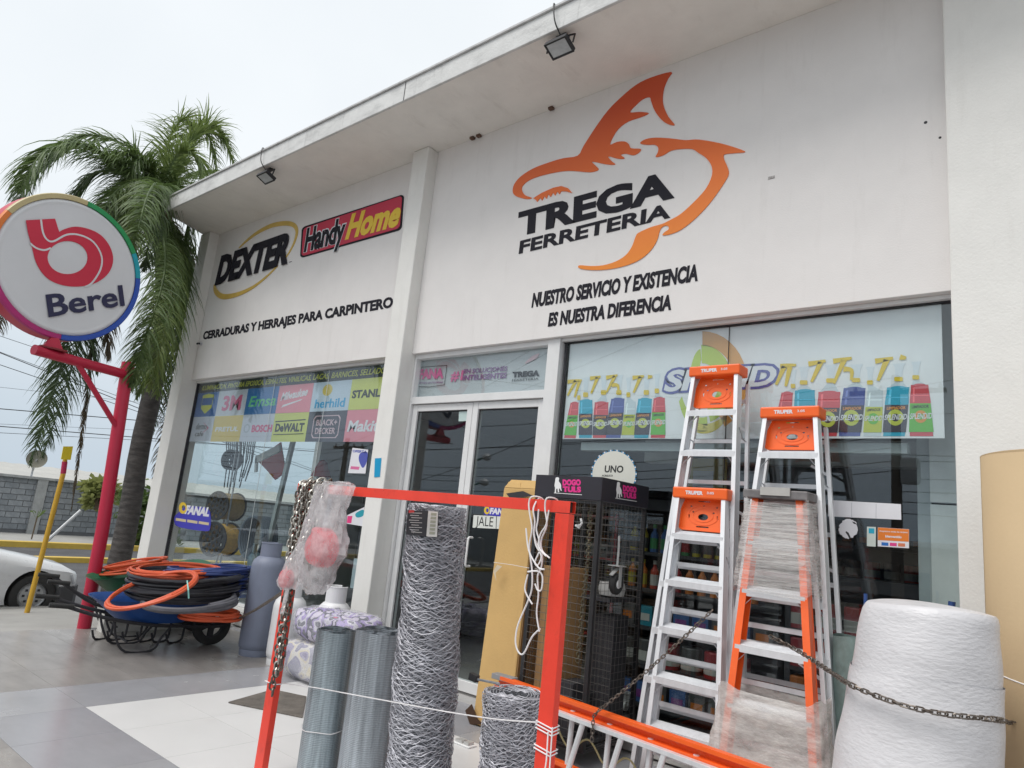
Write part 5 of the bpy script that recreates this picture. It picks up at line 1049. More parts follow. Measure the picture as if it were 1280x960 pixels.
K = [PY(-.86)(962, 795), PY(-.95)(1000, 815), PY(-1.25)(1040, 841), cyl_(1058, 853, *RB), cyl_(1078, 863, *RB), cyl_(1115, 877, *RB), cyl_(1150, 887, *RB), cyl_(1190, 894, *RB), cyl_(1220, 897, *RB), cyl_(1238, 899, *RB), cyl_(1250, 900, -.58, -1.40, .33), cyl_(1262, 903, -.13, -.70, .33), cyl_(1300, 908, -.13, -.70, .33), cyl_(1330, 912, -.13, -.70, .33)]
chain(b, smooth(K, 6, False), .034, .019, .0034); stuff(b.build('links', chm, t))
t = thing('guard_chain', 'thin dark chain tied from the gas cylinders to the left red post', 'chain', (-4.5, -1.6, .9)); b = B()
chain(b, [PY(-1.05)(299, 773), PY(-1.3)(320, 762), PY(-1.9)(345, 746), PY(yr)(362, 735)], .034, .019, .0034); stuff(b.build('links', chm, t))
# ---- bubble wrap roll and brown paper roll
t = thing('bubble_wrap_roll', 'big soft white bubble wrap roll standing at the right pillar', 'roll', (-.53, -1.38, 0)); rr_ = random.Random(2)
bw = M('bubble_wrap', (.60, .59, .605), .34, var=.06, scale=5, bump=.38, bscale=34, stretch=(1, 1, 2.6)); 
def roll(name, cx, cy, prof, m_, par, n=56, wob=.004, seed=0, tilt=(0, 0)):
    q_ = random.Random(seed); ph = [q_.uniform(0, 6.28) for _ in range(8)]; vs = []
    for (r_, z) in prof:
        for j in range(n):
            a = 2 * math.pi * j / n; w_ = wob * (math.sin(2 * a + z * 5 + ph[0]) + .7 * math.sin(3 * a - z * 9 + ph[1]) + .6 * math.sin(z * 27 + a + ph[2]) + .5 * math.sin(z * 15 - 4 * a + ph[3]))
            vs.append((cx + tilt[0] * z + (r_ + w_) * math.cos(a), cy + tilt[1] * z + (r_ + w_) * math.sin(a), z + (wob * 2 * math.sin(a * 2 + ph[4]) if z > .3 else 0)))
    N = len(prof); b = B(); b.add(vs, [(i * n + j, i * n + (j + 1) % n, (i + 1) * n + (j + 1) % n, (i + 1) * n + j) for i in range(N - 1) for j in range(n)]); return b.build(name, m_, par, smooth=True)
Rb = .30
prof = [(Rb - .058 * max(0, (z - .5) / .83) ** 1.2, z) for z in [i * 1.33 / 60 for i in range(60)]] + [(Rb * .79, 1.328), (Rb * .765, 1.338), (Rb * .71, 1.342), (Rb * .60, 1.338), (Rb * .4, 1.33), (Rb * .2, 1.33), (Rb * .18, 1.2)]
roll('wrapped_layers', -.672, -1.475, prof, bw, t, 64, .0035, 3, (.086, .071))
roll('outer_lap', -.672, -1.475, [(Rb + .007 - .058 * max(0, (z - .5) / .83) ** 1.2, z) for z in [.02 + i * 1.08 / 40 for i in range(40)]], bw, t, 64, .0035, 3, (.086, .071))
t = thing('brown_paper_roll', 'tall thick brown cardboard roll at the right edge', 'roll', (-.14, -.70, 0)); kraft = streaks(M('kraft_paper', (.50, .37, .22), .75, var=.04, scale=2, bump=.08), (.36, .26, .15), .3, (.6, .6, 2))
Rk = .30; prof = [(Rk, z) for z in [i * 2.06 / 30 for i in range(31)]] + [(Rk - .01, 2.063), (Rk * .6, 2.06), (Rk * .3, 2.055), (Rk * .29, 1.9)]
lap = [(-.13 + (Rk + .004) * math.cos(a), -.70 + (Rk + .004) * math.sin(a)) for a in [math.radians(195 + 4 * q) for q in range(60)]]
b = B(); b.quadstrip([(x, y, .005) for x, y in lap], [(x, y, 2.05) for x, y in lap]); b.build('outer_lap', kraft, t, smooth=True, thick=.003)
roll('rolled_paper', -.13, -.70, prof, kraft, t, 64, .0015, 5)
t2 = thing('roll_tie', 'thin white string round the brown roll', 'string', (-.13, -.70, .9)); zc = PY(-1.0)(1255, 851).z
B().tube([(-.13 + (Rk + .006) * math.cos(q * math.pi / 20), -.70 + (Rk + .006) * math.sin(q * math.pi / 20), zc + .01 * math.sin(q * .6)) for q in range(40)], .003, 5, True).build('loop', strm, t2)
t = thing('blue_broom_handle', 'end of a dark blue handle behind the bubble wrap roll', 'broom', PY(-.5)(1188, 800)); a_ = PY(-.45)(1190, 752); B().tube([V((a_.x - .1, -.5, 0)), a_], .017, 10).build('handle', M('navy_plastic', (.02, .06, .2), .4), t, smooth=True)
t = thing('blue_broom_handle', 'thin dark blue stick at the left behind the bubble wrap roll', 'broom', PY(-.5)(1085, 800)); a_ = PY(-.9)(1082, 742); B().tube([V((a_.x, -.95, 0)), a_], .009, 8).build('handle', MATS['navy_plastic'], t, smooth=True)
t = thing('glass_mesh_roll', 'greenish fine mesh roll half hidden behind the bubble wrap roll', 'mesh roll', (-1.0, -.4, 0)); pg = PY(-.4)(1062, 800)
b = B(); spiral(b, (pg.x + .02, -.4), .05, .11, .005, pg.z + .02, 5, .002); b.build('rolled_mesh', M('green_mesh', (.16, .22, .21), .5, var=.2, scale=20), t, smooth=True)
# ---- small bits by the short wire roll
t = thing('roll_clamp', 'black and silver clamp on the top left of the short wire roll', 'clamp', PY(-1.93)(592, 845)); a_ = PY(-2.0)(590, 845); e_ = PY(-2.05)(618, 853)
B().beam(a_ + V((-.01, 0, 0)), a_ + V((.04, 0, -.008)), .03, .035, (0, 1, 0)).build('clamp_body', black, t, bevel=.003); B().tube([a_ + V((.04, 0, -.008)), e_ + V((.03, 0, 0))], .006, 8).build('rod', steel, t)
t = thing('white_bracket', 'small white metal bracket lying on the tiles beside the short wire roll', 'bracket', PZ(0)(583, 935)); q_ = PZ(.0)(583, 932)
B().box(q_ + V((-.10, -.04, .001)), q_ + V((.06, .04, .012))).build('plate', white, t, bevel=.003); B().box(q_ + V((-.08, -.03, .0121)), q_ + V((-.02, .03, .03))).build('lug', gm, t); B().box(q_ + V((.0, -.03, .0121)), q_ + V((.04, .03, .03))).build('lug', gm, t)
# ============================================================ GAS CYLINDERS AND BAGS
def cylinder(x, y, r, zs, zt_, m_, label, tall=False):
    t_ = thing('gas_cylinder', label, 'gas cylinder', (x, y, 0), 'gas cylinders by the left window')
    pr_ = [(r * .9, .0), (r * .92, .05), (r * .90, .06), (r * .97, .075), (r, .11)] + [(r * (1 + .004 * (k % 2)), .13 + (zs - .22) * k / 6) for k in range(7)] + [(r * .985, zs - .06), (r * .9, zs - .02), (r * .7, zs + .012), (r * .45, zs + .03), (r * .1, zs + .035)]
    B().lathe(pr_, (x, y, 0), 36).build('body', m_, t_, smooth=True)
    B().lathe([(r * 1.008, zs * .47), (r * 1.012, zs * .475), (r * 1.008, zs * .48)], (x, y, 0), 36, cap=False).build('weld_seam', m_, t_)
    n = 28; rc = r * .62; vi, vo = [], []
    b = B(); R0 = []
    for k in range(n - 5):
        a = 2 * math.pi * (k + 9) / n; R0.append((math.cos(a), math.sin(a)))
    for rr_ in (rc, rc - .006):
        b.quadstrip([(x + c * rr_, y + s_ * rr_, zs + .0) for c, s_ in R0], [(x + c * rr_, y + s_ * rr_, zt_) for c, s_ in R0])
    b.quadstrip([(x + c * rc, y + s_ * rc, zt_) for c, s_ in R0], [(x + c * (rc - .006), y + s_ * (rc - .006), zt_) for c, s_ in R0]); b.build('collar', m_, t_)
    B().tube([(x + c * rc, y + s_ * rc, zt_) for c, s_ in R0], .006, 6).build('collar_rim', m_, t_)
    b = B(); b.lathe([(.02, zs), (.02, zs + .08), (.012, zs + .1)], (x, y, 0), 12); b.tube([(x, y, zs + .06), (x + .03, y - .05, zs + .06)], .014, 8); b.build('valve', M('brass', (.35, .27, .12), .4, .8), t_)
    return t_
cylinder(-6.50, -.74, .17, .93, 1.08, streaks(M('cylinder_grey', (.20, .225, .30), .5, var=.06, scale=4, bump=.1), (.10, .09, .09), .4), 'tall grey blue gas cylinder standing behind the chained wheelbarrow')
cw = streaks(M('cylinder_white', (.72, .72, .73), .4, var=.03, scale=4), (.45, .40, .36), .3)
cylinder(-6.03, -.74, .155, .60, .76, cw, 'white gas cylinder between the tall grey one and the red post')
cylinder(-5.50, -.62, .155, .62, .78, cw, 'white gas cylinder partly hidden behind the hanging plastic bag')
def packmat(name, cols, sc_):
    m_ = bpy.data.materials.new(name); m_.use_nodes = True; T = m_.node_tree; p_ = T.nodes['Principled BSDF']; p_.inputs['Roughness'].default_value = .75
    co = T.nodes.new('ShaderNodeTexCoord'); n_ = T.nodes.new('ShaderNodeTexNoise'); n_.inputs['Scale'].default_value = sc_; n_.inputs['Detail'].default_value = 1; n_.inputs['Distortion'].default_value = .3
    r_ = T.nodes.new('ShaderNodeValToRGB'); r_.color_ramp.interpolation = 'CONSTANT'; E_ = r_.color_ramp.elements; E_[0].position = 0; E_[0].color = cols[0] + (1,); E_[1].position = .40; E_[1].color = cols[1] + (1,)
    for k, c in enumerate(cols[2:]): e_ = E_.new(.48 + .075 * k); e_.color = c + (1,)
    T.links.new(co.outputs['Object'], n_.inputs[0]); T.links.new(n_.outputs['Fac'], r_.inputs[0]); T.links.new(r_.outputs[0], p_.inputs['Base Color']); return m_
def blanket(x0, x1, y0, y1, z0, z1, m_, label, seed):
    t_ = thing('bagged_blanket', label, 'blanket', ((x0 + x1) / 2, (y0 + y1) / 2, z0), 'blankets in clear plastic bags'); q_ = random.Random(seed)
    for nm, g, mm in (('folded_cloth', 0, m_), ('plastic_bag', .014, filmmat('clear_bag', (.85, .85, .88), .22, 9, gl=.15) if 'clear_bag' not in MATS else MATS['clear_bag'])):
        vs = []; n = 36; rings = 14; cx, cy, cz = (x0 + x1) / 2, (y0 + y1) / 2, (z0 + z1) / 2
        for i in range(rings + 1):
            ph = -math.pi / 2 + math.pi * i / rings
            for j in range(n):
                th = 2 * math.pi * j / n; ex = lambda v, e_: math.copysign(abs(v) ** e_, v); c_ = ex(math.cos(ph), .45)
                w_ = q_.uniform(-.006, .006) + .008 * math.sin(6 * th + i)
                vs.append((cx + ex(math.cos(th), .5) * c_ * ((x1 - x0) / 2 + g + w_), cy + ex(math.sin(th), .5) * c_ * ((y1 - y0) / 2 + g + w_), cz + ex(math.sin(ph), .6) * ((z1 - z0) / 2 + g) * (1 + .05 * math.sin(3 * th)) + w_))
        b = B(); b.add(vs, [(i * n + j, i * n + (j + 1) % n, (i + 1) * n + (j + 1) % n, (i + 1) * n + j) for i in range(rings) for j in range(n)]); b.build(nm, mm, t_, smooth=True)
camo = packmat('flowered_cloth', [(.55, .50, .62), (.04, .04, .08), (.30, .22, .50), (.60, .58, .66), (.04, .04, .08), (.65, .08, .22)], 9)
blanket(-5.68, -4.80, -1.0, -.52, .335, .60, camo, 'upper bagged blanket with purple, white and black pattern', 1)
blanket(-5.72, -4.95, -1.02, -.5, .01, .32, packmat('pale_cloth', [(.30, .30, .38), (.25, .24, .34), (.60, .58, .55), (.62, .56, .42), (.30, .28, .40), (.18, .15, .28)], 7), 'lower bagged blanket with cream and purple pattern under the other', 2)
# ============================================================ WHEELBARROWS AND HOSES
def wheelbarrow(w0, h0, m_, label, tilt=0., lift=0.):
    w0 = V(w0); h0 = V(h0); a = V((h0.x - w0.x, h0.y - w0.y, 0)).normalized(); s_ = V((-a.y, a.x, 0)); t_ = thing('wheelbarrow', label, 'wheelbarrow', w0, 'wheelbarrows loaded with hoses')
    P = lambda u, v, z: w0 + a * u + s_ * v + V((0, 0, z)); rw = .19; sc_ = lambda n_: n_
    K = Matrix.Translation(P(0, 0, rw)) @ Matrix.Rotation(math.atan2(s_.y, s_.x), 4, 'Z')
    b = B(); b.M = K; b.lathe([(.12, -.035), (.165, -.045), (.185, -.035), (.19, 0), (.185, .035), (.165, .045), (.12, .035), (.12, -.035)], n=32, axis='x', cap=False); wh = b.build('tyre', rubber, t_, smooth=True)
    b = B(); b.M = K
    for k in range(3):
        an = 2 * math.pi * k / 3 + .5; b.beam((0, .02 * math.cos(an), .02 * math.sin(an)), (0, .122 * math.cos(an), .122 * math.sin(an)), .03, .055, (1, 0, 0))
    b.lathe([(.03, -.05), (.03, .05)], n=12, axis='x'); b.lathe([(.125, -.03), (.108, -.03), (.108, .03), (.125, .03)], n=24, axis='x', cap=False); b.build('rim', blackm, t_)
    for v in (-1, 1):
        B().tube(smooth([P(-.12, v * .06, .2), P(.0, v * .065, rw), P(.3, v * .12, .21), P(.7, v * .22, .25), P(1.1, v * .27, .33), P(1.42, v * .28, h0.z)], 4, False), .016, 8).build('handle', blackm, t_, smooth=True)
        B().tube([P(1.36, v * .28, h0.z - .005), P(1.55, v * .28, h0.z + .012)], .021, 10).build('grip', rubber, t_, smooth=True)
        B().tube(smooth([P(.45, v * .17, .24), P(.55, v * .2, .12), P(.62, v * .21, .015), P(.85, v * .21, .015), P(.95, v * .21, .14), P(1.0, v * .24, .31)], 4, False), .011, 7).build('leg', blackm, t_, smooth=True)
    B().tube([P(.85, -.21, .1), P(.85, .21, .1)], .009, 6).build('leg_brace', blackm, t_); B().tube([P(-.12, -.06, .2), P(-.12, .06, .2)], .014, 6).build('front_bar', blackm, t_)
    vs = []; n = 32; prof = [(.0, 0, 0, .245), (.5, 0, 0, .25), (1, 0, 0, .255), (1.25, .2, .2, .32), (1.5, .5, .6, .40), (1.75, .8, 1, .47), (1.79, .85, 1.04, .475), (1.77, .84, 1.02, .465)]
    for (k, u_, v_, z) in prof:
        kk = min(k, 1.0)
        for j in range(n):
            th = 2 * math.pi * j / n; ex = lambda q: math.copysign(abs(q) ** .55, q); hu = (.27 + .26 * max(0, (k - 1)) / .75) * (k if k < 1 else 1) if k < 1 else .27 + .26 * (k - 1) / .75; hv = (.19 * k) if k < 1 else .19 + .15 * (k - 1) / .75
            uu = .62 + ex(math.cos(th)) * hu * (1.0 if math.cos(th) > 0 else 1.12); vs.append(P(uu, ex(math.sin(th)) * hv, z + lift + .05 * max(0, .62 - uu) * max(0, k - 1) + tilt * (.62 - uu)))
    b = B(); N = len(prof); b.add(vs, [(i * n + j, i * n + (j + 1) % n, (i + 1) * n + (j + 1) % n, (i + 1) * n + j) for i in range(N - 1) for j in range(n)])
    b.build('tray', m_, t_, smooth=True, thick=.004); return t_
wheelbarrow((-7.07, -.93, 0), (-7.22, -2.35, .43), M('tray_blue', (.015, .07, .26), .4, var=.15, scale=8), 'blue wheelbarrow with black handles in front, buried under hose coils')
wheelbarrow((-7.78, -.72, 0), (-8.0, -2.15, .53), M('tray_green', (.02, .12, .06), .4, var=.15, scale=8), 'green wheelbarrow behind the blue one, holding an orange hose coil', .16, .17)
def hose(name, c, r, turns, tr, m_, label, tilt=(0, 0), spread=.1, height=.1, flat_=1., seed=0, grp='coiled hoses on the wheelbarrows'):
    q_ = random.Random(seed); c = V(c); K = Matrix.Translation(c) @ Matrix.Rotation(tilt[1], 4, V((.63, -.77, 0))) @ Matrix.Rotation(tilt[0], 4, V((.77, .63, 0))); n = 30; pts = []
    lv = [(q_.uniform(1 - spread, 1), q_.uniform(0, height), q_.uniform(-.05, .05), q_.uniform(-.05, .05)) for _ in range(turns + 1)]
    for i in range(turns * n + 1):
        k, u = divmod(i, n); u /= n; u = u * u * (3 - 2 * u) if True else u; A = lv[k]; Z = lv[min(k + 1, turns)]; L_ = [A[j] + (Z[j] - A[j]) * u for j in range(4)]; th = 2 * math.pi * i / n
        pts.append(K @ V((r * L_[0] * math.cos(th) + L_[2] * r, r * L_[0] * flat_ * math.sin(th) + L_[3] * r, L_[1] + .006 * math.sin(th * 2 + k))))
    o = B().tube(pts, tr, 7).build(name, m_, None, smooth=True); return tag(o, label, 'hose', grp)
oh = M('orange_hose', (.62, .10, .035), .45, var=.1, scale=12); bh = M('black_hose', (.022, .022, .028), .38, var=.3, scale=10); gh = M('grey_hose', (.10, .10, .115), .5, var=.2); blh = M('blue_hose', (.03, .055, .20), .35, var=.2)
hose('hose_coil', PY(-1.15)(262, 771), .30, 7, .0125, oh, 'orange hose coil lying lowest over the front wheel', height=.06, spread=.14, seed=1)
hose('hose_coil', PY(-1.45)(238, 757), .40, 4, .024, gh, 'thick grey hose loops under the black coil', height=.07, spread=.1, tilt=(.10, .05), seed=2)
hose('hose_coil', PY(-1.38)(229, 744), .52, 40, .0145, bh, 'big black hose coil in the middle of the pile', height=.21, spread=.2, tilt=(.05, .03), seed=3)
hose('hose_coil', PY(-1.1)(258, 736), .42, 30, .0115, blh, 'dark blue hose coil at the right back of the pile', height=.24, tilt=(.05, .03), spread=.2, seed=4)
hose('hose_coil', PY(-1.42)(219, 717), .42, 9, .012, oh, 'orange hose coil lying on top of the pile', height=.06, spread=.22, tilt=(.06, .05), seed=5)
hose('hose_coil', PY(-1.86)(191, 739), .38, 6, .0125, oh, 'orange hose ring hanging slanted over the front of the black coil', height=.03, spread=.1, tilt=(.34, .26), seed=6)
hose('hose_coil', PY(-1.30)(170, 712), .37, 11, .0115, oh, 'orange hose coil lying in the green wheelbarrow', height=.09, spread=.4, tilt=(.10, .22), flat_=1.0, seed=7)
t = thing('hose_tie', 'pale green tie strap round the black hose coil', 'strap', PY(-1.9)(235, 740)); B().tube([PY(-1.91)(234, 726), PY(-1.93)(235.5, 738), PY(-1.91)(236, 748)], .006, 6).build('strap', M('mint_strap', (.25, .55, .5), .5), t)
t = thing('spare_legs', 'stack of black wheelbarrow leg frames standing under the loaded barrows', 'frame', (-7.5, -1.3, 0))
for k in range(6):
    x_, y_ = -7.72 + k * .075, -1.62 + k * .11
    B().tube(smooth([(x_, y_, .36), (x_ + .03, y_ - .02, .1), (x_ + .05, y_ - .05, .014), (x_ + .12, y_ - .2, .014), (x_ + .12, y_ - .24, .1)], 3, False), .011, 6).build('leg', blackm, t, smooth=True)
B().box((-7.95, -1.62, .12), (-7.935, -1.3, .34)).build('panel', blackm, t)
# ============================================================ BEREL ROUND SIGN ON RED POLE
SN = V((.98, .19, 0)).normalized(); SU = V((-.19, .98, 0)).normalized(); SPn = PN((-7.98, -2.6, 2.8), SN); Cn = SPn(88, 335); Rr = .752
rp = streaks(M('sign_red', (.50, .018, .055), .4, var=.06, scale=4), (.25, .02, .03), .35)
t = thing('round_sign', 'big round white paint brand sign with coloured rim on a red arm', 'sign', Cn - V((0, 0, Rr)))
sp_ = lambda u, v, d: Cn + SU * u + V((0, 0, v)) + SN * d
b = B(); n = 72
for (r_, d_) in (): pass
def ringloft(prof, m_, nm, a0=0, a1=360, n_=72):
    b = B(); full = a1 - a0 >= 360; cnt = n_ if full else n_ + 1; vs = [sp_(r_ * math.cos(math.radians(a0 + (a1 - a0) * j / n_)), r_ * math.sin(math.radians(a0 + (a1 - a0) * j / n_)), d_) for (r_, d_) in prof for j in range(cnt)]
    fs = [(i * cnt + j, i * cnt + (j + 1) % cnt, (i + 1) * cnt + (j + 1) % cnt, (i + 1) * cnt + j) for i in range(len(prof) - 1) for j in range(n_ if full else n_)]
    b.add(vs, fs); return b.build(nm, m_, t, smooth=True)
ringloft([(Rr - .002, -.002), (Rr - .002, -.20), (.01, -.21)], rp, 'housing')
def cang(px, py): q = SPn(px, py) - Cn; return math.degrees(math.atan2(q.z, q.dot(SU))) % 360
marks = [(0, 289), (14, 268), (110, 250), (176, 315), (183, 350), (75, 423), (-8, 330)]
A_ = [cang(*p) for p in marks]
segs = [('orange', (.72, .20, .04), A_[1], A_[0]), ('gold', (.50, .42, .22), A_[2], A_[1]), ('green', (.02, .28, .09), A_[3], A_[2]), ('teal', (.01, .34, .42), A_[4], A_[3]), ('blue', (.02, .08, .42), A_[5], A_[4]), ('magenta', (.42, .02, .16), A_[6], A_[5]), ('scarlet', (.55, .04, .04), A_[0], A_[6])]
for nm, c_, a0, a1 in segs:
    while a1 < a0: a1 += 360
    ringloft([(Rr * .925, .004), (Rr * .93, .018), (Rr * .99, .018), (Rr, .005), (Rr, -.03)], pc('rim_' + nm, c_, .4), 'rim_segment', a0 + .1, a1 - .1, max(4, int((a1 - a0) / 4)))
signw = M('sign_white', (.66, .67, .69), .3, var=.03, scale=2)
ringloft([(Rr * .922, .0), (Rr * .90, .012), (Rr * .88, .016), (Rr * .86, .010), (Rr * .84, .008), (Rr * .5, .016), (Rr * .2, .018), (.001, .018)], signw, 'face_panel')
ZB = zoomed(PN(Cn + SN * .02, SN), 3., 0, 120); lr = pc('logo_red', (.58, .025, .06), .4)
bowl = smooth([(120,568),(135,625),(165,672),(205,700),(260,714),(320,712),(370,695),(408,662),(424,615),(412,565),(378,522),(330,498),(280,490),(240,500),(222,510)], 4, False)
stem = [(216, 492), (206, 460), (97, 466), (104, 510)]
flat('logo_mark', [bowl + [V(p) for p in stem], circ(253, 606, 75, 62, 36)], ZB, lr, t, .0, .003)
strip('logo_line', smooth([(153,463),(160,510),(175,538),(200,545),(250,520),(300,522),(350,548),(380,600),(376,650),(345,700),(318,716)], 4, False), .018, ZB, signw, t, .0036, .001)
strip('logo_line', smooth([(112,552),(135,570),(165,578),(190,570)], 4, False), .018, ZB, signw, t, .0036, .001)
text('brand_name', 'Berel', ZB, (182, 830), (468, 786), (170, 745), pc('navy_letter', (.02, .022, .07), .5), t, .022, .001, .003)
t = thing('sign_pole', 'red steel pole with side arm and brace carrying the round sign', 'pole', (-8.28, -1.68, 0))
pt = V((-8.28, -1.80, 2.86)); B().tube([(-8.28, -1.68, -.02), (-8.28, -1.70, 1.), pt], .066, 20).build('post', rp, t, smooth=True)
a0_ = V((-8.28, -1.78, 2.72)); a1_ = V((-7.93, -2.80, 2.72)); B().tube([a0_, a1_], .052, 18).build('arm', rp, t, smooth=True)
B().tube([a0_.lerp(a1_, .58), V((-8.27, -1.74, 2.08))], .028, 12).build('brace', rp, t, smooth=True)
pb = a0_.lerp(a1_, .84); B().box(pb + V((-.07, -.12, .045)), pb + V((.07, .12, .062))).build('flange_plate', M('dark_red', (.20, .015, .02), .5), t)
B().hexa([pb + V(v) for v in ((-.035, -.09, .0625), (.035, -.09, .0625), (.035, .09, .0625), (-.035, .09, .0625), (-.03, -.03, .17), (.03, -.03, .17), (.03, .03, .17), (-.03, .03, .17))]).build('gusset', rp, t)
# ============================================================ PALM
def PX(x):
    def f(px, py): r = ray(px, py); return CAM + r * (x / r.x)
    return f
def leafmat(name, c1, c2, sc_=2.5):
    m_ = M(name, c1, .55, col2=c2, scale=sc_); T = m_.node_tree; p_ = T.nodes['Principled BSDF']; o_ = T.nodes['Material Output']
    tl = T.nodes.new('ShaderNodeBsdfTranslucent'); x_ = T.nodes.new('ShaderNodeMixShader'); x_.inputs[0].default_value = .25; tl.inputs[0].default_value = tuple(min(1, v * 1.6) for v in c2) + (1,)
    T.links.new(p_.outputs[0], x_.inputs[1]); T.links.new(tl.outputs[0], x_.inputs[2]); T.links.new(x_.outputs[0], o_.inputs[0]); return m_
pg_ = leafmat('palm_green', (.045, .08, .025), (.13, .19, .06)); pgl = leafmat('palm_light_green', (.06, .105, .03), (.19, .25, .075)); pd = leafmat('palm_dark_green', (.03, .055, .025), (.08, .12, .05)); pdead = leafmat('palm_dead', (.06, .045, .03), (.14, .11, .07))
trk = wave_bump(M('palm_trunk', (.075, .068, .065), .95, var=.4, scale=6, bump=.8, bscale=30, stretch=(1, 1, 3)), 3.2, .5, 'Z', .012, distortion=3)
t = thing('palm_tree', 'tall palm with long drooping fronds at the left corner of the store', 'palm tree', (-11.6, -.12, -.3))
C0 = PX(-11.6)(198, 262); tr_pts = smooth([V((-11.6, -.12, -.32)), PX(-11.6)(160, 650), PX(-11.62)(175, 560), PX(-11.65)(198, 450), PX(-11.62)(205, 360), C0], 6, False)
rad = [.165 - .05 * i / len(tr_pts) + .003 * (i % 2) for i in range(len(tr_pts))]
B().tube(tr_pts, rad, 18).build('trunk', trk, t, smooth=True)
B().lathe([(.12, -.5), (.2, -.3), (.24, -.1), (.16, .15), (.05, .3)], C0, 14).build('crown_base', M('crown_fibre', (.12, .08, .045), .95, var=.4, bump=1), t)
fr_ = random.Random(21)
def frond(px_pts, dxs, m_, nl=64, ll=.48, droop=.6, w_=.021, nm='frond', spread=1., upright=0.):
    P = [C0.copy()] + [PX(-11.6 + d_)(*p) for p, d_ in zip(px_pts, dxs)]; R_ = smooth(P, 14, False); N = len(R_); b = B()
    b.tube(R_[::3] + [R_[-1]], [.022 * (1 - i / (len(R_[::3]) + 1)) + .004 for i in range(len(R_[::3]) + 1)], 5)
    vs, fs = [], []
    nl = int(nl * 1.25)
    for k in range(nl):
        u = .10 + .89 * k / nl; x_ = u * (N - 1); i = min(int(x_), N - 2); p = R_[i].lerp(R_[i + 1], x_ - i); tg_ = (R_[i + 1] - R_[i]).normalized()
        side = tg_.cross(V((0, 0, 1))); side = side.normalized() if side.length > .15 else V((.5, .85, 0)).normalized(); up = side.cross(tg_)
        for s_ in (-1, 1):
            L = ll * (math.sin(math.pi * min(1, .12 + u * .93)) ** .5 + .1) * fr_.uniform(.7, 1.12); el = fr_.uniform(-.15, .75)
            d0 = (side * s_ * spread * fr_.uniform(.5, 1) + tg_ * fr_.uniform(.5, 1.0) + up * el * (.6 + upright)).normalized(); q = p.copy(); d_ = d0.copy(); wd = d0.cross(V((fr_.uniform(-1, 1), fr_.uniform(-1, 1), 1))).normalized(); base = len(vs); ns = 4
            for j in range(ns + 1):
                ww = w_ * .5 * (1 - (j / ns) ** 1.8) + .001; vs.append(q + wd * ww); vs.append(q - wd * ww); d_ = (d_ + V((0, 0, -droop * .55 / ns * (1 + j * .6)))).normalized(); q = q + d_ * (L / ns)
            fs += [(base + 2 * j, base + 2 * j + 1, base + 2 * j + 3, base + 2 * j + 2) for j in range(ns)]
    b.add(vs, fs); return b.build(nm, m_, t)

F = frond
F([(155, 212), (100, 180), (50, 195), (24, 240)], (.2, .4, .6, .7), pg_, 120, .72, 1.3)
F([(150, 205), (95, 182), (45, 215), (18, 262)], (.0, -.1, -.1, 0), pd, 110, .62, 1.4)
F([(165, 222), (125, 215), (90, 250), (70, 300)], (-.3, -.4, -.5, -.6), pd, 90, .6, 1.3)
F([(222, 215), (248, 168), (272, 160), (296, 212)], (.0, 0, .1, .2), pgl, 110, .60, 1.0, upright=.6)
F([(215, 225), (240, 178), (262, 172), (275, 250)], (-.2, -.3, -.3, -.3), pgl, 110, .58, 1.0, upright=.6)
F([(212, 222), (236, 180), (258, 165), (286, 178)], (.1, .1, .1, .1), pgl, 90, .55, .9, upright=.8)
F([(205, 225), (225, 192), (246, 200), (258, 260)], (.3, .5, .7, .8), pgl, 110, .6, 1.2)
F([(228, 225), (255, 215), (280, 225), (295, 260)], (-.6, -.9, -1.2, -1.4), pg_, 90, .6, 1.2)
F([(190, 210), (150, 178), (100, 170), (60, 200)], (-.4, -.7, -.9, -1.0), pg_, 90, .55, 1.2)
F([(205, 205), (215, 165), (232, 150), (245, 165)], (-.2, -.3, -.3, -.3), pgl, 90, .5, 1.0, upright=.6)
F([(180, 215), (160, 192), (140, 210)], (.1, .2, .3), pg_, 90, .55, .9, upright=.7)
F([(190, 218), (172, 200), (160, 225)], (.2, .4, .5), pg_, 90, .55, 1.1, upright=.5)
F([(200, 235), (178, 240), (160, 280), (158, 325)], (.5, .9, 1.0, 1.0), pgl, 120, .60, 1.4)
F([(196, 230), (184, 246), (173, 285), (163, 322)], (1.4, 2.6, 3.2, 3.3), pg_, 110, .44, 1.3)
F([(195, 235), (190, 262), (186, 300), (180, 340)], (1.0, 1.9, 2.4, 2.5), pd, 100, .45, 1.4)
F([(205, 300), (205, 345), (186, 410), (162, 485)], (1.4, 2.7, 3.4, 3.4), pg_, 150, .50, 1.2)
F([(210, 300), (215, 360), (203, 425), (184, 490)], (1.0, 1.9, 2.4, 2.4), pgl, 130, .46, 1.3)
F([(205, 232), (200, 240), (204, 290), (212, 345)], (.6, 1.0, 1.1, 1.1), pg_, 120, .66, 1.4)
F([(185, 225), (150, 235), (130, 265), (140, 290)], (.3, .6, .8, .8), pg_, 100, .6, 1.4)
F([(222, 232), (234, 262), (232, 320), (222, 372)], (.3, .5, .5, .4), pg_, 110, .62, 1.4)
F([(212, 290), (220, 350), (198, 420), (170, 500)], (.6, 1.0, 1.2, 1.1), pg_, 140, .72, 1.2)
F([(208, 300), (206, 370), (180, 440), (164, 490)], (.2, .5, .8, .9), pg_, 120, .66, 1.2)
F([(214, 292), (214, 370), (206, 430), (196, 500)], (.7, 1.1, 1.2, 1.1), pgl, 110, .6, 1.3)
F([(220, 290), (240, 340), (238, 400), (224, 470)], (-.2, -.3, -.3, -.3), pdead, 110, .55, 1.5)
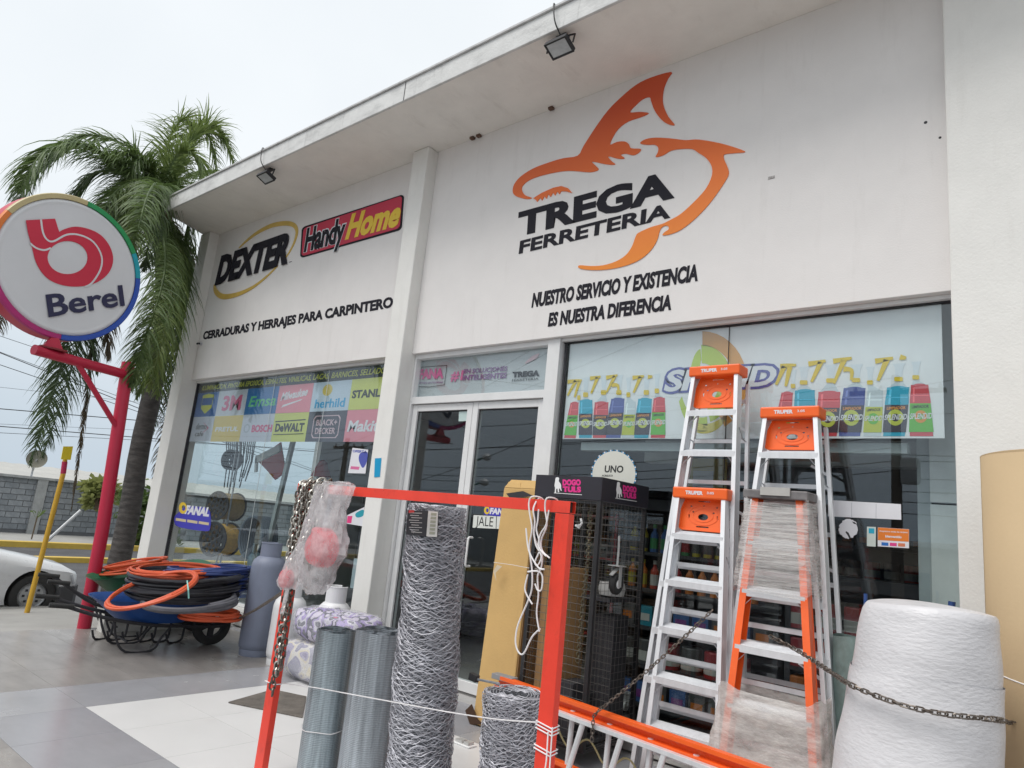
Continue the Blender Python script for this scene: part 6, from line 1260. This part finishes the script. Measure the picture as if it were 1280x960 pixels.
F([(214, 300), (228, 380), (214, 450), (190, 545)], (-.3, -.4, -.4, -.4), pd, 130, .6, 1.3)
F([(222, 300), (236, 360), (226, 420), (214, 500)], (.3, .4, .4, .4), pd, 110, .55, 1.4)
F([(216, 320), (226, 420), (208, 520), (190, 610)], (-.5, -.5, -.5, -.5), pdead, 120, .38, 1.5)
F([(150, 250), (70, 300), (20, 350), (-4, 425)], (-.6, -1.2, -1.4, -1.5), pdead, 90, .5, 1.3)
F([(160, 250), (105, 320), (82, 440), (36, 585)], (-.7, -1.1, -1.2, -1.2), pd, 170, .85, 1.2)
F([(165, 250), (120, 330), (96, 440), (52, 575)], (-.4, -.8, -1.0, -1.0), pd, 160, .80, 1.2)
F([(165, 250), (115, 330), (84, 430), (44, 560)], (-.9, -1.3, -1.4, -1.4), pg_, 150, .75, 1.2)
F([(165, 255), (125, 360), (108, 500), (89, 640)], (-.9, -1.2, -1.2, -1.2), pdead, 170, .24, 1.8, spread=.5)
F([(170, 260), (138, 340), (118, 410), (122, 470)], (-.8, -1.0, -1.1, -1.1), pd, 100, .55, 1.4)
F([(175, 260), (145, 350), (135, 410), (136, 450)], (-.6, -.8, -.9, -.9), pdead, 90, .5, 1.4)
# ============================================================ YELLOW POLE, CAR, STREET SIDE
t = thing('yellow_pole', 'thin yellow pole with a small yellow plate on top at the pavement edge', 'pole', (-10.77, -1.454, -.25)); ypm = streaks(M('pole_yellow', (.58, .34, .03), .5, var=.08), (.3, .2, .08), .4)
top = PX(-10.79)(79, 592); B().tube([(-10.77, -1.454, -.27), top], .032, 12).build('post', ypm, t, smooth=True); t3 = PX(-10.79)(81, 577); B().tube([top, t3], .034, 12).build('red_band', pc('band', (.45, .02, .08)), t, smooth=True)
tp = PX(-10.79)(84, 560); B().tube([t3, tp], .028, 10).build('upper_post', ypm, t, smooth=True)
flat('plate', [(76, 574), (79, 558), (91, 558), (88, 575)], lambda_n(lambda a, b_: PX(-10.73)(a, b_)) if False else (lambda f_: (setattr(f_, 'n', V((1, 0, 0))), f_)[1])(lambda a, b_: PX(-10.73)(a, b_)), pc('plate_yellow', (.75, .60, .03)), t, .0, .012)
t = thing('parked_car', 'white older sedan parked at the kerb, front end in view at the left edge', 'car', (-12.5, -2.4, -.45))
carw = streaks(M('car_white', (.62, .63, .64), .28, var=.02, clear=.5), (.40, .38, .35), .25, (1, 1, 2)); gz = -.45; xc, xs_ = -12.55, .80
secs = [(-.50, .55, .24, .50, .56), (-.56, .68, .20, .58, .63), (-.70, .76, .18, .62, .70), (-1.0, .80, .17, .66, .77), (-1.45, .815, .17, .72, .86), (-1.75, .82, .17, .76, .92), (-1.80, .82, .17, .77, .935), (-4.3, .82, .18, .80, .93), (-4.6, .74, .25, .75, .88)]
vs = []; 
for (y, hw_, zb_, zs, ztp) in secs:
    ring = [(-.96, zb_), (-1, zb_ + .12), (-1, zs - .14), (-.975, zs), (-.86, zs + (ztp - zs) * .65), (-.45, ztp), (0, ztp + .012)]; ring = ring + [(-u, z) for u, z in reversed(ring[:-1])]
    vs += [(xc + u * hw_, y, gz + z) for u, z in ring]
n = 13; N = len(secs); b = B(); b.add(vs, [(i * n + j, i * n + (j + 1) % n, (i + 1) * n + (j + 1) % n, (i + 1) * n + j) for i in range(N - 1) for j in range(n)] + [tuple(range(n)), tuple((N - 1) * n + j for j in range(n - 1, -1, -1))])
body = b.build('body', carw, t, smooth=True)
wc = [(-1.12, .29), (-3.62, .29)]
for k, (y, z) in enumerate(wc):
    cut = B().lathe([(.345, -.9), (.345, 1.0)], (xc, y, gz + z + .01), 36, 'x').build('wheel_well', blackm, t); 
    md = body.modifiers.new('arch', 'BOOLEAN'); md.operation = 'DIFFERENCE'; md.object = cut; md.solver = 'EXACT'
    bpy.context.view_layer.update(); dg_ = bpy.context.evaluated_depsgraph_get(); me = bpy.data.meshes.new_from_object(body.evaluated_get(dg_)); body.modifiers.clear(); body.data = me; bpy.data.objects.remove(cut)
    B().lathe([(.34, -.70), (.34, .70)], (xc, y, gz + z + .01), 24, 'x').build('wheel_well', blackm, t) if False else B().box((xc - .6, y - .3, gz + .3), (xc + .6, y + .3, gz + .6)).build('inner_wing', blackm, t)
    for s_ in (-1, 1):
        wx = xc + s_ * .70; w_ = B().lathe([(.19, -.09), (.26, -.095), (.285, -.08), (.29, 0), (.285, .08), (.26, .095), (.19, .09)], (wx, y, gz + z), 36, 'x', cap=False).build('tyre', rubber, t, smooth=True)
        B().lathe([(.19, -.07), (.19, .06), (.17, .075), (.15, .05), (.06, .06), (.05, .085), (.01, .085)] if s_ > 0 else [(.19, .07), (.19, -.06), (.17, -.075), (.15, -.05), (.06, -.06), (.05, -.085), (.01, -.085)], (wx, y, gz + z), 30, 'x').build('rim', M('rim_silver', (.38, .39, .40), .4, .6, var=.2, scale=20), w_, smooth=True)
        for q in range(8):
            a = 2 * math.pi * q / 8; B().box((wx + s_ * .056, y + .105 * math.cos(a) - .016, gz + z + .105 * math.sin(a) - .016), (wx + s_ * .066, y + .105 * math.cos(a) + .016, gz + z + .105 * math.sin(a) + .016)).build('vent_slot', blackm, w_)
cabin = [(-1.72, .78, .90), (-2.35, .66, 1.36), (-3.5, .64, 1.38), (-4.1, .74, .92)]
vs = []
for y, hw_, z in cabin: vs += [(xc - hw_, y, gz + z), (xc + hw_, y, gz + z)]
b = B(); b.add(vs + [(xc - .78, -1.72, gz + .85), (xc + .78, -1.72, gz + .85), (xc - .74, -4.1, gz + .85), (xc + .74, -4.1, gz + .85)], [(0, 1, 3, 2), (2, 3, 5, 4), (4, 5, 7, 6), (0, 2, 4, 6, 10, 8), (1, 9, 11, 7, 5, 3), (8, 9, 1, 0), (10, 6, 7, 11)]); b.build('cabin', carw, t)
dkg = M('car_glass', (.02, .025, .03), .08, spec=.8)
B().add([(xc - .70, -1.76, gz + .945), (xc + .70, -1.76, gz + .945), (xc + .60, -2.31, gz + 1.34), (xc - .60, -2.31, gz + 1.34)], [(0, 1, 2, 3)]).build('windscreen', dkg, t, thick=.012)
B().add([(xc + .785, -1.98, gz + .95), (xc + .785, -2.85, gz + .95), (xc + .68, -2.85, gz + 1.33), (xc + .685, -2.4, gz + 1.33)], [(0, 1, 2, 3)]).build('side_window', dkg, t, thick=.02)
B().add([(xc + .785, -2.9, gz + .95), (xc + .765, -3.8, gz + .95), (xc + .66, -3.5, gz + 1.33), (xc + .68, -2.9, gz + 1.33)], [(0, 1, 2, 3)]).build('side_window', dkg, t, thick=.02)
bpm = M('bumper_grey', (.05, .05, .055), .6)
b = B(); pts = [(xc + u * .82, y, gz) for u, y in ((-1.0, -.80), (-.92, -.60), (-.7, -.50), (0, -.45), (.7, -.50), (.92, -.60), (1.0, -.80))]
b.quadstrip([(p[0], p[1], gz + .16) for p in pts], [(p[0], p[1] , gz + .42) for p in pts]); b.build('bumper', bpm, t, thick=.05)
for s_ in (-1, 1): B().hexa([(xc + s_ * .72, -.60, gz + .45), (xc + s_ * .45, -.515, gz + .45), (xc + s_ * .45, -.50, gz + .46), (xc + s_ * .73, -.58, gz + .46), (xc + s_ * .74, -.66, gz + .57), (xc + s_ * .45, -.56, gz + .57), (xc + s_ * .45, -.53, gz + .58), (xc + s_ * .75, -.64, gz + .58)]).build('headlight', M('lamp_glass', (.45, .47, .5), .1), t)
B().tube([(xc + .822, -1.72, gz + .20), (xc + .826, -1.75, gz + .5), (xc + .80, -1.79, gz + .78)], .004, 4).build('door_seam', blackm, t); B().box((xc + .79, -1.98, gz + .93), (xc + .93, -1.90, gz + 1.03)).build('mirror', bpm, t, bevel=.02)
for s_ in (-.3, .3): B().tube([(xc + s_, -1.74, gz + .94), (xc + s_ + .3, -1.80, gz + .99)], .006, 5).build('wiper', blackm, t)
# far wall of grey blocks
t = thing('block_wall', 'grey blue concrete block wall with pillars across the street', 'wall', (-27, 4.5, -.31)); blk = streaks(M('block_blue', (.27, .29, .31), .9, var=.14, scale=4, bump=.5, bscale=30), (.40, .40, .40), .5, (2, 2, 2)); blk2 = streaks(M('block_grey', (.22, .24, .26), .9, var=.14, scale=4, bump=.5, bscale=30), (.38, .38, .38), .5, (2, 2, 2))
B().box((-27.16, -8, -.32), (-27.012, 30, 1.40)).build('mortar_core', M('wall_mortar', (.16, .165, .175), .95, var=.1), t)
bme = {}
for k_, mm in enumerate((blk, blk2)): o_ = B().box((0, -.195, 0), (.05, .195, .165)).build('brick', mm); bme[k_] = o_.data; bpy.data.objects.remove(o_)
fr2 = random.Random(4)
for i in range(9):
    for j in range(17):
        o_ = bpy.data.objects.new('block', bme[fr2.randint(0, 1)]); COL.objects.link(o_); o_.parent = t; o_.location = V((-27.02 + fr2.uniform(-.004, .004), 1.4 + j * .41 + (.2 if i % 2 else 0), -.30 + i * .185 + .1)) - wloc(t)
b = B()
for i in range(9):
    for j in list(range(-22, 0)) + list(range(17, 66)): y_ = 1.4 + j * .41 + (.2 if i % 2 else 0); b.box((-27.012, y_ - .195, -.30 + i * .185), (-26.97, y_ + .195, -.30 + i * .185 + .165))
stuff(b.build('far_blocks', blk, t))
for y_ in (-3.2, .0, 3.25, 6.5, 9.7, 13): B().box((-27.0, y_ - .15, -.31), (-26.90, y_ + .15, 1.44)).build('pillar', M('pillar_grey', (.36, .37, .37), .9, var=.15, scale=5, bump=.3), t)
B().box((-27.2, -8, 1.441), (-26.88, 30, 1.52)).build('coping', MATS['pillar_grey'], t)
t = thing('warehouse', 'pale warehouse with light corrugated sheet roof beyond the block wall', 'building', (-34, 8, 0)); B().box((-42, -14, -.5), (-30.2, 34, 1.4)).build('wall', M('far_wall', (.45, .46, .45), .9), t)
rfm = M('sheet_roof', (.40, .39, .36), .5, var=.1, scale=.8)
b = B(); ys_ = [-15 + .3 * k for k in range(170)]
b.quadstrip([(-29.9, y_, 1.42 + .03 * (k % 2)) for k, y_ in enumerate(ys_)], [(-36.5, y_, 2.0 + .03 * (k % 2)) for k, y_ in enumerate(ys_)]); b.quadstrip([(-36.5, y_, 2.0 + .03 * (k % 2)) for k, y_ in enumerate(ys_)], [(-42.5, y_, 1.42 + .03 * (k % 2)) for k, y_ in enumerate(ys_)]); b.build('roof', rfm, t)
t = thing('satellite_dish', 'round dish above the block wall behind the hanging fronds', 'dish', PX(-26.9)(45, 590)); dc = PX(-26.9)(46, 574); b = B(); b.M = Matrix.Translation(dc) @ Matrix.Rotation(math.radians(75), 4, 'Y') @ Matrix.Rotation(.3, 4, 'X'); b.lathe([(.02, -.06), (.16, -.04), (.27, 0), (.30, .03), (.27, .015), (.16, -.02), (.02, -.04)], n=24); b.build('reflector', M('dish_grey', (.16, .155, .12), .6), t, smooth=True); B().tube([dc, dc + V((-.15, 0, -.4)), V((dc.x - .15, dc.y, 1.5))], .03, 8).build('mast', steel, t)
def foliage(name, label, c, rx, ry, rz, nleaf, m_, cat='bush', size=.12, trunk=True):
    c = V(c); t_ = thing(name, label, cat, c - V((0, 0, rz))); q_ = random.Random(nleaf); vs, fs = [], []; cl = [V((q_.uniform(-1, 1), q_.uniform(-1, 1), q_.uniform(-.9, 1))) for _ in range(14)]
    for k in range(nleaf):
        g = q_.choice(cl); p = g * .72 + V((q_.gauss(0, .16), q_.gauss(0, .16), q_.gauss(0, .16))); p = c + V((p.x * rx, p.y * ry, p.z * rz)); d_ = V((q_.uniform(-1, 1), q_.uniform(-1, 1), q_.uniform(-.5, .8))).normalized(); s_ = d_.orthogonal().normalized() * size * .28; L = d_ * size * q_.uniform(.6, 1.3); o_ = len(vs); vs += [p, p + L * .5 + s_, p + L, p + L * .5 - s_]; fs.append((o_, o_ + 1, o_ + 2, o_ + 3))
    B().add(vs, fs).build('foliage', m_, t_)
    if trunk:
        for k in range(4): g = cl[k]; B().tube([c - V((0, 0, rz)), c - V((0, 0, rz * .4)) + V((g.x * rx * .2, g.y * ry * .2, 0)), c + V((g.x * rx * .7, g.y * ry * .7, g.z * rz * .6))], [.05, .035, .012], 6).build('branch', M('branch_brown', (.12, .09, .06), .9), t_)
foliage('bush', 'yellow green bush growing at the wall beside the palm trunk', PX(-26)(124, 618), .45, .5, .5, 500, leafmat('bush_green', (.14, .17, .05), (.26, .28, .10)), size=.3)
foliage('bush', 'dense green bush seen between palm trunk and store corner', PX(-24)(182, 650), .8, 1.0, 1.3, 2600, leafmat('bush_green2', (.05, .09, .02), (.11, .17, .05)), size=.2)
foliage('tree', 'green tree at the far left edge above the wall', PX(-29)(-6, 650), .8, .9, 1.0, 1500, leafmat('bush_green3', (.07, .11, .04), (.13, .18, .07)), 'tree', .2)
t = thing('sapling', 'young sapling in a small soil patch on the far pavement', 'plant', PX(-24.4)(37, 678)); q_ = PX(-24.4)(38, 679); B().tube([q_, q_ + V((0, .02, .8))], .02, 6).build('stem', M('branch_brown', (.12, .09, .06), .9), t)
for k in range(9): a = k * .7; B().add([q_ + V((0, 0, .7)), q_ + V((.15 * math.cos(a) + .02, .15 * math.sin(a), .95)), q_ + V((.22 * math.cos(a), .22 * math.sin(a), 1.05 - .02 * k)), q_ + V((.15 * math.cos(a) - .02, .15 * math.sin(a) + .03, .9))], [(0, 1, 2, 3)]).build('leaf', pg_, t)
B().lathe([(.5, -.02), (.45, .05), (.1, .08)], q_, 16).build('soil_patch', M('soil', (.10, .08, .04), .95, var=.4, scale=8), t)
t = thing('leaning_pole', 'pale metal pole leaning diagonally in front of the block wall', 'pole', PX(-22)(60, 676)); B().tube([PX(-22)(58, 677), PX(-22)(101, 638)], .045, 8).build('tube', M('pale_metal', (.5, .51, .52), .4, .3), t)
# overhead cables and utility poles (left side street)
cab = M('cable_black', (.02, .02, .022), .7)
t = thing('overhead_cables', 'dark overhead cables crossing the sky behind the round sign', 'cable', (-24, 0, 4))
for (x0, y0, x1, y1, r_) in ((0, 441, 35, 455, .02), (0, 511, 155, 524, .022), (0, 533, 150, 545, .022), (0, 541, 150, 549, .012), (0, 420, 60, 440, .012), (0, 484, 120, 497, .008), (100, 490, 150, 507, .016), (40, 455, 160, 500, .012), (0, 530, 160, 537, .008)):
    f_ = PX(-24); a = f_(x0, y0); c_ = f_(x1, y1); d_ = (c_ - a).normalized(); B().tube([a - d_ * 12, a, c_, c_ + d_ * 8], r_ * .62, 5).build('cable', cab, t)
# ============================================================ THE STREET BEHIND THE CAMERA (mirrored in the glass)
wood = M('pole_wood', (.12, .10, .085), .9, var=.2, scale=3)
def upole(x, y, h, label, arms=(0, -.9)):
    t_ = thing('utility_pole', label, 'utility pole', (x, y, -.42), 'utility poles along the front street'); B().tube([(x, y, -.42), (x, y, h)], [.16, .11], 12).build('post', wood, t_, smooth=True)
    for k in arms:
        B().box((x - 1.2, y - .17, h + k - .5), (x + 1.2, y - .07, h + k - .38)).build('crossarm', wood, t_)
        for u in (-1.05, -.4, .4, 1.05): B().lathe([(.03, 0), (.06, .04), (.05, .1), (.02, .15)], (x + u, y - .12, h + k - .38), 10).build('insulator', M('porcelain', (.4, .4, .42), .3), t_)
    B().lathe([(.22, 0), (.24, .05), (.24, .6), (.2, .68)], (x + .35, y + .1, h - 3.), 16).build('transformer', M('transformer_grey', (.35, .36, .37), .5), t_)
upole(-28.3, -16, 4.9, 'utility pole mirrored in the left window', (0, -2.2)); upole(-4.1, -16, 6.6, 'slim utility pole behind the viewer, mirrored in the right window', (0,)); upole(22, -16, 6.6, 'utility pole far right along the front street', (0,)); upole(-50, -16, 6.0, 'utility pole far left along the front street', (0,))
t = thing('street_cables', 'bundle of sagging cables strung between the front street poles', 'cable', (-10, -16, 4)); q_ = random.Random(8)
for k in (0, 1, 3, 5, 7, 9, 11):
    h = [4.3, 4.3, 4.35, 3.9, 3.6, 3.4, 3.3, 3.1, 2.9, 2.75, 2.6, 5.6, 5.2][k]; y_ = -16 - .2 * (k % 4); xs3 = (-50, -28.3, -4.1, 22)
    for q in range(3): B().tube(sag((xs3[q], y_, h + q_.uniform(-.1, .1)), (xs3[q + 1], y_, h + (1.2 if q else 0) + q_.uniform(-.1, .1)), q_.uniform(.2, .6), 16), .011, 4).build('cable', cab, t)
for k, (a, c_) in enumerate((((-28.3, -16, 4.6), (-6, -6.5, 6.8)), ((-28.3, -16, 4.2), (-3, -8, 7.2)), ((-4.1, -16, 6.0), (-12, -7, 5.0)), ((-4.1, -16, 6.2), (5, -7, 6.3)), ((-28.3, -16, 3.4), (-13, -10, 7.4)), ((-30, -14, 2.6), (-10, -9, 6.4)), ((-26, -15, 5.6), (-14, -9, 3.6)), ((-24, -15, 2.5), (-9, -9, 4.6)))): B().tube(sag(a, c_, .3, 12), .012, 4).build('service_drop', cab, t)
t = thing('street_lamp', 'pale green street lamp with two heads mirrored in the door glass', 'street lamp', (-19.2, -16, -.42)); gp = M('lamp_green', (.12, .3, .25), .5); B().tube([(-19.2, -15.6, -.42), (-19.2, -15.6, 4.4)], .06, 8).build('post', gp, t)
for z in (3.9, 2.9): B().tube([(-19.2, -15.6, z), (-18.7, -15.6, z + .15)], .04, 6).build('arm', gp, t); B().lathe([(.05, -.1), (.2, 0), (.2, .1), (.05, .2)], (-18.6, -15.6, z + .1), 14).build('lamp_head', M('lamp_white', (.8, .8, .8), .3), t)
struct(B().box((-60, -20.5, -.42), (40, -18, -.30)).build('opposite_pavement', conc))
for k, (x0, x1, h, c_, lb) in enumerate(((-58, -36, 2.4, (.40, .38, .35), 'low beige shop house across the front street'), (-34, -21, 1.7, (.30, .32, .34), 'low grey workshop across the front street'), (-14, -3, 2.1, (.42, .36, .30), 'low tan house across the front street'), (4, 26, 2.6, (.35, .36, .36), 'wide grey store across the front street'))):
    t_ = thing('house', lb, 'house', ((x0 + x1) / 2, -25, -.42)); B().box((x0, -30, -.42), (x1, -20.6, h)).build('wall', M('house_paint%d' % k, c_, .9, var=.1, scale=1), t_); B().box((x0 - .3, -30.3, h), (x1 + .3, -20.3, h + .15)).build('roof', fasciam, t_)
    x = x0 + 1.5
    while x < x1 - 2: B().box((x, -20.6, .3), (x + 1.6, -20.56, 1.3)).build('window', dkg, t_); x += 3.4
